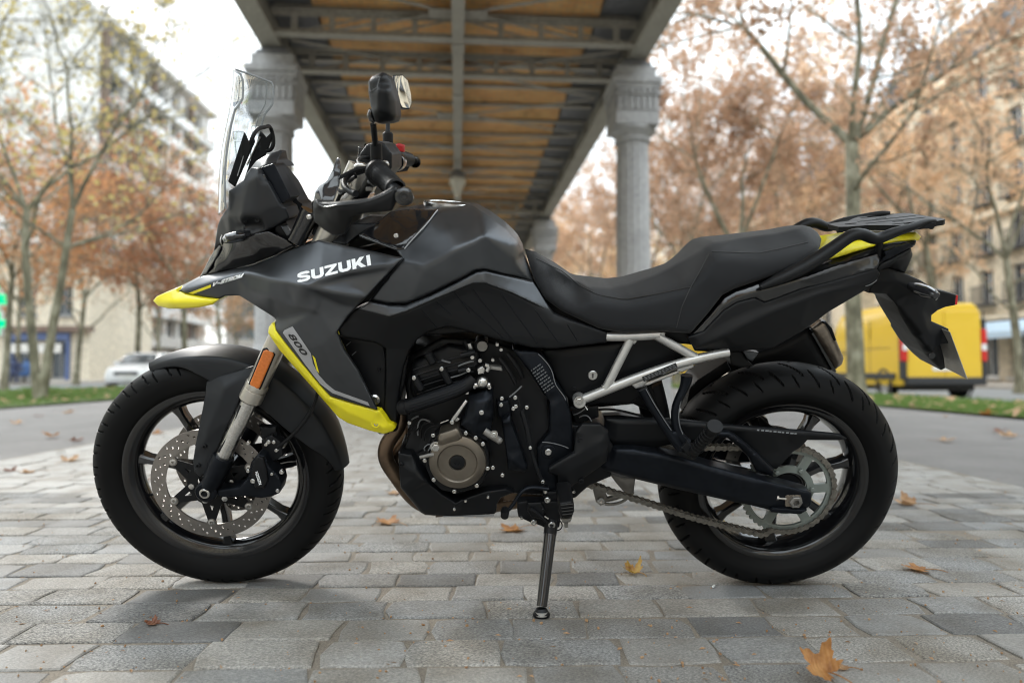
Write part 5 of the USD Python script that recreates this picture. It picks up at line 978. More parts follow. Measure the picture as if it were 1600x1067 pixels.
# yellow lower trim
yl = Panel([(427.5, 506, .172), (424, 505, .160), (419.5, 511, .150), (418, 520, .148), (436, 547, .160), (466, 581, .160), (492.5, 611, .158), (514, 636, .156), (528, 652, .156), (542.5, 661, .158), (578, 673.5, .162), (599.5, 678.5, .164), (614, 674, .160), (618.5, 668, .158), (613.5, 661.5, .164), (608, 660.5, .168), (593.5, 642, .186), (589, 641.5, .188), (553, 631.5, .184), (516, 620, .178), (500, 602.5, .178), (478, 576, .182), (445, 535.5, .186), (430.5, 516.5, .180)],
           [[(431, 530, .180), (470, 578, .178), (508, 622, .177), (545, 645, .180), (600, 668, .178)]], ('t', .020), .0035, .006, .002)
part('lower_trim', yl.mesh, 'yellow_paint', smooth=50); part('lower_trim', mirrored(yl.mesh), 'yellow_paint', smooth=50)
part('trim_dimple', turned(587, 662, .176, [(0.0105, -.004), (0.0105, 0.0015), (0.0095, 0.0022), (0.0075, 0.0022), (0.0065, -0.0005), (0, -0.0005)], 24), 'yellow_paint'); bolt(587.5, 662.5, .176, r=.0048, hgt=.002)
# decals
def dec(panel, pts, mat, lift=.0009, edge=5.0): part('decal', panel.decal(poly_px(pts), id_map(edge), lift), mat, smooth=False)
dec(shr, [(441.8, 520), (444, 516), (457, 509.8), (485.5, 551.6), (489, 568), (498, 585.5), (510, 599), (522.8, 609.5), (574.5, 628), (578, 634.4), (548, 624), (519, 614), (499.7, 599), (476.5, 569)], 'silver_decal', edge=6)
dec(shr, [(488.0, 554.5), (492.6, 559.6), (498.8, 583.5), (494.5, 578.5)], 'yellow_paint', .0010)
dec(shr, [(294.5, 458), (329.5, 444.6), (329.5, 449.2), (301, 459.8)], 'yellow_paint')
def block_word():
    S_ = LineString([(.83, .72), (.80, .82), (.70, .875), (.30, .875), (.16, .81), (.15, .66), (.28, .575), (.70, .455), (.84, .36), (.83, .20), (.70, .125), (.26, .125), (.14, .18), (.11, .29)]).buffer(.13, cap_style=2, join_style=1)
    U_ = LineString([(.14, 1), (.14, .32), (.20, .19), (.32, .125), (.62, .125), (.74, .19), (.80, .32), (.80, 1)]).buffer(.14, cap_style=2, join_style=1)
    Z_ = Polygon([(0, 1), (.92, 1), (.92, .80), (.40, .25), (.94, .25), (.94, 0), (0, 0), (0, .20), (.52, .75), (0, .75)]); K_ = unary_union([sbox(0, 0, .28, 1), Polygon([(.26, .55), (.60, 1), (.98, 1), (.62, .52), (1.02, 0), (.64, 0), (.40, .33), (.26, .18)])]); I_ = sbox(0, 0, .28, 1)
    x, out = 0, []
    for g in (S_, U_, Z_, U_, K_, I_): g = affinity.translate(g, x - g.bounds[0]); out.append(g); x = g.bounds[2] + .085
    m = poly_mesh(unary_union(out), .2); m.vertices[:, :2] -= m.vertices[:, :2].min(0); return m, m.vertices[:, 0].max(), m.vertices[:, 1].max()
part('lettering', shr.decal(*[(t[0], quad_map(t[1], t[2], (464.6, 442.6), (580.0, 414.5), (577.6, 398.0), (463.6, 427.0), .25)) for t in [block_word()]][0]), 'white_decal', smooth=False, label='white maker lettering on the shroud')
part('lettering', shr.decal(*[(t[0], quad_map(t[1], t[2], (331.4, 448.2), (379.6, 433.2), (381.6, 426.6), (333.4, 441.4), .35)) for t in [text_fit('V-STROM', True, .25, .05)]][0], lift=.0018, thick=.001), 'white_decal', smooth=False, label='white model lettering on the beak')
part('lettering', shr.decal(*[(t[0], quad_map(t[1], t[2], (449.3, 523.0), (473.5, 557.0), (481.5, 553.5), (457.5, 519.3), .25)) for t in [text_fit('800', True, .25, .03)]][0], lift=.0016), 'black_decal', smooth=False, label='black 800 lettering on the silver stripe')

# nose and headlight
nose = Panel([(314, 432, .022), (324, 414, .022), (336, 394, .028), (343, 382, .034), (352, 372, .060), (372, 372, .11), (395, 366, .125), (418, 361, .118), (442, 372, .110), (462, 384, .108), (430, 400, .098), (393, 414.5, .078), (362, 421.5, .062), (329, 429.5, .046)], [[(360, 395, .085), (420, 385, .115)], [(340, 412, .060), (395, 398, .10)]], 'mirror', .004, .007, .004)
part('nose_cowl', nose.mesh, 'gloss_black', smooth=50)
hl = Panel([(311, 434, .018), (333, 393, .024), (339, 380, .03), (346, 384, .05), (338, 402, .05), (322, 428, .04)], (), 'mirror', .003, .006, .002); part('headlight', hl.mesh, 'smoke_lens')
scowl = Panel([(333, 395, .03), (339.5, 352, .045), (344, 341, .055), (356, 323, .075), (357, 298, .082), (380, 282.5, .088), (392, 262, .085), (407, 262, .100), (420, 288, .118), (438, 321, .118), (446, 325, .112), (452, 341, .108), (436, 352, .112), (417, 361, .118), (396, 367, .125), (372, 373, .115), (352, 373, .075), (342, 384, .04)],
              [[(384, 287, .112), (378, 336, .134), (376, 342, .128), (384, 368, .116)], [(402, 272, .126), (408, 330, .134), (414, 358, .122)], [(359, 300, .085), (357, 338, .092)], [(357, 338, .092), (377, 340, .132)], [(372, 352, .104), (410, 352, .112)]], ('l', .02), .004, .006, .0016)
part('side_cowl', scowl.mesh, 'satin_plastic', smooth=40); part('side_cowl', mirrored(scowl.mesh), 'satin_plastic', smooth=40)
for q in ((382, 344, .120), (402, 344, .122)): bolt(*q, r=.006, hgt=.003, mat='black_plastic')
vis = Panel([(380, 283, .040), (386, 270, .030), (400, 252, .022), (417, 241.5, .018), (437, 234.5, .016), (441, 236, .016), (434, 250, .040), (432.5, 261, .070), (427, 255, .080), (407, 262, .085), (398, 275, .085)], [[(419, 245, .045), (408, 260, .080)]], 'mirror', .003, .006, .002)
part('dash_hood', vis.mesh, 'satin_plastic', smooth=45)
dsh = Panel([(407, 262, .100), (426, 255.5, .100), (429, 258, .100), (453.5, 308, .100), (438.5, 320.5, .100), (435, 318, .100)], (), ('l', .02), .0025, .007, 0)
part('dash_display', dsh.mesh, 'navy_black_metal'); 
part('dash_edge', cat_(tube(P3([(407, 262, .1006), (436.5, 319, .1006)]), [.0012], 6), tube(P3([(437, 320, .1006), (453.5, 308, .1006)]), [.0012], 6)), 'dark_metal')
part('cowl_inner', Panel([(404, 275, .112), (412, 272, .112), (440, 322, .112), (436, 334, .112), (418, 340, .112), (412, 320, .112)], (), ('l', .02), .003, .008, 0).mesh, 'gloss_black')
part('dash_bracket', Panel([(430, 352, .100), (446, 346, .10), (457, 364, .10), (462, 382, .09), (440, 372, .095), (428, 362, .10)], (), 'mirror', .003, .007, 0).mesh, 'dark_metal')
part('dash_bracket', Panel([(438, 354, .112), (448, 353, .112), (456, 366, .112), (448, 369, .112)], (), ('t', .01), .002, .006, 0).mesh, 'matte_grey_paint')
# front indicators
def indicator(seq, rads, lens_len, parent_name='indicator'):
    p = P3(seq); body = tube(p, rads, 18); return body
for sg in (1, -1):
    ind = Panel([(346, 372, .13), (350, 366, .14), (368, 361, .15), (383, 363, .15), (386, 370, .15), (380, 377, .145), (360, 381, .14), (349, 381, .13)], [[(352, 373, .165), (382, 369, .168)]], ('l', .09), .006, .005, .004).mesh
    rimm = tube(P3([(346.5, 368, .14), (344.5, 375, .15), (347, 384, .14)]), [.0015], 6)
    if sg < 0: ind, rimm = mirrored(ind), mirrored(rimm)
    i_ = part('front_indicator', ind, 'gloss_black', smooth=50); part('lens_rim', rimm, 'silver_paint', i_)
# windscreen brackets and screen
def bar(pts, l, mat='black_plastic'): return Panel([(a, b, l) for a, b in pts], (), ('t', .006), .0015, .006, 0).mesh
for nm, pts, l in (('screen_bracket', [(381, 207.5), (388, 221), (395, 211), (397, 222), (366, 292), (356, 284)], .052), ('screen_bracket', [(406.5, 205), (415.5, 215), (424.5, 206), (426, 213), (415, 240), (392, 282), (381.5, 279.5)], -.052)): part(nm, bar(pts, l), 'black_plastic')
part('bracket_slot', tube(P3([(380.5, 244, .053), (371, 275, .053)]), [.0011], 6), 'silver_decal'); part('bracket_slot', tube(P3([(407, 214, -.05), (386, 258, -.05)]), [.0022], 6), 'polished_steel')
part('screen_hoop', tube(P3([(391, 225, .05), (397, 210, .045), (405, 201, .02), (414, 199, -.01), (423, 201, -.05), (425.5, 208, -.055), (416, 236, -.055)]), [.0048], 10), 'black_plastic')
near_ = [(374.5, 116), (378, 124), (379, 138), (378, 155), (372, 164), (366, 172), (360, 196), (355.5, 222), (351.5, 252), (350, 285), (350.5, 315), (352, 326)]
cent = [(370, 110), (369, 118), (367.5, 138), (364.5, 160), (362, 176), (359, 195), (355, 215), (351, 238), (348.5, 262), (346.5, 290), (345.5, 318), (345, 336)]
far_ = [(412, 113), (418, 121), (423, 132), (424.5, 152), (418, 162), (411.5, 168), (408, 182), (402, 206), (392, 240), (380, 275), (368, 305), (360, 325)]
def screen(th=0.003, nu=16, nv=50):
    n, c, f_ = P3([(a, b, .105 - .012 * i / 11) for i, (a, b) in enumerate(near_)]), P3([(a, b, 0) for a, b in cent]), P3([(a, b, -.105 + .012 * i / 11) for i, (a, b) in enumerate(far_)])
    f_[:, 0] = n[:, 0]; f_[:, 2] = n[:, 2]; f_[:, 1] = -n[:, 1]
    t = np.linspace(0, 1, nv); k = np.linspace(0, 1, len(n)); n, c, f_ = (np.stack([np.interp(t, k, q[:, j]) for j in range(3)], 1) for q in (n, c, f_)); V = []
    for i in range(nv):
        for j in range(nu + 1):
            u = -1 + 2 * j / nu; V.append(c[i] * (1 - u * u) + (n[i] if u < 0 else f_[i]) * u * u * 1.0 + 0.0 if True else 0); V[-1][1] = n[i][1] * -u
    V = np.array(V); Vb = V + [th, 0, 0]; m = nu + 1; Fc = []; N = len(V)
    for i in range(nv - 1):
        for j in range(nu): p = i * m + j; Fc += [(p, p + m, p + 1), (p + 1, p + m, p + m + 1), (N + p, N + p + 1, N + p + m), (N + p + 1, N + p + m + 1, N + p + m)]
    for i in range(nv - 1):
        for a in (i * m, i * m + nu): Fc += [(a, N + a, a + m), (N + a, N + a + m, a + m)]
    for j in range(nu):
        for a in (j, (nv - 1) * m + j): Fc += [(a, a + 1, N + a), (N + a, a + 1, N + a + 1)]
    return trimesh.Trimesh(np.vstack([V, Vb]), Fc, process=False), V.reshape(nv, m, 3)
sm_, grid = screen(); ws = part('windscreen', sm_, 'clear_screen', smooth=40, label='tall clear windscreen')
part('screen_edge', cat_(tube(grid[:, 0] + [.0015, 0, 0], [.0026], 8, smooth=False), tube(grid[:, -1] + [.0015, 0, 0], [.0026], 8, smooth=False), tube(grid[0] + [.0015, 0, 0], [.0026], 8, smooth=False), tube(grid[1:, 1] + [.0015, 0, 0], [.0014], 6, smooth=False), tube(grid[1:, -2] + [.0015, 0, 0], [.0014], 6, smooth=False)), 'screen_edge', ws)
for sg in (.052, -.052):
    q = Bp(*((371, 212, .06) if sg > 0 else (402, 203, -.055))); part('screen_mount', cat_(box(q[0] - .012, q[0] + .012, -sg - .008, -sg + .008, q[2] - .010, q[2] + .010, .003), box(q[0] - .010, q[0] + .008, -sg - .006, -sg + .006, q[2] - .05, q[2] - .012, .002)), 'clear_screen', ws)

# ---------------------------------------------------------------- tank
tank = Panel([(560, 372, .150), (579, 356, .120), (609, 332, .075), (637, 326, .045), (657, 320, .0), (690, 316.5, .0), (723, 316, .0), (741, 321.5, .045), (766, 337.5, .055), (790.5, 356, .058), (809, 375, .055), (817.5, 390, .040), (820.5, 405, .060), (832.5, 440.5, .096), (792.5, 431, .150), (757, 423, .178), (744, 425, .182), (710, 443, .188), (672, 462, .190), (638, 476.5, .188), (607, 477, .188), (576, 470.5, .186), (597, 443, .192), (617, 418, .192), (628, 404, .190), (618, 393, .176), (590, 382, .163)],
             [[(662, 418, .206), (710, 391, .200), (757, 367.5, .182)], [(662, 418, .206), (652, 446, .200), (639, 474, .190)], [(629, 406, .190), (662, 418, .206)], [(757, 367.5, .182), (803.5, 378.5, .118), (820, 396, .080)], [(757, 367.5, .182), (750, 345, .128), (748, 329, .082)], [(748, 329, .082), (776, 350, .096), (803, 372, .094), (812, 382, .08)], [(757, 367.5, .182), (800, 400, .140), (830, 437, .102)],
              [(690, 325, .090), (740, 325, .062)], [(660, 330, .09), (690, 326, .090)], [(640, 395, .178), (700, 360, .160), (748, 345, .118)], [(685, 328, .095), (672, 343, .122), (634, 388, .170)], [(700, 430, .196)]], 'mirror', .006, .0065, .0042)
part('fuel_tank', tank.mesh, 'matte_grey_paint', smooth=60)
tc = Panel([(560, 367.5, .158), (579, 355.5, .128), (609, 331.5, .082), (637, 327, .060), (684.5, 327, .098), (681, 331, .106), (672.5, 343, .126), (650, 367, .152), (632, 389.5, .174), (627, 391.5, .176), (620, 390, .176), (590, 379, .168)], [[(609, 333, .088), (595, 350, .118), (568, 368, .155)], [(637, 332.5, .082), (596, 350.5, .120)], [(660, 330, .09), (640, 360, .140), (620, 385, .172)]], ('t', .006), .0028, .006, .0022)
part('tank_cover', tc.mesh, 'gloss_black', smooth=50); part('tank_cover', mirrored(tc.mesh), 'gloss_black', smooth=50)
bolt(619, 368.5, .149, r=.0055, hgt=.003)
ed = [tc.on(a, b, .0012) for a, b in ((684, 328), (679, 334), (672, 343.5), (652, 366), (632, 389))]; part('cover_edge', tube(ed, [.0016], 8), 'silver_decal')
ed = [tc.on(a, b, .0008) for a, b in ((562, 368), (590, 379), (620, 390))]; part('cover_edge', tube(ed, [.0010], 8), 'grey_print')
cc = Bp(700, 318.5, 0.0); part('fuel_cap', cat_(lathe([(.060, -.012), (.060, .001), (.057, .004), (.046, .0045), (.044, .0015), (.0, .0015)], cc, (0.08, 0, 1), 48)), 'polished_steel'); part('cap_lock', cat_(lathe([(.042, .0), (.042, .0025), (.040, .0035), (.0, .0035)], cc, (0.08, 0, 1), 40)), 'gloss_black')
# ---------------------------------------------------------------- frame cover under the tank with its ribs
knee = Panel([(541, 497, .196), (555, 482, .200), (577, 471, .196), (607, 477.5, .196), (632, 478, .196), (672, 462.5, .198), (710, 443.5, .196), (744, 425.5, .190), (757, 423.5, .186), (792, 431.5, .158), (833, 441, .118), (842, 455, .124), (852, 472, .132), (866, 490, .140), (890, 500, .144), (937, 516, .146), (948.5, 520, .146), (948.5, 536, .144), (905, 541, .150), (862, 546, .158), (832, 544, .166), (790, 534, .176), (750, 523.5, .182), (700, 510, .186), (668, 520, .180), (652, 531, .176), (640, 548, .170), (630, 575, .164), (624, 610, .156), (620, 660, .150), (612, 661, .150), (600, 642, .158), (602, 600, .168), (602, 545, .178), (585, 535, .186), (531, 526, .200), (528, 516, .204)],
             [[(562, 483, .206), (608, 494, .208), (635, 485.5, .208), (680, 466, .206), (738, 442, .198), (757, 441.5, .195), (800, 458, .176), (835, 475, .160), (862, 490, .148)], [(560, 500, .200), (608, 508, .200), (660, 492, .200), (735, 456, .192), (757, 455, .189), (820, 482, .166), (880, 508, .150)], [(700, 500, .192), (800, 525, .176), (880, 532, .156)], [(615, 545, .176), (612, 600, .166)]], ('t', .012), .004, .0065, .003)
part('frame_cover', knee.mesh, 'black_plastic', smooth=50); part('frame_cover', mirrored(knee.mesh), 'black_plastic', smooth=50)
band = Panel([(560, 483, .2085), (577, 471.5, .2000), (607, 478, .2000), (633, 478, .2000), (672, 463, .2020), (710, 444.5, .2000), (744, 426.5, .1940), (757, 424.5, .1900), (792, 432.5, .1620), (833, 442, .1220), (843, 457, .128), (858, 481, .140), (861, 488, .145), (835, 475, .1630), (800, 458, .1790), (757, 442.5, .1980), (738, 443, .2010), (680, 467, .2090), (635, 486.5, .2110), (608, 495, .2110)], (), ('t', .004), .0022, .006, .0015)
part('cover_band', band.mesh, 'matte_grey_paint', smooth=50)
for a, b in (((708.7, 456), (735, 490)), ((738.6, 452), (806, 538)), ((783.6, 460), (840, 537)), ((836, 484), (872, 534)), ((886.7, 507), (902, 532)), ((682, 472), (705, 492)), ((660, 486), (682, 512)), ((722, 470), (790, 531)), ((760, 452), (760, 452.5))):
    pts = [knee.on(a[0] + (b[0] - a[0]) * t, a[1] + (b[1] - a[1]) * t, .0002) for t in np.linspace(0, 1, 7)]
    if abs(a[1] - b[1]) > 2: part('cover_rib', tube(pts, [.0011], 6), 'navy_black_metal')
# inner bodies behind the panels
obj_core = Panel([(540, 400, .09), (640, 380, .10), (800, 395, .06), (830, 445, .07), (930, 505, .10), (960, 530, .10), (860, 545, .12), (740, 520, .14), (600, 530, .15), (548, 500, .15), (560, 455, .15)], (), 'mirror', .006, .012, .004); part('inner_frame', obj_core.mesh, 'black_plastic')
seat_b = Panel([(832, 430, .07), (860, 462, .09), (940, 505, .12), (1040, 505, .125), (1085, 505, .125), (1140, 460, .115), (1150, 470, .12), (1090, 540, .12), (1040, 535, .115), (940, 535, .115), (870, 505, .10)], (), 'mirror', .005, .012, .003); part('seat_base', seat_b.mesh, 'black_plastic')
# ---------------------------------------------------------------- seat
seat = Panel([(820, 389, .0), (837, 394, .0), (865, 413, .0), (893, 431.6, .0), (915.5, 438.6, .0), (949, 441.5, .0), (977, 437, .0), (1020, 423.5, .0), (1042.5, 414.5, .0), (1065, 399.5, .0), (1092, 378.5, .0), (1104, 374, .0), (1125, 371.8, .0), (1170, 365.8, .0), (1207.5, 361, .0), (1237.5, 354.5, .0), (1254, 352, .0), (1265.5, 354.6, .0), (1279.5, 364, .030), (1288, 375, .060), (1287, 391, .105), (1240, 421, .132), (1186, 441, .142), (1150, 453, .146), (1131, 463, .148), (1110, 490, .152), (1081, 523, .154), (1037, 520, .156), (971, 521.5, .154), (937, 515.5, .150), (877, 487, .135), (851, 468, .120), (836, 442, .098), (826, 412, .070)],
             [[(840, 408, .072), (879, 426, .112), (907, 447, .128), (935, 461, .136), (977, 468, .142), (1033, 458, .142), (1080, 448, .138)], [(1111.5, 393, .122), (1147.5, 394, .122), (1185, 395.5, .118), (1222, 388, .110), (1262, 378.5, .088), (1284, 377, .066)], [(1111, 393, .122), (1096, 420, .134), (1080, 448, .139), (1066, 478, .148), (1056, 519, .156)],
              [(866, 418, .055), (893, 436, .070), (949, 447.5, .090), (1020, 430, .088), (1065, 407, .080), (1104, 381, .070), (1170, 372, .072), (1254, 358, .060), (1272, 364, .04)], [(870, 460, .126), (937, 495, .148), (1030, 495, .154)], [(1120, 440, .146), (1200, 415, .136), (1270, 388, .10)]], 'mirror', .014, .0075, .012)
part('seat', seat.mesh, 'seat_vinyl', smooth=70)
for sq in (((838, 404), (879, 424), (907, 447), (935, 461), (977, 468), (1033, 458), (1080, 448)), ((1112, 393), (1147, 394), (1185, 395.5), (1222, 388), (1262, 378.5)), ((1107, 397), (1096, 420), (1080, 448), (1066, 478), (1057, 512))):
    q = np.array(sq, float); t = np.linspace(0, 1, 26); k = np.linspace(0, 1, len(q)); pts = [seat.on(np.interp(u, k, q[:, 0]), np.interp(u, k, q[:, 1]), .0003) for u in t]; part('seam', tube(pts, [.0013], 6, smooth=False), 'black_decal')
# ---------------------------------------------------------------- tail
low_c = Panel([(1075, 527, .150), (1100, 518, .150), (1131, 486, .148), (1152, 473, .146), (1180, 466, .145), (1195, 473, .146), (1215, 466, .144), (1252, 452, .140), (1300, 440, .132), (1345, 427, .122), (1371, 420, .115), (1376, 428, .112), (1371, 437, .108), (1362, 448, .104), (1340, 461, .106), (1296, 487, .110), (1261, 513, .112), (1209, 544, .116), (1133, 551, .122), (1086, 548.5, .132)],
              [[(1088, 545, .152), (1120, 530, .160), (1165, 506.5, .160), (1217.5, 483, .154), (1287.5, 456, .143), (1340, 447, .130), (1364, 437, .118)], [(1090, 530, .152), (1130, 505, .150), (1180, 482, .148), (1260, 460, .140), (1330, 441, .128)], [(1150, 540, .138), (1250, 505, .128)]], ('t', .006), .0028, .006, .0022)
part('tail_side', low_c.mesh, 'black_plastic', smooth=45); part('tail_side', mirrored(low_c.mesh), 'black_plastic', smooth=45)
up_c = Panel([(1078, 525, .140), (1110, 492, .140), (1131, 465, .136), (1150, 454, .134), (1185, 442, .130), (1240, 421, .120), (1290, 393, .100), (1311, 401.5, .094), (1340, 393, .090), (1376, 383, .086), (1400, 378, .080), (1432, 375, .068), (1428, 386, .080), (1400, 402, .096), (1376, 412, .110), (1371, 421, .113), (1345, 428, .118), (1300, 441, .128), (1252, 453, .136), (1215, 467, .140), (1195, 474, .141), (1180, 467, .140), (1152, 474, .141), (1131, 487, .143), (1100, 519, .145)],
             [[(1131, 478, .146), (1165, 460, .144), (1250, 438, .138), (1311, 412, .118), (1376, 395, .100)], [(1381, 392, .092), (1432, 377, .072)], [(1260, 425, .122), (1320, 405, .100)]], 'mirror', .003, .006, .002)
part('tail_upper', up_c.mesh, 'gloss_black', smooth=45)
blade = Panel([(1381, 392, .112), (1405, 384, .100), (1432, 376, .082), (1430, 383, .084), (1405, 396, .104), (1378, 410, .116), (1384, 399, .116)], [[(1383, 395, .118), (1431, 379, .090)]], ('t', .006), .001, .004, .001); part('tail_blade', blade.mesh, 'navy_black_metal'); part('tail_blade', mirrored(blade.mesh), 'navy_black_metal')
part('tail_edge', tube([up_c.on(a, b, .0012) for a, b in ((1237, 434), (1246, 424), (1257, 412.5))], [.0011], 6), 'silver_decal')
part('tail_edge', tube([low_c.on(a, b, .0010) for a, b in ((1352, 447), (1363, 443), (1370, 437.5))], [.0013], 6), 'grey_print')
yt = Panel([(1271, 412, .118), (1300, 393, .095), (1325, 380.5, .080), (1345, 375, .070), (1395, 367, .062), (1432, 362, .040), (1440, 370, .035), (1437, 376, .050), (1400, 379.5, .076), (1376, 383, .088), (1340, 393, .096), (1311, 402, .106)], [[(1300, 402, .116), (1328, 390, .100), (1376, 378, .090), (1430, 369, .058)]], 'mirror', .0035, .006, .002)
part('tail_trim', yt.mesh, 'yellow_paint', smooth=50)
tlx = Panel([(1363, 426, .100), (1378, 411, .112), (1401, 399, .102), (1423, 387, .085), (1427, 398, .070), (1415, 427, .065), (1391, 418, .085)], [[(1366, 431, .112), (1395, 410, .116), (1424, 392, .090)]], 'mirror', .003, .006, .002); part('tail_lamp_housing', tlx.mesh, 'black_plastic', smooth=45)
fb_ = Panel([(1358, 458, .060), (1364, 437, .070), (1366, 424, .074), (1391, 417, .074), (1414, 427, .066), (1439, 438, .058), (1461, 452, .050), (1479, 456, .046), (1496, 461, .040), (1494, 477, .040), (1478, 480, .044), (1466, 485, .050), (1456, 493, .055), (1456, 502, .058), (1470, 508, .062), (1483, 514, .070), (1487, 536, .076), (1470, 538, .072), (1476, 560, .064), (1477.5, 576, .055), (1471, 578.5, .050), (1458, 567, .050), (1442, 550, .050), (1418, 512, .048), (1406, 492, .048), (1398, 473, .050), (1385, 460, .054)],
            [[(1400, 474, .060), (1430, 510, .070), (1456, 548, .078), (1470, 574, .060)], [(1436, 474, .066), (1448, 516, .076), (1462, 540, .080)], [(1400, 440, .080), (1450, 462, .064)], [(1440, 530, .080), (1455, 552, .082)]], 'mirror', .003, .006, .002)
part('plate_hanger', fb_.mesh, 'black_plastic', smooth=45)
part('hanger_slot', turned(1457, 556, .0805, [(0.0, 0), (0.0075, 0), (0.0075, -.003)], 18), 'black_decal')
a, b = Bp(1484, 519, .100), Bp(1511, 592, .100); d = b - a; nrm = np.cross(d / np.linalg.norm(d), [0, 1, 0]); V = []
for o in (0, 1):
    for q in (a, b):
        for sg in (1, -1): V.append(q * [1, sg, 1] + nrm * .0015 * o)
part('number_plate', hull(V), 'plate_back', label='grey back of the rear number plate')
for sg in (1, -1):
    st_, en = Bp(1424, 447, .07), Bp(1461, 461, .165); body = tube([st_, st_ + (en - st_) * .35, st_ + (en - st_) * .75, en], [.012, .017, .0175, .012], 18, flat=.85); lens = tube([en - (en - st_) * .02, en + (en - st_) * .06], [.0125, .008], 16, flat=.85); rg_ = tube(P3([(1461, 452, .164), (1466, 460, .168), (1462, 469, .162)]), [.0012], 6)
    if sg < 0: body, lens, rg_ = mirrored(body), mirrored(lens), mirrored(rg_)
    i_ = part('rear_indicator', body, 'smoke_lens', smooth=50); part('lens', lens, 'smoke_lens', i_); part('lens_rim', rg_, 'silver_paint', i_)
part('rear_reflector', Panel([(1493, 461.5, .041), (1497.5, 461.5, .041), (1496, 476, .041), (1492, 476, .041)], (), 'mirror', .001, .005, 0).mesh, 'red_lens')
# ---------------------------------------------------------------- grab rails and rack
def rail(seq, rads):
    return tube(P3(seq), rads, 14, flat=.80)
rl = rail([(1188, 449, .150), (1215, 437, .150), (1250, 420, .146), (1288, 397, .138), (1318, 376, .132), (1334, 367, .130), (1350, 367, .130), (1366, 373, .130), (1388, 367, .128), (1430, 353, .118), (1452, 346, .105), (1459, 346, .100)], [.009, .0165, .0195, .0200, .0195, .0185, .0175, .0165, .015, .0125, .010, .008])
both('grab_rail', rl, 'black_plastic', None) if False else (part('grab_rail', rl, 'black_plastic', smooth=60), part('grab_rail', mirrored(rl), 'black_plastic', smooth=60))
hk = hull(np.vstack([tube(P3([(1456, 345, .100), (1455, 358, .100)]), [.006, .0045], 8).vertices])); part('rack_hook', hk, 'black_plastic'); part('rack_hook', mirrored(hk), 'black_plastic')
A0, A1 = Bp(1302, 352.5, 0.0), Bp(1447, 337.5, 0.0); ex_ = (A1 - A0); Lr = np.linalg.norm(ex_); ex_ /= Lr; ez_ = np.cross(ex_, [0, 1, 0]); ez_ *= np.sign(ez_[2])
hw = [(0.0, .030), (.02, .045), (.06, .052), (.085, .082), (.12, .118), (.18, .120), (Lr - .05, .104), (Lr - .01, .092), (Lr, .080)]
pr = Polygon(hw + [(x, -y) for x, y in hw[::-1]])
def slot(x0, x1, y, w): return LineString([(x0, y), (x1, y)]).buffer(w)
holes = unary_union([slot(.035, .05, 0.0, .007)] + [slot(.13, .19, sg * .090, .005) for sg in (1, -1)] + [slot(Lr - .12, Lr - .06, sg * .080, .005) for sg in (1, -1)] + [slot(Lr - .10, Lr - .08, sg * .04, .004) for sg in (1, -1)])
rp = poly_mesh(pr.difference(holes), .012); rp.apply_transform(mat_axes(A0 - ez_ * .012, ex_, [0, 1, 0], ez_)); part('rack_plate', rp, 'black_plastic', smooth=20)
rb = cat_([box(.07, Lr - .015, sg * .022 - .003, sg * .022 + .003, .0122, .0130, .0003) for sg in (1, -1)]); rb.apply_transform(mat_axes(A0 - ez_ * .012, ex_, [0, 1, 0], ez_)); part('rack_ridge', rb, 'black_plastic', smooth=20)
part('rack_post', tube(P3([(1374, 374, .105), (1374, 400, .095)]), [.008, .009], 10), 'black_plastic'); part('rack_post', mirrored(tube(P3([(1374, 374, .105), (1374, 400, .095)]), [.008, .009], 10)), 'black_plastic')
# ---------------------------------------------------------------- subframe and side cover
sf = group('subframe')
def T(seq, r, mat='silver_paint', par=None, name='tube', n=16, smooth=True): m = tube(P3(seq), r, n, smooth=smooth); part(name, m, mat, par or sf, 60); return m
for m in (T([(944, 526, .132), (985, 525.5, .134), (1030, 522.5, .136)], [.0115]), T([(1022, 523, .136), (1088, 559, .136)], [.0105]), T([(905, 626, .136), (940, 612, .138), (1000, 588.5, .140), (1088, 561, .138), (1138, 550.5, .130)], [.0118, .0118, .0118, .0118, .011]), T([(985, 530, .135), (946, 608, .138)], [.0108])): part('tube', mirrored(m), 'silver_paint', sf, 60)
for o in ([(975, 533, .140), (988, 527, .140), (996, 533, .140), (992, 538, .140), (979, 538, .140)], [(1017, 519, .141), (1040, 519, .141), (1039, 526, .141), (1022, 530, .141)], [(985, 599.5, .146), (1008, 592, .146), (1012, 596, .146), (1004, 606, .146), (993, 607.5, .146)], [(1058, 574, .146), (1084, 565, .146), (1084, 574, .146), (1066, 582, .146), (1058, 580, .146)], [(1068, 560, .143), (1090, 553, .143), (1096, 560, .143), (1078, 566, .143)], [(940, 604, .145), (960, 596, .145), (962, 600, .145), (944, 610, .145)], [(1000, 601, .143), (1060, 579, .143), (1062, 583, .143), (1006, 605, .143)]):
    part('gusset', Panel(o, (), ('t', .010), .0022, .005, 0).mesh, 'silver_paint', sf)
part('end_boss', turned(905, 626, .136, [(.0155, -.02), (.0155, .012), (.0135, .0145), (.0, .0145)], 24), 'silver_paint', sf); bolt(904.5, 626, .151, r=.008, hgt=.006, kind='hex', parent=sf)
stk = plate([(1003, 589), (1056, 567), (1059, 574), (1006, 596.5)], .1525, .1505, .0004, .008); part('sticker', stk, 'black_decal', sf)
for i in range(3):
    for j in range(9):
        t0, t1 = .05 + j * .105, .05 + j * .105 + (.05, .075, .06)[(i + j) % 3]; y = (i + .6) / 3.6
        q = [(1003 + 53 * t + 3 * yy, 589 - 22 * t + 7.2 * yy) for t, yy in ((t0, y), (t1, y), (t1, y + .12), (t0, y + .12))]; part('sticker_print', plate(q, .1531, .1526, .0, .05), 'grey_print', sf, False)
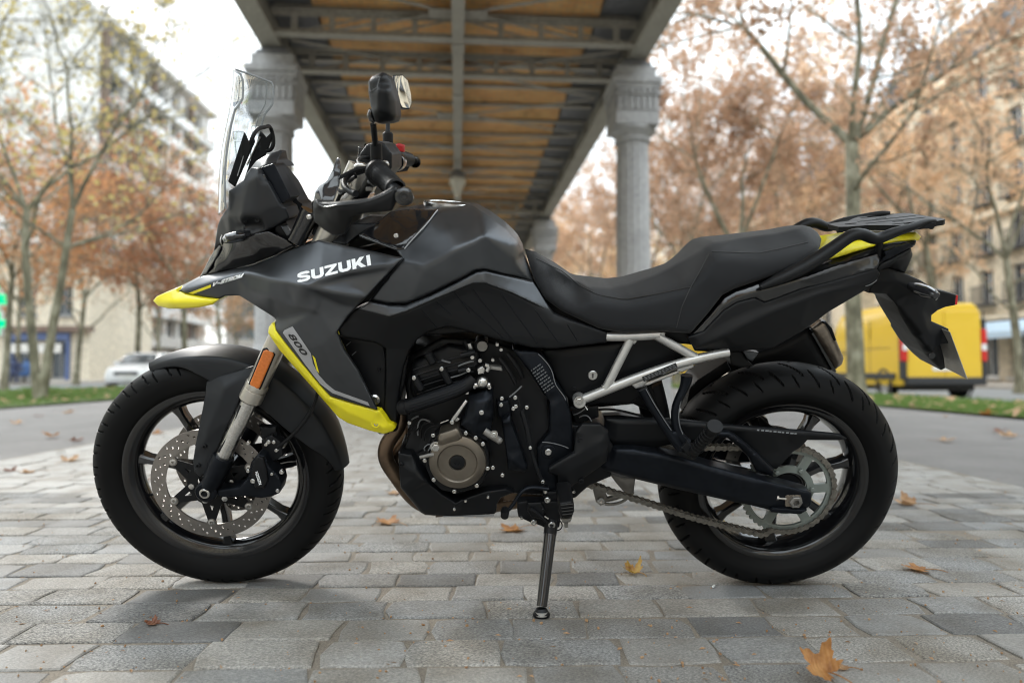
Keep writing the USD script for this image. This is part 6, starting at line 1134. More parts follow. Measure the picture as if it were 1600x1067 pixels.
sc = Panel([(846, 548, .112), (900, 541, .118), (948, 537, .118), (986, 532, .118), (1024, 527, .118), (1046, 541, .114), (1088, 560, .108), (1040, 582, .108), (1000, 620, .104), (985, 632, .100), (936, 631, .100), (905, 640, .104), (885, 620, .108), (868, 590, .112)], [[(880, 556, .122), (965, 545, .124), (925, 600, .116)]], ('t', .01), .004, .008, .003)
part('side_cover', sc.mesh, 'black_plastic', smooth=45); part('side_cover', mirrored(sc.mesh), 'black_plastic', smooth=45)
k = sc.on(926, 586, 0.0); part('seat_lock', lathe([(.012, -.004), (.012, .003), (.0105, .0045), (.0, .0045)], k, (0, -1, 0), 28), 'polished_steel'); part('keyhole', box(k[0] - .0016, k[0] + .0016, k[1] - .0052, k[1] - .004, k[2] - .006, k[2] + .006), 'black_decal'); bolt(897, 607, .112, r=.0055, hgt=.003, mat='black_plastic')
# main frame spar and label
spar = Panel([(800, 546, .160), (838, 549, .156), (848, 556, .154), (864, 580, .152), (868.5, 598, .152), (885, 624, .150), (893, 650, .150), (897, 690, .150), (893, 735, .150), (880, 764, .150), (860, 770, .150), (842, 752, .152), (838, 700, .154), (857, 676, .152), (858, 628, .153), (842, 604, .155), (825, 578, .158)], [[(812, 552, .166), (838, 590, .164), (862, 640, .160), (868, 690, .158), (862, 740, .156)]], ('l', .10), .005, .007, .003)
part('frame_spar', spar.mesh, 'navy_black_metal', smooth=45); part('frame_spar', mirrored(spar.mesh), 'navy_black_metal', smooth=45)
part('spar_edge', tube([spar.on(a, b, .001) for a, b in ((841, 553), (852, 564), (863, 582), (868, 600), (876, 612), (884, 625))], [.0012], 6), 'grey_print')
for i in range(9):
    for j in range(5):
        u0, u1 = .03 + j * .195, .03 + j * .195 + (.10, .15, .12, .17)[(i * 3 + j) % 4]; v0, v1 = i / 9.0 + .03, i / 9.0 + .066
        q = [(828 + 17 * u + 24 * v, 578 - 12 * u + 38 * v) for u, v in ((u0, v0), (u1, v0), (u1, v1), (u0, v1))]
        ps = [spar.on(a, b, .0010) for a, b in q] + [spar.on(a, b, .0004) for a, b in q]; part('label_print', hull(ps), 'grey_print', smooth=False)
bolt(856.5, 705.5, .160, r=.0085, hgt=.005, kind='socket'); part('pivot_cover', turned(856.5, 705.5, .1575, [(.0175, -.004), (.0175, .001), (.0155, .0025), (.0, .0025)], 30), 'navy_black_metal')
part('bracket_edge', tube(P3([(847, 690.5, .163), (862, 692, .163), (888, 700, .162)]), [.0011], 6), 'grey_print')
# ---------------------------------------------------------------- engine
core = Panel([(636, 556, .10), (690, 528, .11), (760, 532, .11), (830, 552, .11), (856, 600, .12), (862, 680, .13), (872, 760, .12), (850, 775, .12), (800, 772, .13), (760, 785, .13), (690, 790, .13), (650, 765, .12), (634, 730, .12), (632, 700, .12), (640, 676, .11), (633, 650, .11), (636, 628, .11), (632, 600, .11)], (), 'mirror', .006, .012, .004)
part('engine_block', core.mesh, 'dark_metal', smooth=45)
cyl = [(612, 560), (700, 530), (748, 560), (736, 600), (700, 618), (652, 634), (638, 610)]
part('cylinder_head', Panel([(643, 566, .130), (700, 540, .135), (748, 548, .135), (752, 578, .138), (738, 598, .138), (700, 612, .136), (650, 630, .132), (640, 606, .130)], [[(650, 590, .150), (742, 570, .150)]], ('l', .08), .006, .007, .003).mesh, 'dark_metal')
for i in range(5): part('head_fin', tube(P3([(646 + i * 1.5, 578 + i * 9.5, .151), (700, 562 + i * 9.5, .152), (746 - i * 2, 552 + i * 9.5, .151)]), [.0018], 6), 'dark_metal')
for a, b, c, d, r in ((690, 576, 702, 598, .010), (647, 590, 658, 608, .010), (668, 552, 676, 566, .011), (720, 556, 742, 550, .007), (716, 580, 733, 576, .006)): part('engine_boss', tube(P3([(a, b, .158), (c, d, .156)]), [r, r * .9], 12), 'dark_metal')
for q in ((690, 576, .166), (647, 590, .166), (732, 578, .160), (750, 563, .150), (738, 558, .15)): bolt(*q, r=.0052, parent=None)
part('intake_pipe', tube(P3([(727, 533, .12), (737, 548, .13), (744, 560, .13)]), [.009], 12), 'dark_metal'); part('throttle_body', turned(752, 539, .125, [(.018, -.03), (.018, .01), (.013, .014), (.0, .014)], 24), 'dark_metal'); part('injector', tube(P3([(733, 536, .14), (736, 545, .14)]), [.006], 10), 'polished_steel'); part('throttle_cap', turned(753.5, 541, .142, [(.0125, -.004), (.0125, .001), (.0, .002)], 20), 'raw_bracket')
part('cable_clip', plate([(690, 562), (704, 566), (703.5, 568), (690, 564)], .157, .15, .0005), 'grey_print'); part('fuel_line', tube(P3([(716, 572, .155), (728, 567, .155), (740, 564, .15)]), [.0022], 6), 'grey_print'); part('wire', tube(P3([(704, 590, .155), (718, 586, .156), (731, 580, .156)]), [.0018], 6), 'grey_print')
for q in ((783, 546, .14), (777, 538, .14), (770, 562, .14)): bolt(*q, r=.0045)
part('breather_hose', tube(P3([(792, 552, .14), (806, 570, .145), (816, 590, .14)]), [.006], 10), 'soft_rubber'); part('breather_hose', tube(P3([(780, 560, .14), (795, 580, .145), (806, 600, .14)]), [.005], 10), 'soft_rubber')
# ribbed radiator hose
hp = P3([(626, 637, .16), (640, 634, .166), (668, 625, .168), (700, 614, .166), (724, 604, .158), (740, 592, .148)])
part('radiator_hose', tube(hp, [.0175], 20, seg=60), 'soft_rubber', smooth=60)
hq = spline(hp, 60); 
for a in np.linspace(0.2, 2.9, 9):
    off = np.array([0, -math.sin(a), math.cos(a)]) * .0177; part('hose_rib', tube(hq[8:56:4] + off, [.0009], 5, smooth=False), 'navy_black_metal')
part('hose_clamp', tube([hq[2], hq[6]], [.0195], 20), 'soft_rubber')
# water fitting, connector, cover parts
wf = Bp(754, 597, .165); part('water_fitting', cat_(trimesh.creation.icosphere(3, .015).apply_translation(wf), tube(P3([(742, 602, .165), (766, 601, .165)]), [.007], 12)), 'polished_steel', smooth=60); part('water_elbow', Panel([(746, 577, .17), (754, 572, .17), (758, 576, .17), (756, 584, .17), (747, 585, .17)], (), ('t', .02), .002, .005, 0).mesh, 'polished_steel'); part('water_elbow', tube(P3([(758, 570, .168), (763, 573, .168), (761, 580, .168)]), [.005], 10), 'polished_steel')
part('connector', Panel([(764, 572, .16), (783, 574, .16), (785, 580, .16), (764, 577, .16)], (), ('t', .014), .0015, .005, 0).mesh, 'raw_bracket')
for q in ((752, 599.5, .182), (765, 605, .165), (730, 613, .16), (742, 604, .165)): bolt(*q, r=.0045)
cov = Panel([(733, 618, .165), (759, 609.5, .170), (770, 616, .172), (770.5, 655, .178), (764, 690, .184), (752, 686, .186), (735, 676, .186), (720, 664, .182), (729, 640, .176)], [[(734, 619, .168), (745, 627, .192), (767, 627, .192)], [(745, 627, .192), (736, 652, .190)], [(720, 664, .186), (744, 646, .200), (756, 648, .200), (769, 652, .192)], [(744, 646, .200), (741, 680, .196)]], ('l', .12), .003, .0055, .0018)
part('upper_cover', cov.mesh, 'navy_black_metal', smooth=40)
for q in ((752.5, 644, .200), ): bolt(*q, r=.0058)
part('pipe_bracket', tube(P3([(729, 626, .17), (722, 636, .175), (712, 650, .178), (708, 655, .178)]), [.0045, .005, .006, .006], 10), 'polished_steel'); part('pipe_bracket', Panel([(706, 652, .178), (712, 648, .178), (719, 655, .178), (713, 660, .178)], (), ('t', .012), .002, .005, 0).mesh, 'polished_steel'); bolt(706.5, 659, .18, r=.0055); part('bracket_strip', tube(P3([(688, 661, .17), (701, 656, .172)]), [.0014], 6), 'polished_steel')
part('water_pipe', tube(P3([(757, 673, .188), (766, 679, .190), (780, 688, .188)]), [.0085], 14), 'raw_bracket'); bolt(772, 678, .198, r=.0062, kind='hex'); part('pipe_end', trimesh.creation.icosphere(2, .0085).apply_translation(Bp(780, 688, .19)), 'raw_bracket', smooth=60)
# alternator cover
ec = Bp(714.7, 722.5, .188); sc_ = px_scale(714.7, 722.5, .19)
R0 = 45.5 * sc_
part('alternator_cover', lathe([(R0 * 1.0, -.05), (R0, -.006), (R0 * .97, -.001), (R0 * .86, .004), (R0 * .76, .0065), (R0 * .70, .0065), (R0 * .665, .0040), (R0 * .655, .0015), (R0 * .30, .0015), (R0 * .285, -.0005), (R0 * .27, -.004), (.0, -.004)], ec, (0, -1, 0), 90), 'bronze_cover', smooth=32)
part('cover_plug', lathe([(R0 * .255, -.0045), (R0 * .255, -.001), (R0 * .22, .0005), (R0 * .10, .0005), (R0 * .09, -.0015), (.0, -.0015)], ec, (0, -1, 0), 36), 'black_plastic')
part('cover_block', Panel([(683.5, 684, .190), (686, 678, .192), (712, 669.5, .194), (716, 671, .194), (722, 684, .192), (716, 690, .192), (692, 697, .192), (684.5, 699, .190)], [[(687, 688.5, .198), (717, 677, .199)]], ('l', .14), .003, .005, .0015).mesh, 'bronze_cover', smooth=40)
part('cover_flange', plate([(674, 690), (684, 678), (700, 672), (716, 668), (730, 672), (748, 681), (760, 694), (764, 712), (765, 734), (756, 752), (742, 764), (712, 771), (690, 766), (674, 752), (666, 733), (664, 712)], .176, .12, .003, .008), 'dark_metal')
for a, b, l, r in ((681.3, 698, .186, .0095),): bolt(a, b, l, r=r, hgt=.008, kind='hex')
for a, b, l in ((677, 679.5, .182), (728, 676, .186), (743.4, 683.5, .186), (754.6, 693, .19), (761.8, 731, .182), (745, 758, .182), (710, 767, .181), (678, 749, .181), (785, 741.6, .172), (664, 719, .178), (727.5, 782, .166), (762.5, 776, .164), (710, 795, .170), (640, 660, .14), (770, 730, .172)): bolt(a, b, l, r=.0052 if b < 770 else .0038)
part('cover_stud', tube(P3([(655.5, 714.5, .195), (678, 709.5, .188)]), [.0042, .0052], 10), 'raw_bracket')
part('wire_clip', tube(P3([(664, 704, .178), (666, 696, .18), (670, 694, .18), (669, 704, .18)]), [.0012], 6), 'grey_print')
# sprocket cover panel, rod
part('sprocket_cover', Panel([(783, 655, .160), (797, 648, .162), (799, 660, .166), (812, 695, .170), (824.5, 732, .168), (820, 738, .162), (794, 734, .164), (790, 700, .168)], [[(786, 662, .172), (799, 657, .172)], [(800, 720, .176), (818, 733, .172)]], ('l', .12), .003, .006, .002).mesh, 'navy_black_metal', smooth=40)
part('shift_rod', tube(P3([(815, 640, .165), (822, 664, .170), (829, 699, .172)]), [.0062], 12), 'dark_metal'); part('shift_rod', tube(P3([(829, 699, .172), (842, 740, .176), (849, 757, .178)]), [.0045], 10), 'black_plastic')
for a, b in ((828.5, 699, ), (848, 752)): bolt(a, b, .180, r=.0045)
for a, b in ((783, 632), (806, 634.5), (784, 622), (802, 638), (805, 621), (823, 636)): bolt(a, b, .155, r=.005)
part('gear_sensor', Panel([(775, 628, .14), (795, 626, .14), (800, 650, .14), (778, 652, .14)], (), ('l', .1), .003, .006, 0).mesh, 'navy_black_metal'); part('wire', tube(P3([(808, 618, .15), (812, 630, .155), (814, 650, .155)]), [.0024], 6), 'soft_rubber'); part('wire', tube(P3([(796, 620, .15), (806, 612, .15), (815, 603, .15)]), [.002], 6), 'grey_print')
# radiator and its side
part('radiator_side', Panel([(529, 524, .17), (600, 536, .165), (604, 560, .16), (603, 640, .15), (600, 652, .148), (589, 641, .150), (560, 582, .16), (540, 548, .165)], (), ('l', .03), .004, .009, 0).mesh, 'black_plastic')
for i in range(7): part('radiator_slat', tube(P3([(541 + i * 9, 540 + i * 15, .174), (548 + i * 8.5, 534 + i * 15, .172)]), [.0009], 5), 'grey_print') if i < 2 else None
part('radiator', box(-.33, -.30, -.15, .15, .50, .72, .004), 'dark_metal'); part('down_tube', tube(P3([(610, 560, .12), (616, 620, .12), (612, 668, .10)]), [.016], 14), 'black_plastic'); part('horn', turned(585, 624, .155, [(.014, -.02), (.014, .004), (.010, .008), (.0, .008)], 24), 'polished_steel'); bolt(592, 579, .165, r=.004, mat='dark_metal')
part('engine_side', Panel([(606, 540, .14), (640, 545, .14), (632, 600, .14), (622, 640, .135), (620, 668, .13), (606, 662, .13), (602, 640, .14)], (), ('l', .0), .004, .009, 0).mesh, 'black_plastic')
part('cylinder_front', Panel([(640, 640, .10), (700, 620, .11), (735, 640, .11), (720, 680, .12), (680, 690, .12), (650, 712, .12), (632, 706, .11), (636, 680, .10)], (), ('l', -.1), .004, .01, 0).mesh, 'dark_metal')
for i in range(6): part('wire', tube(P3([(638 + i * 5, 668 + i * 4, .125), (644 + i * 6, 655 + (i % 3) * 6, .13), (654 + i * 6, 650 + i * 3, .128)]), [.0022], 6), ('grey_print', 'soft_rubber', 'dark_metal')[i % 3])
# exhaust headers
part('exhaust_header', tube(P3([(624, 640, .06), (621, 668, .07), (604, 696, .08), (603, 716, .08), (618, 742, .08), (640, 772, .07), (680, 794, .04)]), [.0195], 20, seg=50), 'exhaust_steel', smooth=60)
part('exhaust_header', tube(P3([(634, 655, .0), (630, 690, .01), (612, 714, .02), (616, 736, .02), (634, 762, .01), (680, 790, .0)]), [.0195], 20, seg=50), 'exhaust_steel', smooth=60)
part('exhaust_pipe', tube(P3([(680, 794, .02), (760, 788, -.02), (830, 775, -.08), (900, 740, -.12)]), [.024], 18), 'exhaust_steel', smooth=60)
# skid plate
sk = Panel([(622, 708, .150), (643, 711, .154), (655, 732, .160), (672, 757, .168), (692, 774, .170), (712, 786, .172), (735, 776, .164), (760, 768, .160), (790, 764, .156), (803, 770, .150), (783, 778, .152), (776.5, 788, .152), (776, 800, .150), (772, 804, .150), (700, 807, .150), (664, 805, .140), (657, 801, .138), (625.5, 762, .140), (623, 730, .146)], [[(648, 738, .172), (690, 772, .182), (710, 787, .176)], [(628, 760, .150), (662, 800, .150)], [(722, 780, .165), (722, 804, .155)], [(748, 776, .160), (748, 804, .154)]], ('l', .0), .004, .006, .002)
part('skid_plate', sk.mesh, 'black_plastic', smooth=40); part('skid_plate', mirrored(sk.mesh), 'black_plastic', smooth=40)
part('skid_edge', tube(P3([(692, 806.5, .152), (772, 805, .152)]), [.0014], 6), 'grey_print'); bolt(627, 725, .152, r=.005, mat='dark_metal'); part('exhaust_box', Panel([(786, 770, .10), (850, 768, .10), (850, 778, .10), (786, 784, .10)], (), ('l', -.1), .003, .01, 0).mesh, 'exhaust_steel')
# heel guard, shift lever, stand bracket, foot peg
hg = Panel([(910, 662.5, .160), (938.5, 663, .160), (950.5, 673.5, .158), (953, 688, .158), (948, 721, .158), (937, 730, .160), (889, 763, .168), (873, 762.5, .168), (871, 743, .172), (856, 739, .174), (857, 731, .176), (878, 718, .176), (897, 706, .170), (899.5, 674, .162)], [[(900, 676, .168), (938, 680, .164), (951, 676, .162)], [(858, 734, .180), (898, 710, .178), (940, 690, .172), (952, 688, .160)], [(874, 745, .178), (940, 712, .174)]], ('t', .008), .003, .006, .0018)
part('heel_guard', hg.mesh, 'black_plastic', smooth=40)
for q in ((906.5, 687, .166), (908, 752, .168)): bolt(*q, r=.007, hgt=.003, mat='black_plastic')
part('frame_lower', Panel([(870, 660, .12), (940, 670, .12), (960, 700, .12), (955, 745, .11), (920, 760, .11), (900, 778, .11), (870, 785, .11), (850, 770, .12), (850, 700, .13)], (), ('l', -.12), .005, .01, 0).mesh, 'dark_metal')
part('shift_lever', tube(P3([(858, 763, .185), (835, 761, .190), (822, 763, .195), (806, 781, .200), (793, 797, .205)]), [.0075, .0068, .0065, .0062, .006], 12, seg=30, flat=.7), 'navy_black_metal', smooth=60); part('shift_toe', tube(P3([(789, 797, .195), (789, 800, .225), (788.5, 806, .245)]), [.010, .0105, .0095], 16), 'soft_rubber', smooth=60)
sb = plate([(808.5, 785), (822, 783), (848, 784), (876, 783), (878, 800), (874, 824), (858, 830), (846, 822), (829, 816.5), (810, 808), (808, 797)], .168, .14, .003, .007); part('stand_bracket', sb, 'dark_metal')
part('stand_switch', plate([(824, 786), (845, 785), (852, 800), (846, 812), (830, 808), (823, 797)], .182, .1685, .003, .006), 'black_plastic'); part('stand_spring', tube(P3([(828, 794, .186), (842, 804, .186), (854, 815, .186)]), [.0045], 8), 'dark_metal')
for a, b, l, r in ((834, 815, .170, .0075), (855, 780, .176, .0078), (862, 819, .176, .009), (887.5, 775, .17, .0058), (852, 767, .18, .0052), (815, 808, .17, .004), (896, 767, .165, .0045), (876, 781, .17, .004)): bolt(a, b, l, r=r, hgt=.006)
part('stand_pivot', plate([(848, 770), (872, 768), (878, 780), (872, 800), (850, 800)], .160, .12, .003, .008), 'dark_metal'); part('spring_pin', tube(P3([(851, 806, .188), (857, 810, .190)]), [.0025], 8), 'polished_steel'); part('switch_wire', tube(P3([(872, 812, .178), (878, 818, .18), (876, 826, .178), (868, 828, .176)]), [.0016], 6), 'soft_rubber')
part('foot_peg', Panel([(874, 786, .275), (892, 783, .275), (897, 788, .275), (897.5, 800, .275), (894, 809, .275), (877, 810, .275), (873, 800, .275)], (), ('l', .17), .006, .006, 0).mesh, 'soft_rubber', smooth=45); part('peg_feeler', cat_(Panel([(876.5, 811, .262), (894, 810, .262), (891, 816, .262), (879, 817, .262)], (), ('t', .02), .002, .004, 0).mesh, tube(P3([(884.5, 815, .252), (884.5, 823, .252)]), [.0052, .0042], 12)), 'raw_bracket')
for i in range(4): part('peg_rib', tube(P3([(876 + i * 1, 789 + i * 5, .277), (895.5, 787 + i * 5, .277)]), [.0013], 6), 'black_decal')
gp = G(846, 963.5, 0.0) - _o; foot = np.array([gp[0], gp[1] * CL + gp[2] * SL, -gp[1] * SL + gp[2] * CL])
t0 = Bp(860.5, 824, .168); t1 = foot + np.array([0.001, 0.010, 0.022])
ks = group('kickstand'); part('leg', tube([t0 + (t0 - t1) * .03, t0 + (t1 - t0) * .5, t1], [.0165, .0148, .0130], 16), 'gloss_black', ks, 60); part('leg_collar', tube([t0 + (t0 - t1) * .10, t0 + (t1 - t0) * .09], [.018, .0165], 12), 'dark_metal', ks)
WUP = np.array([0, SL, CL]); dn = lathe([(.0, .0), (.016, .0), (.018, .003), (.0185, .008), (.015, .013), (.011, .020), (.0, .020)], foot + WUP * 0.0005, WUP, 28); dn.vertices = foot + (dn.vertices - foot) * [1.15, 1, 1]; part('foot', dn, 'dark_metal', ks, 50); part('foot_rim', lathe([(.0165, .0), (.0195, .004), (.0165, .012), (.0145, .012)], foot + WUP * .002, WUP, 28), 'raw_bracket', ks, 50)
# ---------------------------------------------------------------- swing arm, chain guard, sprocket, chain
sw = Panel([(930, 697, .105), (960, 698, .118), (990, 699.5, .128), (1030, 706, .134), (1065, 713.5, .138), (1110, 727, .140), (1160, 741, .142), (1200, 751.5, .142), (1235, 760, .142), (1263, 767.5, .140), (1269, 771, .140), (1268, 789, .140), (1259, 796, .140), (1225, 796, .140), (1203, 797, .140), (1175, 790, .140), (1149, 785, .140), (1100, 774, .136), (1060, 765, .132), (1027, 757, .128), (990, 748, .122), (960, 739.5, .112), (930, 732, .105)],
           [[(945, 700, .128), (990, 705.5, .140), (1035, 713, .146), (1080, 724, .150), (1130, 739, .152), (1175, 751.5, .152), (1200, 754, .150), (1262, 770, .146)], [(950, 735, .126), (1027, 752, .140), (1100, 768, .146), (1150, 780, .148), (1205, 791, .146)]], ('l', .100), .003, .0065, .0016)
part('swing_arm', sw.mesh, 'navy_black_metal', smooth=35); part('swing_arm', mirrored(sw.mesh), 'navy_black_metal', smooth=35)
tr = Panel([(1108, 668, .128), (1121, 673, .130), (1138, 674, .132), (1150, 680, .132), (1172, 698, .130), (1190, 714, .126), (1210, 733, .122), (1208, 745, .122), (1195, 741, .124), (1181, 735, .126), (1171, 716, .128), (1155, 699, .130), (1136, 684, .132), (1112, 682, .130)], [[(1115, 677, .138), (1138, 679, .140), (1160, 692, .140), (1182, 712, .136), (1204, 734, .130)]], ('t', .022), .003, .006, .0015)
part('swing_arm_brace', tr.mesh, 'navy_black_metal', smooth=35)
cgd = Panel([(945, 652, .104), (1000, 652.5, .108), (1060, 655, .112), (1141, 664, .114), (1226, 670.5, .114), (1300, 677, .112), (1314, 679, .110), (1324, 685.5, .108), (1310, 688, .108), (1262, 687.5, .108), (1250, 700, .106), (1240, 705.5, .106), (1214, 733, .106), (1200, 732, .106), (1180, 706, .108), (1150, 684, .110), (1112, 682, .110), (1065, 690, .110), (1025, 700, .108), (990, 699, .106), (958, 695, .104), (944, 680, .104)], [[(946, 657, .118), (1060, 661, .124), (1226, 676, .122), (1318, 683, .116)], [(960, 690, .112), (1040, 686, .116)], [(1232, 690, .112), (1205, 726, .112)]], ('t', .006), .0022, .0065, .0015)
hole = Polygon([(975, 672), (1010, 671), (1014, 675), (1006, 681), (985, 682), (977, 678)])
part('chain_guard', cgd.mesh, 'black_plastic', smooth=40)
for i in range(10):
    q = [(1183 + i * 6.5, 670.5 + i * .62), (1186.5 + i * 6.5 + (i % 3), 670.8 + i * .62), (1186 + i * 6.5 + (i % 3), 673 + i * .62), (1182.5 + i * 6.5, 672.7 + i * .62)]; ps = [cgd.on(a, b, .0012) for a, b in q] + [cgd.on(a, b, .0006) for a, b in q]; part('guard_print', hull(ps), 'grey_print', smooth=False)
sp = thing('rear_sprocket', parent=bike, loc=None) if False else group('rear_sprocket')
NT, RP = 47, 0.1188
teeth = []
for k in range(NT * 4):
    a = 2 * np.pi * k / (NT * 4); teeth.append(((RP + (.0045, .0015, -.0045, .0015)[k % 4]) * math.cos(a), (RP + (.0045, .0015, -.0045, .0015)[k % 4]) * math.sin(a)))
p = Polygon(teeth).difference(Point(0, 0).buffer(.050, 24)); wn = []
for k in range(6):
    a0 = math.radians(4 + 60 * k + 30)
    arc = [(.0985 * math.cos(a0 + e), .0985 * math.sin(a0 + e)) for e in np.linspace(-.36, .36, 10)] + [(.072 * math.cos(a0 + e), .072 * math.sin(a0 + e)) for e in np.linspace(.30, -.30, 8)]; wn.append(Polygon(arc).buffer(.004))
def xz(m): m.apply_transform(np.array([[1, 0, 0, 0], [0, 0, -1, 0], [0, 1, 0, 0], [0, 0, 0, 1.0]])); return m
sm2 = xz(poly_mesh(p.difference(unary_union(wn)), .0065)); sm2.apply_translation((XR, -.0825, RR)); part('toothed_ring', sm2, 'sprocket_zinc', sp, 25)
part('sprocket_ridge', lathe([(.1045, 0), (.1065, .001), (.1085, 0)], (XR, -.0889, RR), (0, -1, 0), 96), 'sprocket_zinc', sp, 60)
for k in range(6):
    a = math.radians(4 + 60 * k); c = np.array([XR + .062 * math.cos(a), -.089, RR + .062 * math.sin(a)])
    part('bolt', cat_(lathe([(.0078, 0), (.0078, .0012), (.006, .0012)], c, (0, -1, 0), 18), lathe([(.0064, .001), (.0064, .0075), (.005, .0085), (.0, .0085)], c, (0, -1, 0), 6)), 'sprocket_zinc', sp, 25)
part('sprocket_carrier', lathe([(.0, .0), (.049, .0), (.052, -.004), (.052, -.03), (.0, -.03)], (XR, -.079, RR), (0, -1, 0), 48), 'dark_metal', sp, 40); part('carrier_ring', lathe([(.040, .0), (.044, .002), (.048, .0)], (XR, -.0795, RR), (0, -1, 0), 48), 'gloss_black', sp, 60)
axn = Bp(1241.5, 782, .143); part('axle_plate', Panel([(1227, 771, .1455), (1251, 771, .1455), (1252, 791, .1455), (1227, 792, .1455)], (), ('t', .006), .001, .006, 0).mesh, 'brushed_steel'); part('axle_nut', cat_(lathe([(.0165, .0), (.0165, .011), (.0145, .0125), (.0085, .0125), (.0085, .004), (.0, .004)], axn, (0, -1, 0), 6), lathe([(.0185, -.001), (.0185, .002), (.015, .002)], axn, (0, -1, 0), 28)), 'raw_bracket', smooth=25)
part('chain_adjuster', cat_(tube(P3([(1214, 777.5, .144), (1228, 779, .144)]), [.0034], 8), tube(P3([(1213, 777, .144), (1216, 777.4, .144)]), [.0065], 6)), 'polished_steel'); part('axle_block', plate([(1222, 768), (1262, 769), (1265, 776), (1264, 790), (1256, 794), (1222, 794)], .1405, .12, .002, .007), 'dark_metal'); part('stand_spool_mount', Panel([(1203, 797, .150), (1208, 794, .152), (1262, 797, .152), (1251, 803.5, .152), (1205, 800.5, .150)], (), ('l', .115), .002, .005, 0).mesh, 'navy_black_metal')
# the chain: one closed loop of links round both sprockets
LC = .0858
lower = P3([(930, 757.5, LC), (945, 763.5, LC), (960, 769.5, LC), (998, 780.5, LC), (1040, 794, LC), (1085, 808.5, LC), (1125, 818.5, LC), (1160, 827, LC), (1192, 834.5, LC)])[:, [0, 2]]
C1 = np.array([XR, RR]); C2 = Bp(884, 722, LC)[[0, 2]]; rf_ = .0445
aL = math.atan2(*(lower[-1] - C1)[::-1]); arcR = [C1 + RP * np.array([math.cos(a), math.sin(a)]) for a in np.linspace(math.radians(-106), math.radians(95), 60)]
d12 = C2 - C1; ang = math.atan2(d12[1], d12[0]); topT = ang - math.acos((RP - rf_) / np.linalg.norm(d12)); arcR = [C1 + RP * np.array([math.cos(a), math.sin(a)]) for a in np.linspace(-1.86, topT if topT > 0 else topT + 2 * math.pi, 70)]
f0, f1 = (topT if topT > 0 else topT + 2 * math.pi), 2 * math.pi - 1.50; arcF = [C2 + rf_ * np.array([math.cos(a), math.sin(a)]) for a in np.linspace(f0, f1, 30)]
loop = np.vstack([arcR, arcF, lower[1:]]); loop = np.vstack([loop, loop[:1]]); seglen = np.concatenate([[0], np.cumsum(np.linalg.norm(np.diff(loop, axis=0), axis=1))]); NL = 2 * int(round(seglen[-1] / .015875 / 2)); pitch_ = seglen[-1] / NL
at = np.arange(NL) * pitch_; pos = np.stack([np.interp(at, seglen, loop[:, j]) for j in (0, 1)], 1)
def link_plate(w, hgt): 
    s_ = unary_union([Point(0, 0).buffer(hgt, 6), Point(w, 0).buffer(hgt, 6), Polygon([(0, -hgt * .72), (w, -hgt * .72), (w, hgt * .72), (0, hgt * .72)])]); return s_
ch = group('drive_chain'); po, pi_ = link_plate(pitch_, .0074), link_plate(pitch_, .0076)
def link_mesh(outer):
    ms = []
    for y in ((-.0095, .0072) if outer else (-.0070, .0048)): e = xz(poly_mesh(po if outer else pi_, .0020)); e.apply_translation((0, y + .002, 0)); ms.append(e)
    for x in (0, pitch_): ms.append(lathe([(.0, -.0108), (.0028, -.0108), (.0028, .0108), (.0, .0108)], (x, 0, 0), (0, 1, 0), 10) if outer else lathe([(.0051, -.0048), (.0051, .0048)], (x, 0, 0), (0, 1, 0), 10))
    return cat_(ms)
lo_, li_ = link_mesh(True), link_mesh(False)
for i in range(NL):
    a, b = pos[i], pos[(i + 1) % NL]; d = (b - a) / np.linalg.norm(b - a); m = (lo_ if i % 2 else li_).copy(); m.apply_transform(np.array([[d[0], 0, -d[1], a[0]], [0, 1, 0, -LC], [d[1], 0, d[0], a[1]], [0, 0, 0, 1.0]])); part('link', m, 'chain_steel', ch, 30)
part('front_sprocket', lathe([(.0, -.003), (.043, -.003), (.043, .003), (.0, .003)], (C2[0], -LC, C2[1]), (0, 1, 0), 34), 'chain_steel')
# passenger peg and hanger
ph = group('passenger_peg')
for seq, rr in (([(1003, 607, .150), (1020, 637, .154), (1044, 673, .158), (1064, 700, .160)], [.0135, .0115, .0120, .0145]), ([(1073, 586, .150), (1066, 612, .152), (1056, 636, .154), (1055, 656, .156), (1060, 676, .158), (1074, 692, .160)], [.0155, .0115, .0108, .0108, .0120, .0135])):
    m = tube(P3(seq), np.array(rr) * 1.15, 12, seg=30, flat=.8); part('hanger_arm', m, 'navy_black_metal', ph, 50); part('hanger_arm', mirrored(m), 'navy_black_metal', ph, 50)
for seq in ([(1009, 607, .163), (1026, 637, .166), (1049, 672, .168)], [(1076, 590, .163), (1062, 635, .164), (1061, 660, .166), (1067, 678, .168)]): part('arm_ridge', tube(P3(seq), [.0012], 6), 'grey_print', ph)
part('peg_mount', Panel([(1046, 676, .170), (1060, 674, .170), (1074, 688, .172), (1080, 698, .172), (1074, 708, .172), (1062, 703, .170)], (), ('t', .03), .004, .006, 0).mesh, 'navy_black_metal', ph); part('peg_joint', Panel([(1064, 700, .180), (1074, 688, .180), (1084, 700, .182), (1094, 710, .182), (1086, 719, .180), (1074, 712, .180)], (), ('t', .03), .004, .006, 0).mesh, 'dark_metal', ph)
pg = P3([(1084, 706, .185), (1096, 692, .205), (1108, 678, .235), (1117, 666, .265)]); part('peg', tube(pg, [.0145, .0150, .0150, .0155], 16, flat=.8), 'soft_rubber', ph, 60); part('peg_cap', tube([pg[-1] - (pg[-1] - pg[-2]) * .10, pg[-1] + (pg[-1] - pg[-2]) * .06], [.0190, .0185], 18, flat=.9), 'black_plastic', ph)
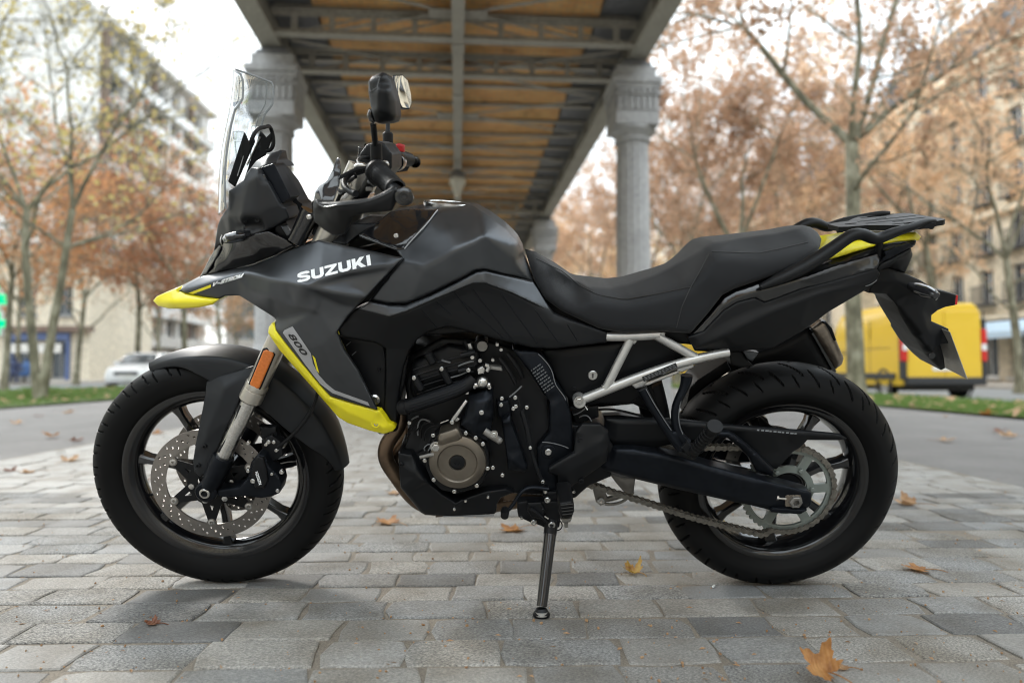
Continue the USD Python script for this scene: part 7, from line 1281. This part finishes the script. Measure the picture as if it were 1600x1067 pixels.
for i in range(7):
    q = pg[0] + (pg[-1] - pg[0]) * (.18 + .1 * i); d = (pg[-1] - pg[0]) / np.linalg.norm(pg[-1] - pg[0]); part('peg_rib', lathe([(.0150, -.0012), (.0162, 0), (.0150, .0012)], q, d, 18), 'black_plastic', ph)
# linkage, hugger, muffler
part('link_plate', Panel([(928, 755, .050), (941, 758, .050), (949, 776, .050), (946, 787, .050), (938, 790, .050), (931, 784, .050), (927, 768, .050)], (), ('t', .008), .002, .005, 0).mesh, 'raw_bracket'); bolt(939, 781, .0505, r=.010, hgt=.007); part('link_arm', tube(P3([(940, 781, .03), (960, 777, .03), (980, 770, .03)]), [.0075], 12), 'raw_bracket')
part('link_block', Panel([(952, 740, .045), (993, 748, .045), (990, 773, .045), (978, 772, .045), (962, 754, .045)], [[(972, 752, .052), (985, 770, .052)]], ('l', -.04), .003, .006, .002).mesh, 'raw_bracket'); part('link_arm', tube(P3([(945, 787, .045), (965, 786, .045), (990, 768, .045)]), [.004], 8), 'raw_bracket')
hg_ = Panel([(1078, 607, -.05), (1090, 594, -.05), (1136, 564, -.05), (1143, 578, -.05), (1090, 616, -.05), (1080, 640, -.05), (1070, 648, -.05)], (), ('t', .10), .003, .008, 0); part('rear_hugger', hg_.mesh, 'black_plastic')
part('shock_unit', tube(P3([(1012, 600, .0), (1022, 640, .0), (1030, 690, .0)]), [.038], 20), 'dark_metal'); part('air_box', Panel([(890, 560, .05), (1010, 560, .05), (1020, 610, .05), (1030, 650, .05), (990, 632, .05), (900, 640, .05)], (), ('l', -.09), .004, .01, 0).mesh, 'black_plastic'); part('hose', tube(P3([(935, 640, .09), (960, 640, .09), (985, 645, .09), (1004, 650, .085)]), [.003], 6), 'soft_rubber')
part('wire', tube(P3([(896, 648, .12), (912, 640, .13), (918, 634, .13)]), [.0015], 6), 'grey_print'); part('wire', tube(P3([(905, 652, .12), (918, 650, .13), (924, 658, .13)]), [.0015], 6), 'grey_print'); part('clip', tube(P3([(914, 634, .135), (918, 640, .135)]), [.0015], 6), 'white_decal'); part('frame_rear', Panel([(890, 636, .10), (935, 634, .10), (936, 652, .10), (900, 664, .10)], (), ('l', .0), .003, .008, 0).mesh, 'dark_metal')
part('fender_stay', Panel([(1140, 549, .03), (1160, 549, .03), (1166, 560, .03), (1178, 572, .03), (1160, 575, .03), (1142, 570, .03)], (), ('l', -.05), .003, .007, 0).mesh, 'black_plastic'); part('fender_light', Panel([(1161, 549, .045), (1172, 549, .045), (1186, 551, .045), (1176, 565, .045), (1168, 561, .045)], (), ('t', .02), .002, .006, 0).mesh, 'matte_grey_paint')
mA, mB = Bp(1150, 590, -.17), Bp(1288, 540, -.17); md = (mB - mA) / np.linalg.norm(mB - mA); mu = np.cross(md, [0, 1, 0]); mu *= np.sign(mu[2]); rings = []
hgt_px = px_scale(1290, 540, -.17) * 39
prof = [(0.0, .55), (.05, .80), (.14, .97), (1.0, 1.0)]; Lm = np.linalg.norm(mB - mA)
def oval(c, hv, hw_): a = np.arange(32) / 32 * 2 * np.pi; return np.array([c + mu * hv * np.sign(math.sin(t)) * abs(math.sin(t)) ** .8 + np.array([0, 1, 0]) * hw_ * np.sign(math.cos(t)) * abs(math.cos(t)) ** .8 for t in a])
def skin(rs): 
    V = np.vstack(rs + [[rs[0].mean(0)], [rs[-1].mean(0)]]); n = 32; Fc = []
    for i in range(len(rs) - 1):
        for j in range(n): k = (j + 1) % n; Fc += [(i * n + j, i * n + k, (i + 1) * n + k), (i * n + j, (i + 1) * n + k, (i + 1) * n + j)]
    for j in range(n): k = (j + 1) % n; Fc += [(len(V) - 2, k, j), (len(V) - 1, (len(rs) - 1) * n + j, (len(rs) - 1) * n + k)]
    m = trimesh.Trimesh(V, Fc, process=False); trimesh.repair.fix_normals(m); return m
mf = group('muffler')
part('can', Panel([(1128, 572, -.13), (1165, 552, -.125), (1210, 540, -.12), (1262, 511, -.12), (1269, 514, -.12), (1307, 579, -.12), (1300, 584, -.12), (1240, 594, -.125), (1150, 596, -.13)], (), ('l', -.245), .022, .008, 0).mesh, 'black_plastic', mf, 60)
part('can_lip', Panel([(1262, 511, -.119), (1267, 510, -.119), (1309, 581, -.119), (1303, 584, -.119)], (), ('l', -.246), .006, .006, 0).mesh, 'gloss_black', mf, 50)
part('end_cap', Panel([(1268, 514, -.122), (1284, 500, -.122), (1292, 503, -.122), (1301, 514, -.122), (1320, 560, -.122), (1317, 570, -.122), (1306, 579, -.122)], [[(1288, 506, -.116), (1312, 564, -.116)]], ('l', -.243), .008, .006, .003).mesh, 'brushed_steel', mf, 40)
part('cap_guard', Panel([(1283, 502, -.118), (1291, 502, -.118), (1301, 513, -.118), (1308, 532, -.118), (1302, 535, -.118), (1292, 517, -.118)], (), ('l', -.20), .004, .006, 0).mesh, 'navy_black_metal', mf, 40)
part('outlet', lathe([(.017, .0), (.019, .012), (.017, .014), (.015, .0)], mB + md * .020 + mu * .010 + np.array([0, .012, 0]), md, 24), 'gloss_black', mf)
# ---------------------------------------------------------------- handlebar
hb = group('handlebar'); gl0, gl1 = Bp(592, 271, .300), Bp(627, 304, .425)
def mir_st(m):                                       # the right side of the steered front end
    v = steer(m.vertices, -0.12); v[:, 1] *= -1; m = m.copy(); m.vertices = steer(v, 0.12); m.faces = m.faces[:, ::-1]; return m
barm = tube(np.vstack([Bp(560, 310, .05), Bp(572, 296, .13), Bp(584, 272, .22), gl0, gl1]), [.0125, .0125, .0115, .011, .011], 14); part('bar', barm, 'dark_metal', hb, 60); part('bar', mir_st(barm), 'dark_metal', hb, 60)
d = (gl1 - gl0) / np.linalg.norm(gl1 - gl0); grip = lathe([(.016, -.014), (.025, -.012), (.0255, -.002), (.0195, .002), (.0202, .02), (.0195, .05), (.0203, .09), (.0206, .11), (.017, .113)], gl0, d, 26); part('grip', grip, 'soft_rubber', hb, 40); part('grip', mir_st(grip), 'soft_rubber', hb, 40)
for i in range(14): part('grip_rib', lathe([(.0198, -.0012), (.0211, 0), (.0198, .0012)], gl0 + d * (.012 + i * .0068), d, 22), 'soft_rubber', hb)
be = lathe([(.0125, -.03), (.0165, -.028), (.0175, .0), (.0165, .012), (.0125, .016), (.0095, .0165), (.0085, .010), (.0055, .010), (.0045, .0125), (.0, .0125)], Bp(632, 307, .440), (.10, -1, -.02), 32); part('bar_end', be, 'gloss_black', hb, 40); part('bar_end', mir_st(be), 'gloss_black', hb, 40)
sg_ = Panel([(573, 279, .285), (580, 264, .285), (592, 259, .285), (600, 264, .285), (601, 276, .285), (592, 290, .285), (580, 292, .285)], (), ('l', .22), .006, .006, 0).mesh; part('switch_block', sg_, 'gloss_black', hb, 50); part('switch_block', mir_st(sg_), 'gloss_black', hb, 50)
part('switch_button', trimesh.creation.icosphere(2, .008).apply_translation(Bp(602, 257, .26)), 'silver_paint', hb, 60); part('switch_button', box(*(np.array([-.006, .006, -.004, .004, -.004, .004]) + np.repeat(Bp(576.5, 295.5, .29), 2)), .001), 'raw_bracket', hb); part('switch_button', trimesh.creation.icosphere(2, .0045).apply_translation(Bp(577, 284, .288)), 'grey_print', hb, 60)
part('lever_perch', Panel([(552, 262, .262), (562, 258, .262), (580, 254, .262), (586, 262, .262), (575, 268, .262), (556, 275, .262)], (), ('t', .03), .003, .005, 0).mesh, 'dark_metal', hb, 50); part('clutch_adjuster', tube(P3([(556, 262, .27), (566, 259, .272), (573, 262, .272)]), [.006, .007, .005], 12), 'polished_steel', hb, 50); part('lever', tube(P3([(548, 270, .265), (538, 284, .300), (542, 296, .345), (556, 303, .39)]), [.007, .0062, .006, .0065], 12), 'black_plastic', hb, 60)
part('lever', mir_st(tube(P3([(548, 270, .265), (538, 284, .300), (542, 296, .345), (556, 303, .39)]), [.007, .0062, .006, .0065], 12)), 'black_plastic', hb, 60)
part('cable_bundle', tube(P3([(534, 300, .25), (541, 290, .27), (546, 288, .27), (548, 296, .27)]), [.003], 6), 'polished_steel', hb); part('cable_bundle', tube(P3([(529, 297, .26), (540, 300, .28), (551, 300, .28)]), [.0035], 6), 'soft_rubber', hb); part('cable_clip', Panel([(533, 310, .36), (541, 301.5, .36), (547, 303, .36), (539, 311.5, .36)], (), ('t', .006), .001, .004, 0).mesh, 'silver_paint', hb)
for i, s_ in enumerate(([(556, 276, .24), (540, 290, .2), (520, 330, .12), (505, 352, .08)], [(562, 268, .24), (545, 280, .18), (528, 318, .10), (500, 345, .06)], [(570, 262, .22), (560, 250, .12), (575, 246, .0), (590, 262, -.15)])): part('cable', tube(P3(s_), [.0042], 8), 'soft_rubber', hb, 60)
part('reservoir', Panel([(559.5, 229.5, -.19), (580, 228.5, -.19), (582, 232, -.19), (582, 258, -.19), (560, 256, -.19), (558.5, 250, -.19)], (), ('l', -.26), .003, .006, 0).mesh, 'gloss_black', hb); part('dark_cluster', Panel([(556, 262, .0), (562, 240, .0), (572, 226, .0), (588, 220, .0), (600, 224, .0), (612, 240, .0), (612, 262, .0), (590, 290, .0), (560, 300, .0)], (), ('l', -.16), .006, .008, 0).mesh, 'black_plastic', hb, 50)
part('right_switch', turned(617, 253, -.235, [(.0, .0), (.024, .0), (.026, -.006), (.026, -.045), (.0, -.045)], 28), 'gloss_black', hb); part('kill_switch', Panel([(613, 229, -.25), (622, 224, -.25), (631, 227, -.25), (631, 238, -.25), (616, 238, -.25)], (), ('t', .02), .003, .005, 0).mesh, 'switch_red', hb)
# triple clamp, fork tops
part('triple_clamp', Panel([(486, 316, .12), (505, 300, .12), (540, 298, .12), (556, 310, .12), (550, 332, .12), (520, 350, .12), (488, 350, .12)], (), 'mirror', .006, .008, 0).mesh, 'gloss_black', hb, 50); part('fork_sleeve', tube(P3([(486, 330, .108), (472, 358, .108), (462, 378, .108)]), [.024, .021, .021], 18), 'gloss_black', hb, 60); part('fork_cap', turned(483, 339, .135, [(.006, -.01), (.006, .002), (.003, .004), (.0, .004)], 16), 'polished_steel', hb)
part('stay', tube(P3([(470, 348, .12), (464, 366, .12), (459, 380, .12)]), [.0055], 8), 'dark_metal', hb); part('under_bar_shell', Panel([(492, 348, .10), (515, 366, .10), (537, 369, .10), (548, 350, .12), (592, 348, .12), (580, 356, .13), (560, 368, .13), (540, 383, .13), (500, 376, .12), (486, 366, .11)], (), 'mirror', .004, .008, 0).mesh, 'black_plastic', hb, 45)
# hand guards
hgd = Panel([(488.5, 318, .360), (492.5, 311.5, .372), (500, 316.5, .385), (527, 315.5, .420), (553, 313, .435), (575, 310, .440), (593, 303.5, .442), (606, 296, .442), (615, 291, .442), (620, 297, .442), (619, 315, .442), (611, 330, .442), (594, 332, .440), (575, 333.5, .438), (556, 336, .430), (549, 341, .420), (545.5, 349, .410), (541, 359, .395), (536, 367, .385), (520, 368.5, .375), (505, 359, .365), (490, 346, .360)],
           [[(496, 322, .392), (527, 324, .432), (575, 320, .450), (612, 306, .450)], [(503, 316, .386), (510, 345, .395), (530, 350, .405)]], ('t', .010), .0035, .006, .002)
hgg = group('hand_guard'); part('shell', hgd.mesh, 'black_plastic', hgg, 45); part('shell_lip', tube([hgd.on(a, b, .0005) for a, b in ((495, 317), (502, 322), (527, 321), (553, 318.5), (576, 314.5), (596, 307), (613, 298))], [.0016], 6), 'gloss_black', hgg, 60)
vsr = Panel([(489.5, 316, .350), (492.5, 299.5, .340), (500, 289, .332), (512, 279.5, .325), (519.5, 265, .318), (525.5, 248.5, .312), (529.5, 246, .312), (531, 254, .314), (531.5, 275, .325), (529, 290, .340), (524, 305, .362), (520, 315, .372), (500, 316.5, .368)], [[(500, 290, .345), (503, 315, .372)], [(513, 280, .335), (528, 276, .335)]], ('t', .005), .002, .006, .002); part('visor', vsr.mesh, 'smoke_lens', hgg, 45)
part('guard_arm', tube(P3([(531, 278, .320), (545, 270, .300), (562, 264, .285), (580, 262, .28)]), [.004], 8), 'dark_metal', hgg)
g2 = group('hand_guard'); part('shell', mir_st(hgd.mesh), 'black_plastic', g2, 45); part('visor', mir_st(vsr.mesh), 'smoke_lens', g2, 45)
# mirrors
mr = group('rear_mirror'); ms_ = Panel([(575, 128, .345), (581, 119, .345), (597, 112, .345), (603.5, 115, .345), (610, 126, .345), (618, 156, .345), (619.5, 180, .345), (616, 188, .345), (608, 191, .345), (590, 192.5, .345), (585, 190, .345), (578, 165, .345), (574.5, 142, .345)],
              [[(576.5, 126, .352), (594.5, 119.5, .366), (590, 138, .366), (578, 144, .355)], [(591, 138, .380), (592, 175, .378)], [(608, 140, .372), (608, 178, .370)], [(585, 175, .368), (606, 189, .352)]], ('l', .285), .007, .005, .0016)
part('housing', ms_.mesh, 'black_plastic', mr, 40); part('ball_boss', Panel([(572.5, 180, .335), (576, 169, .335), (582, 172, .335), (586, 190, .335), (583, 194, .335), (576, 190, .335)], (), ('l', .295), .006, .004, 0).mesh, 'gloss_black', mr, 60)
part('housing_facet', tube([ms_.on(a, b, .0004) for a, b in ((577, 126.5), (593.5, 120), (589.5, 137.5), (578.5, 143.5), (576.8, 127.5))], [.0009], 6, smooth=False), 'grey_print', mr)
part('stem', tube(P3([(583, 194, .312), (587, 229, .285)]), [.0062], 12), 'black_plastic', mr, 60); part('sleeve', lathe([(.0, .0), (.009, .0), (.0118, .006), (.0118, .044), (.009, .046), (.0, .046)], Bp(588.5, 260, .275), Bp(587.5, 229, .28) - Bp(588.5, 260, .275), 22), 'soft_rubber', mr, 40)
m2 = group('rear_mirror'); gz = P3([(a, b, c + (b - 145) * .0007) for a, b, c in ((616, 119, -.36), (629, 118.5, -.375), (638, 127.5, -.395), (642.5, 150, -.405), (642.5, 163, -.405), (639.5, 169.5, -.40), (629, 168, -.385), (620, 156, -.37), (615, 139, -.36))])
cen = gz.mean(0); nrm = np.cross(gz[3] - gz[0], gz[6] - gz[0]); nrm /= np.linalg.norm(nrm); nrm *= np.sign(nrm[0]); out = (gz - cen) * 1.06 + cen; part('glass', hull(np.vstack([gz, gz - nrm * .004])), 'mirror_glass', m2, 20); part('housing', hull(np.vstack([out - nrm * .002, (gz - cen) * .9 + cen - nrm * .030, (gz - cen) * .45 + cen - nrm * .052])), 'black_plastic', m2, 30)
part('stem', tube(P3([(606, 192, -.33), (606, 215, -.31)]), [.0062], 12), 'black_plastic', m2, 60); part('sleeve', lathe([(.0, .0), (.012, .0), (.0145, .008), (.0145, .055), (.010, .060), (.0, .060)], Bp(606.5, 241, -.30), Bp(606, 207, -.305) - Bp(606.5, 241, -.30), 22), 'soft_rubber', m2, 40)
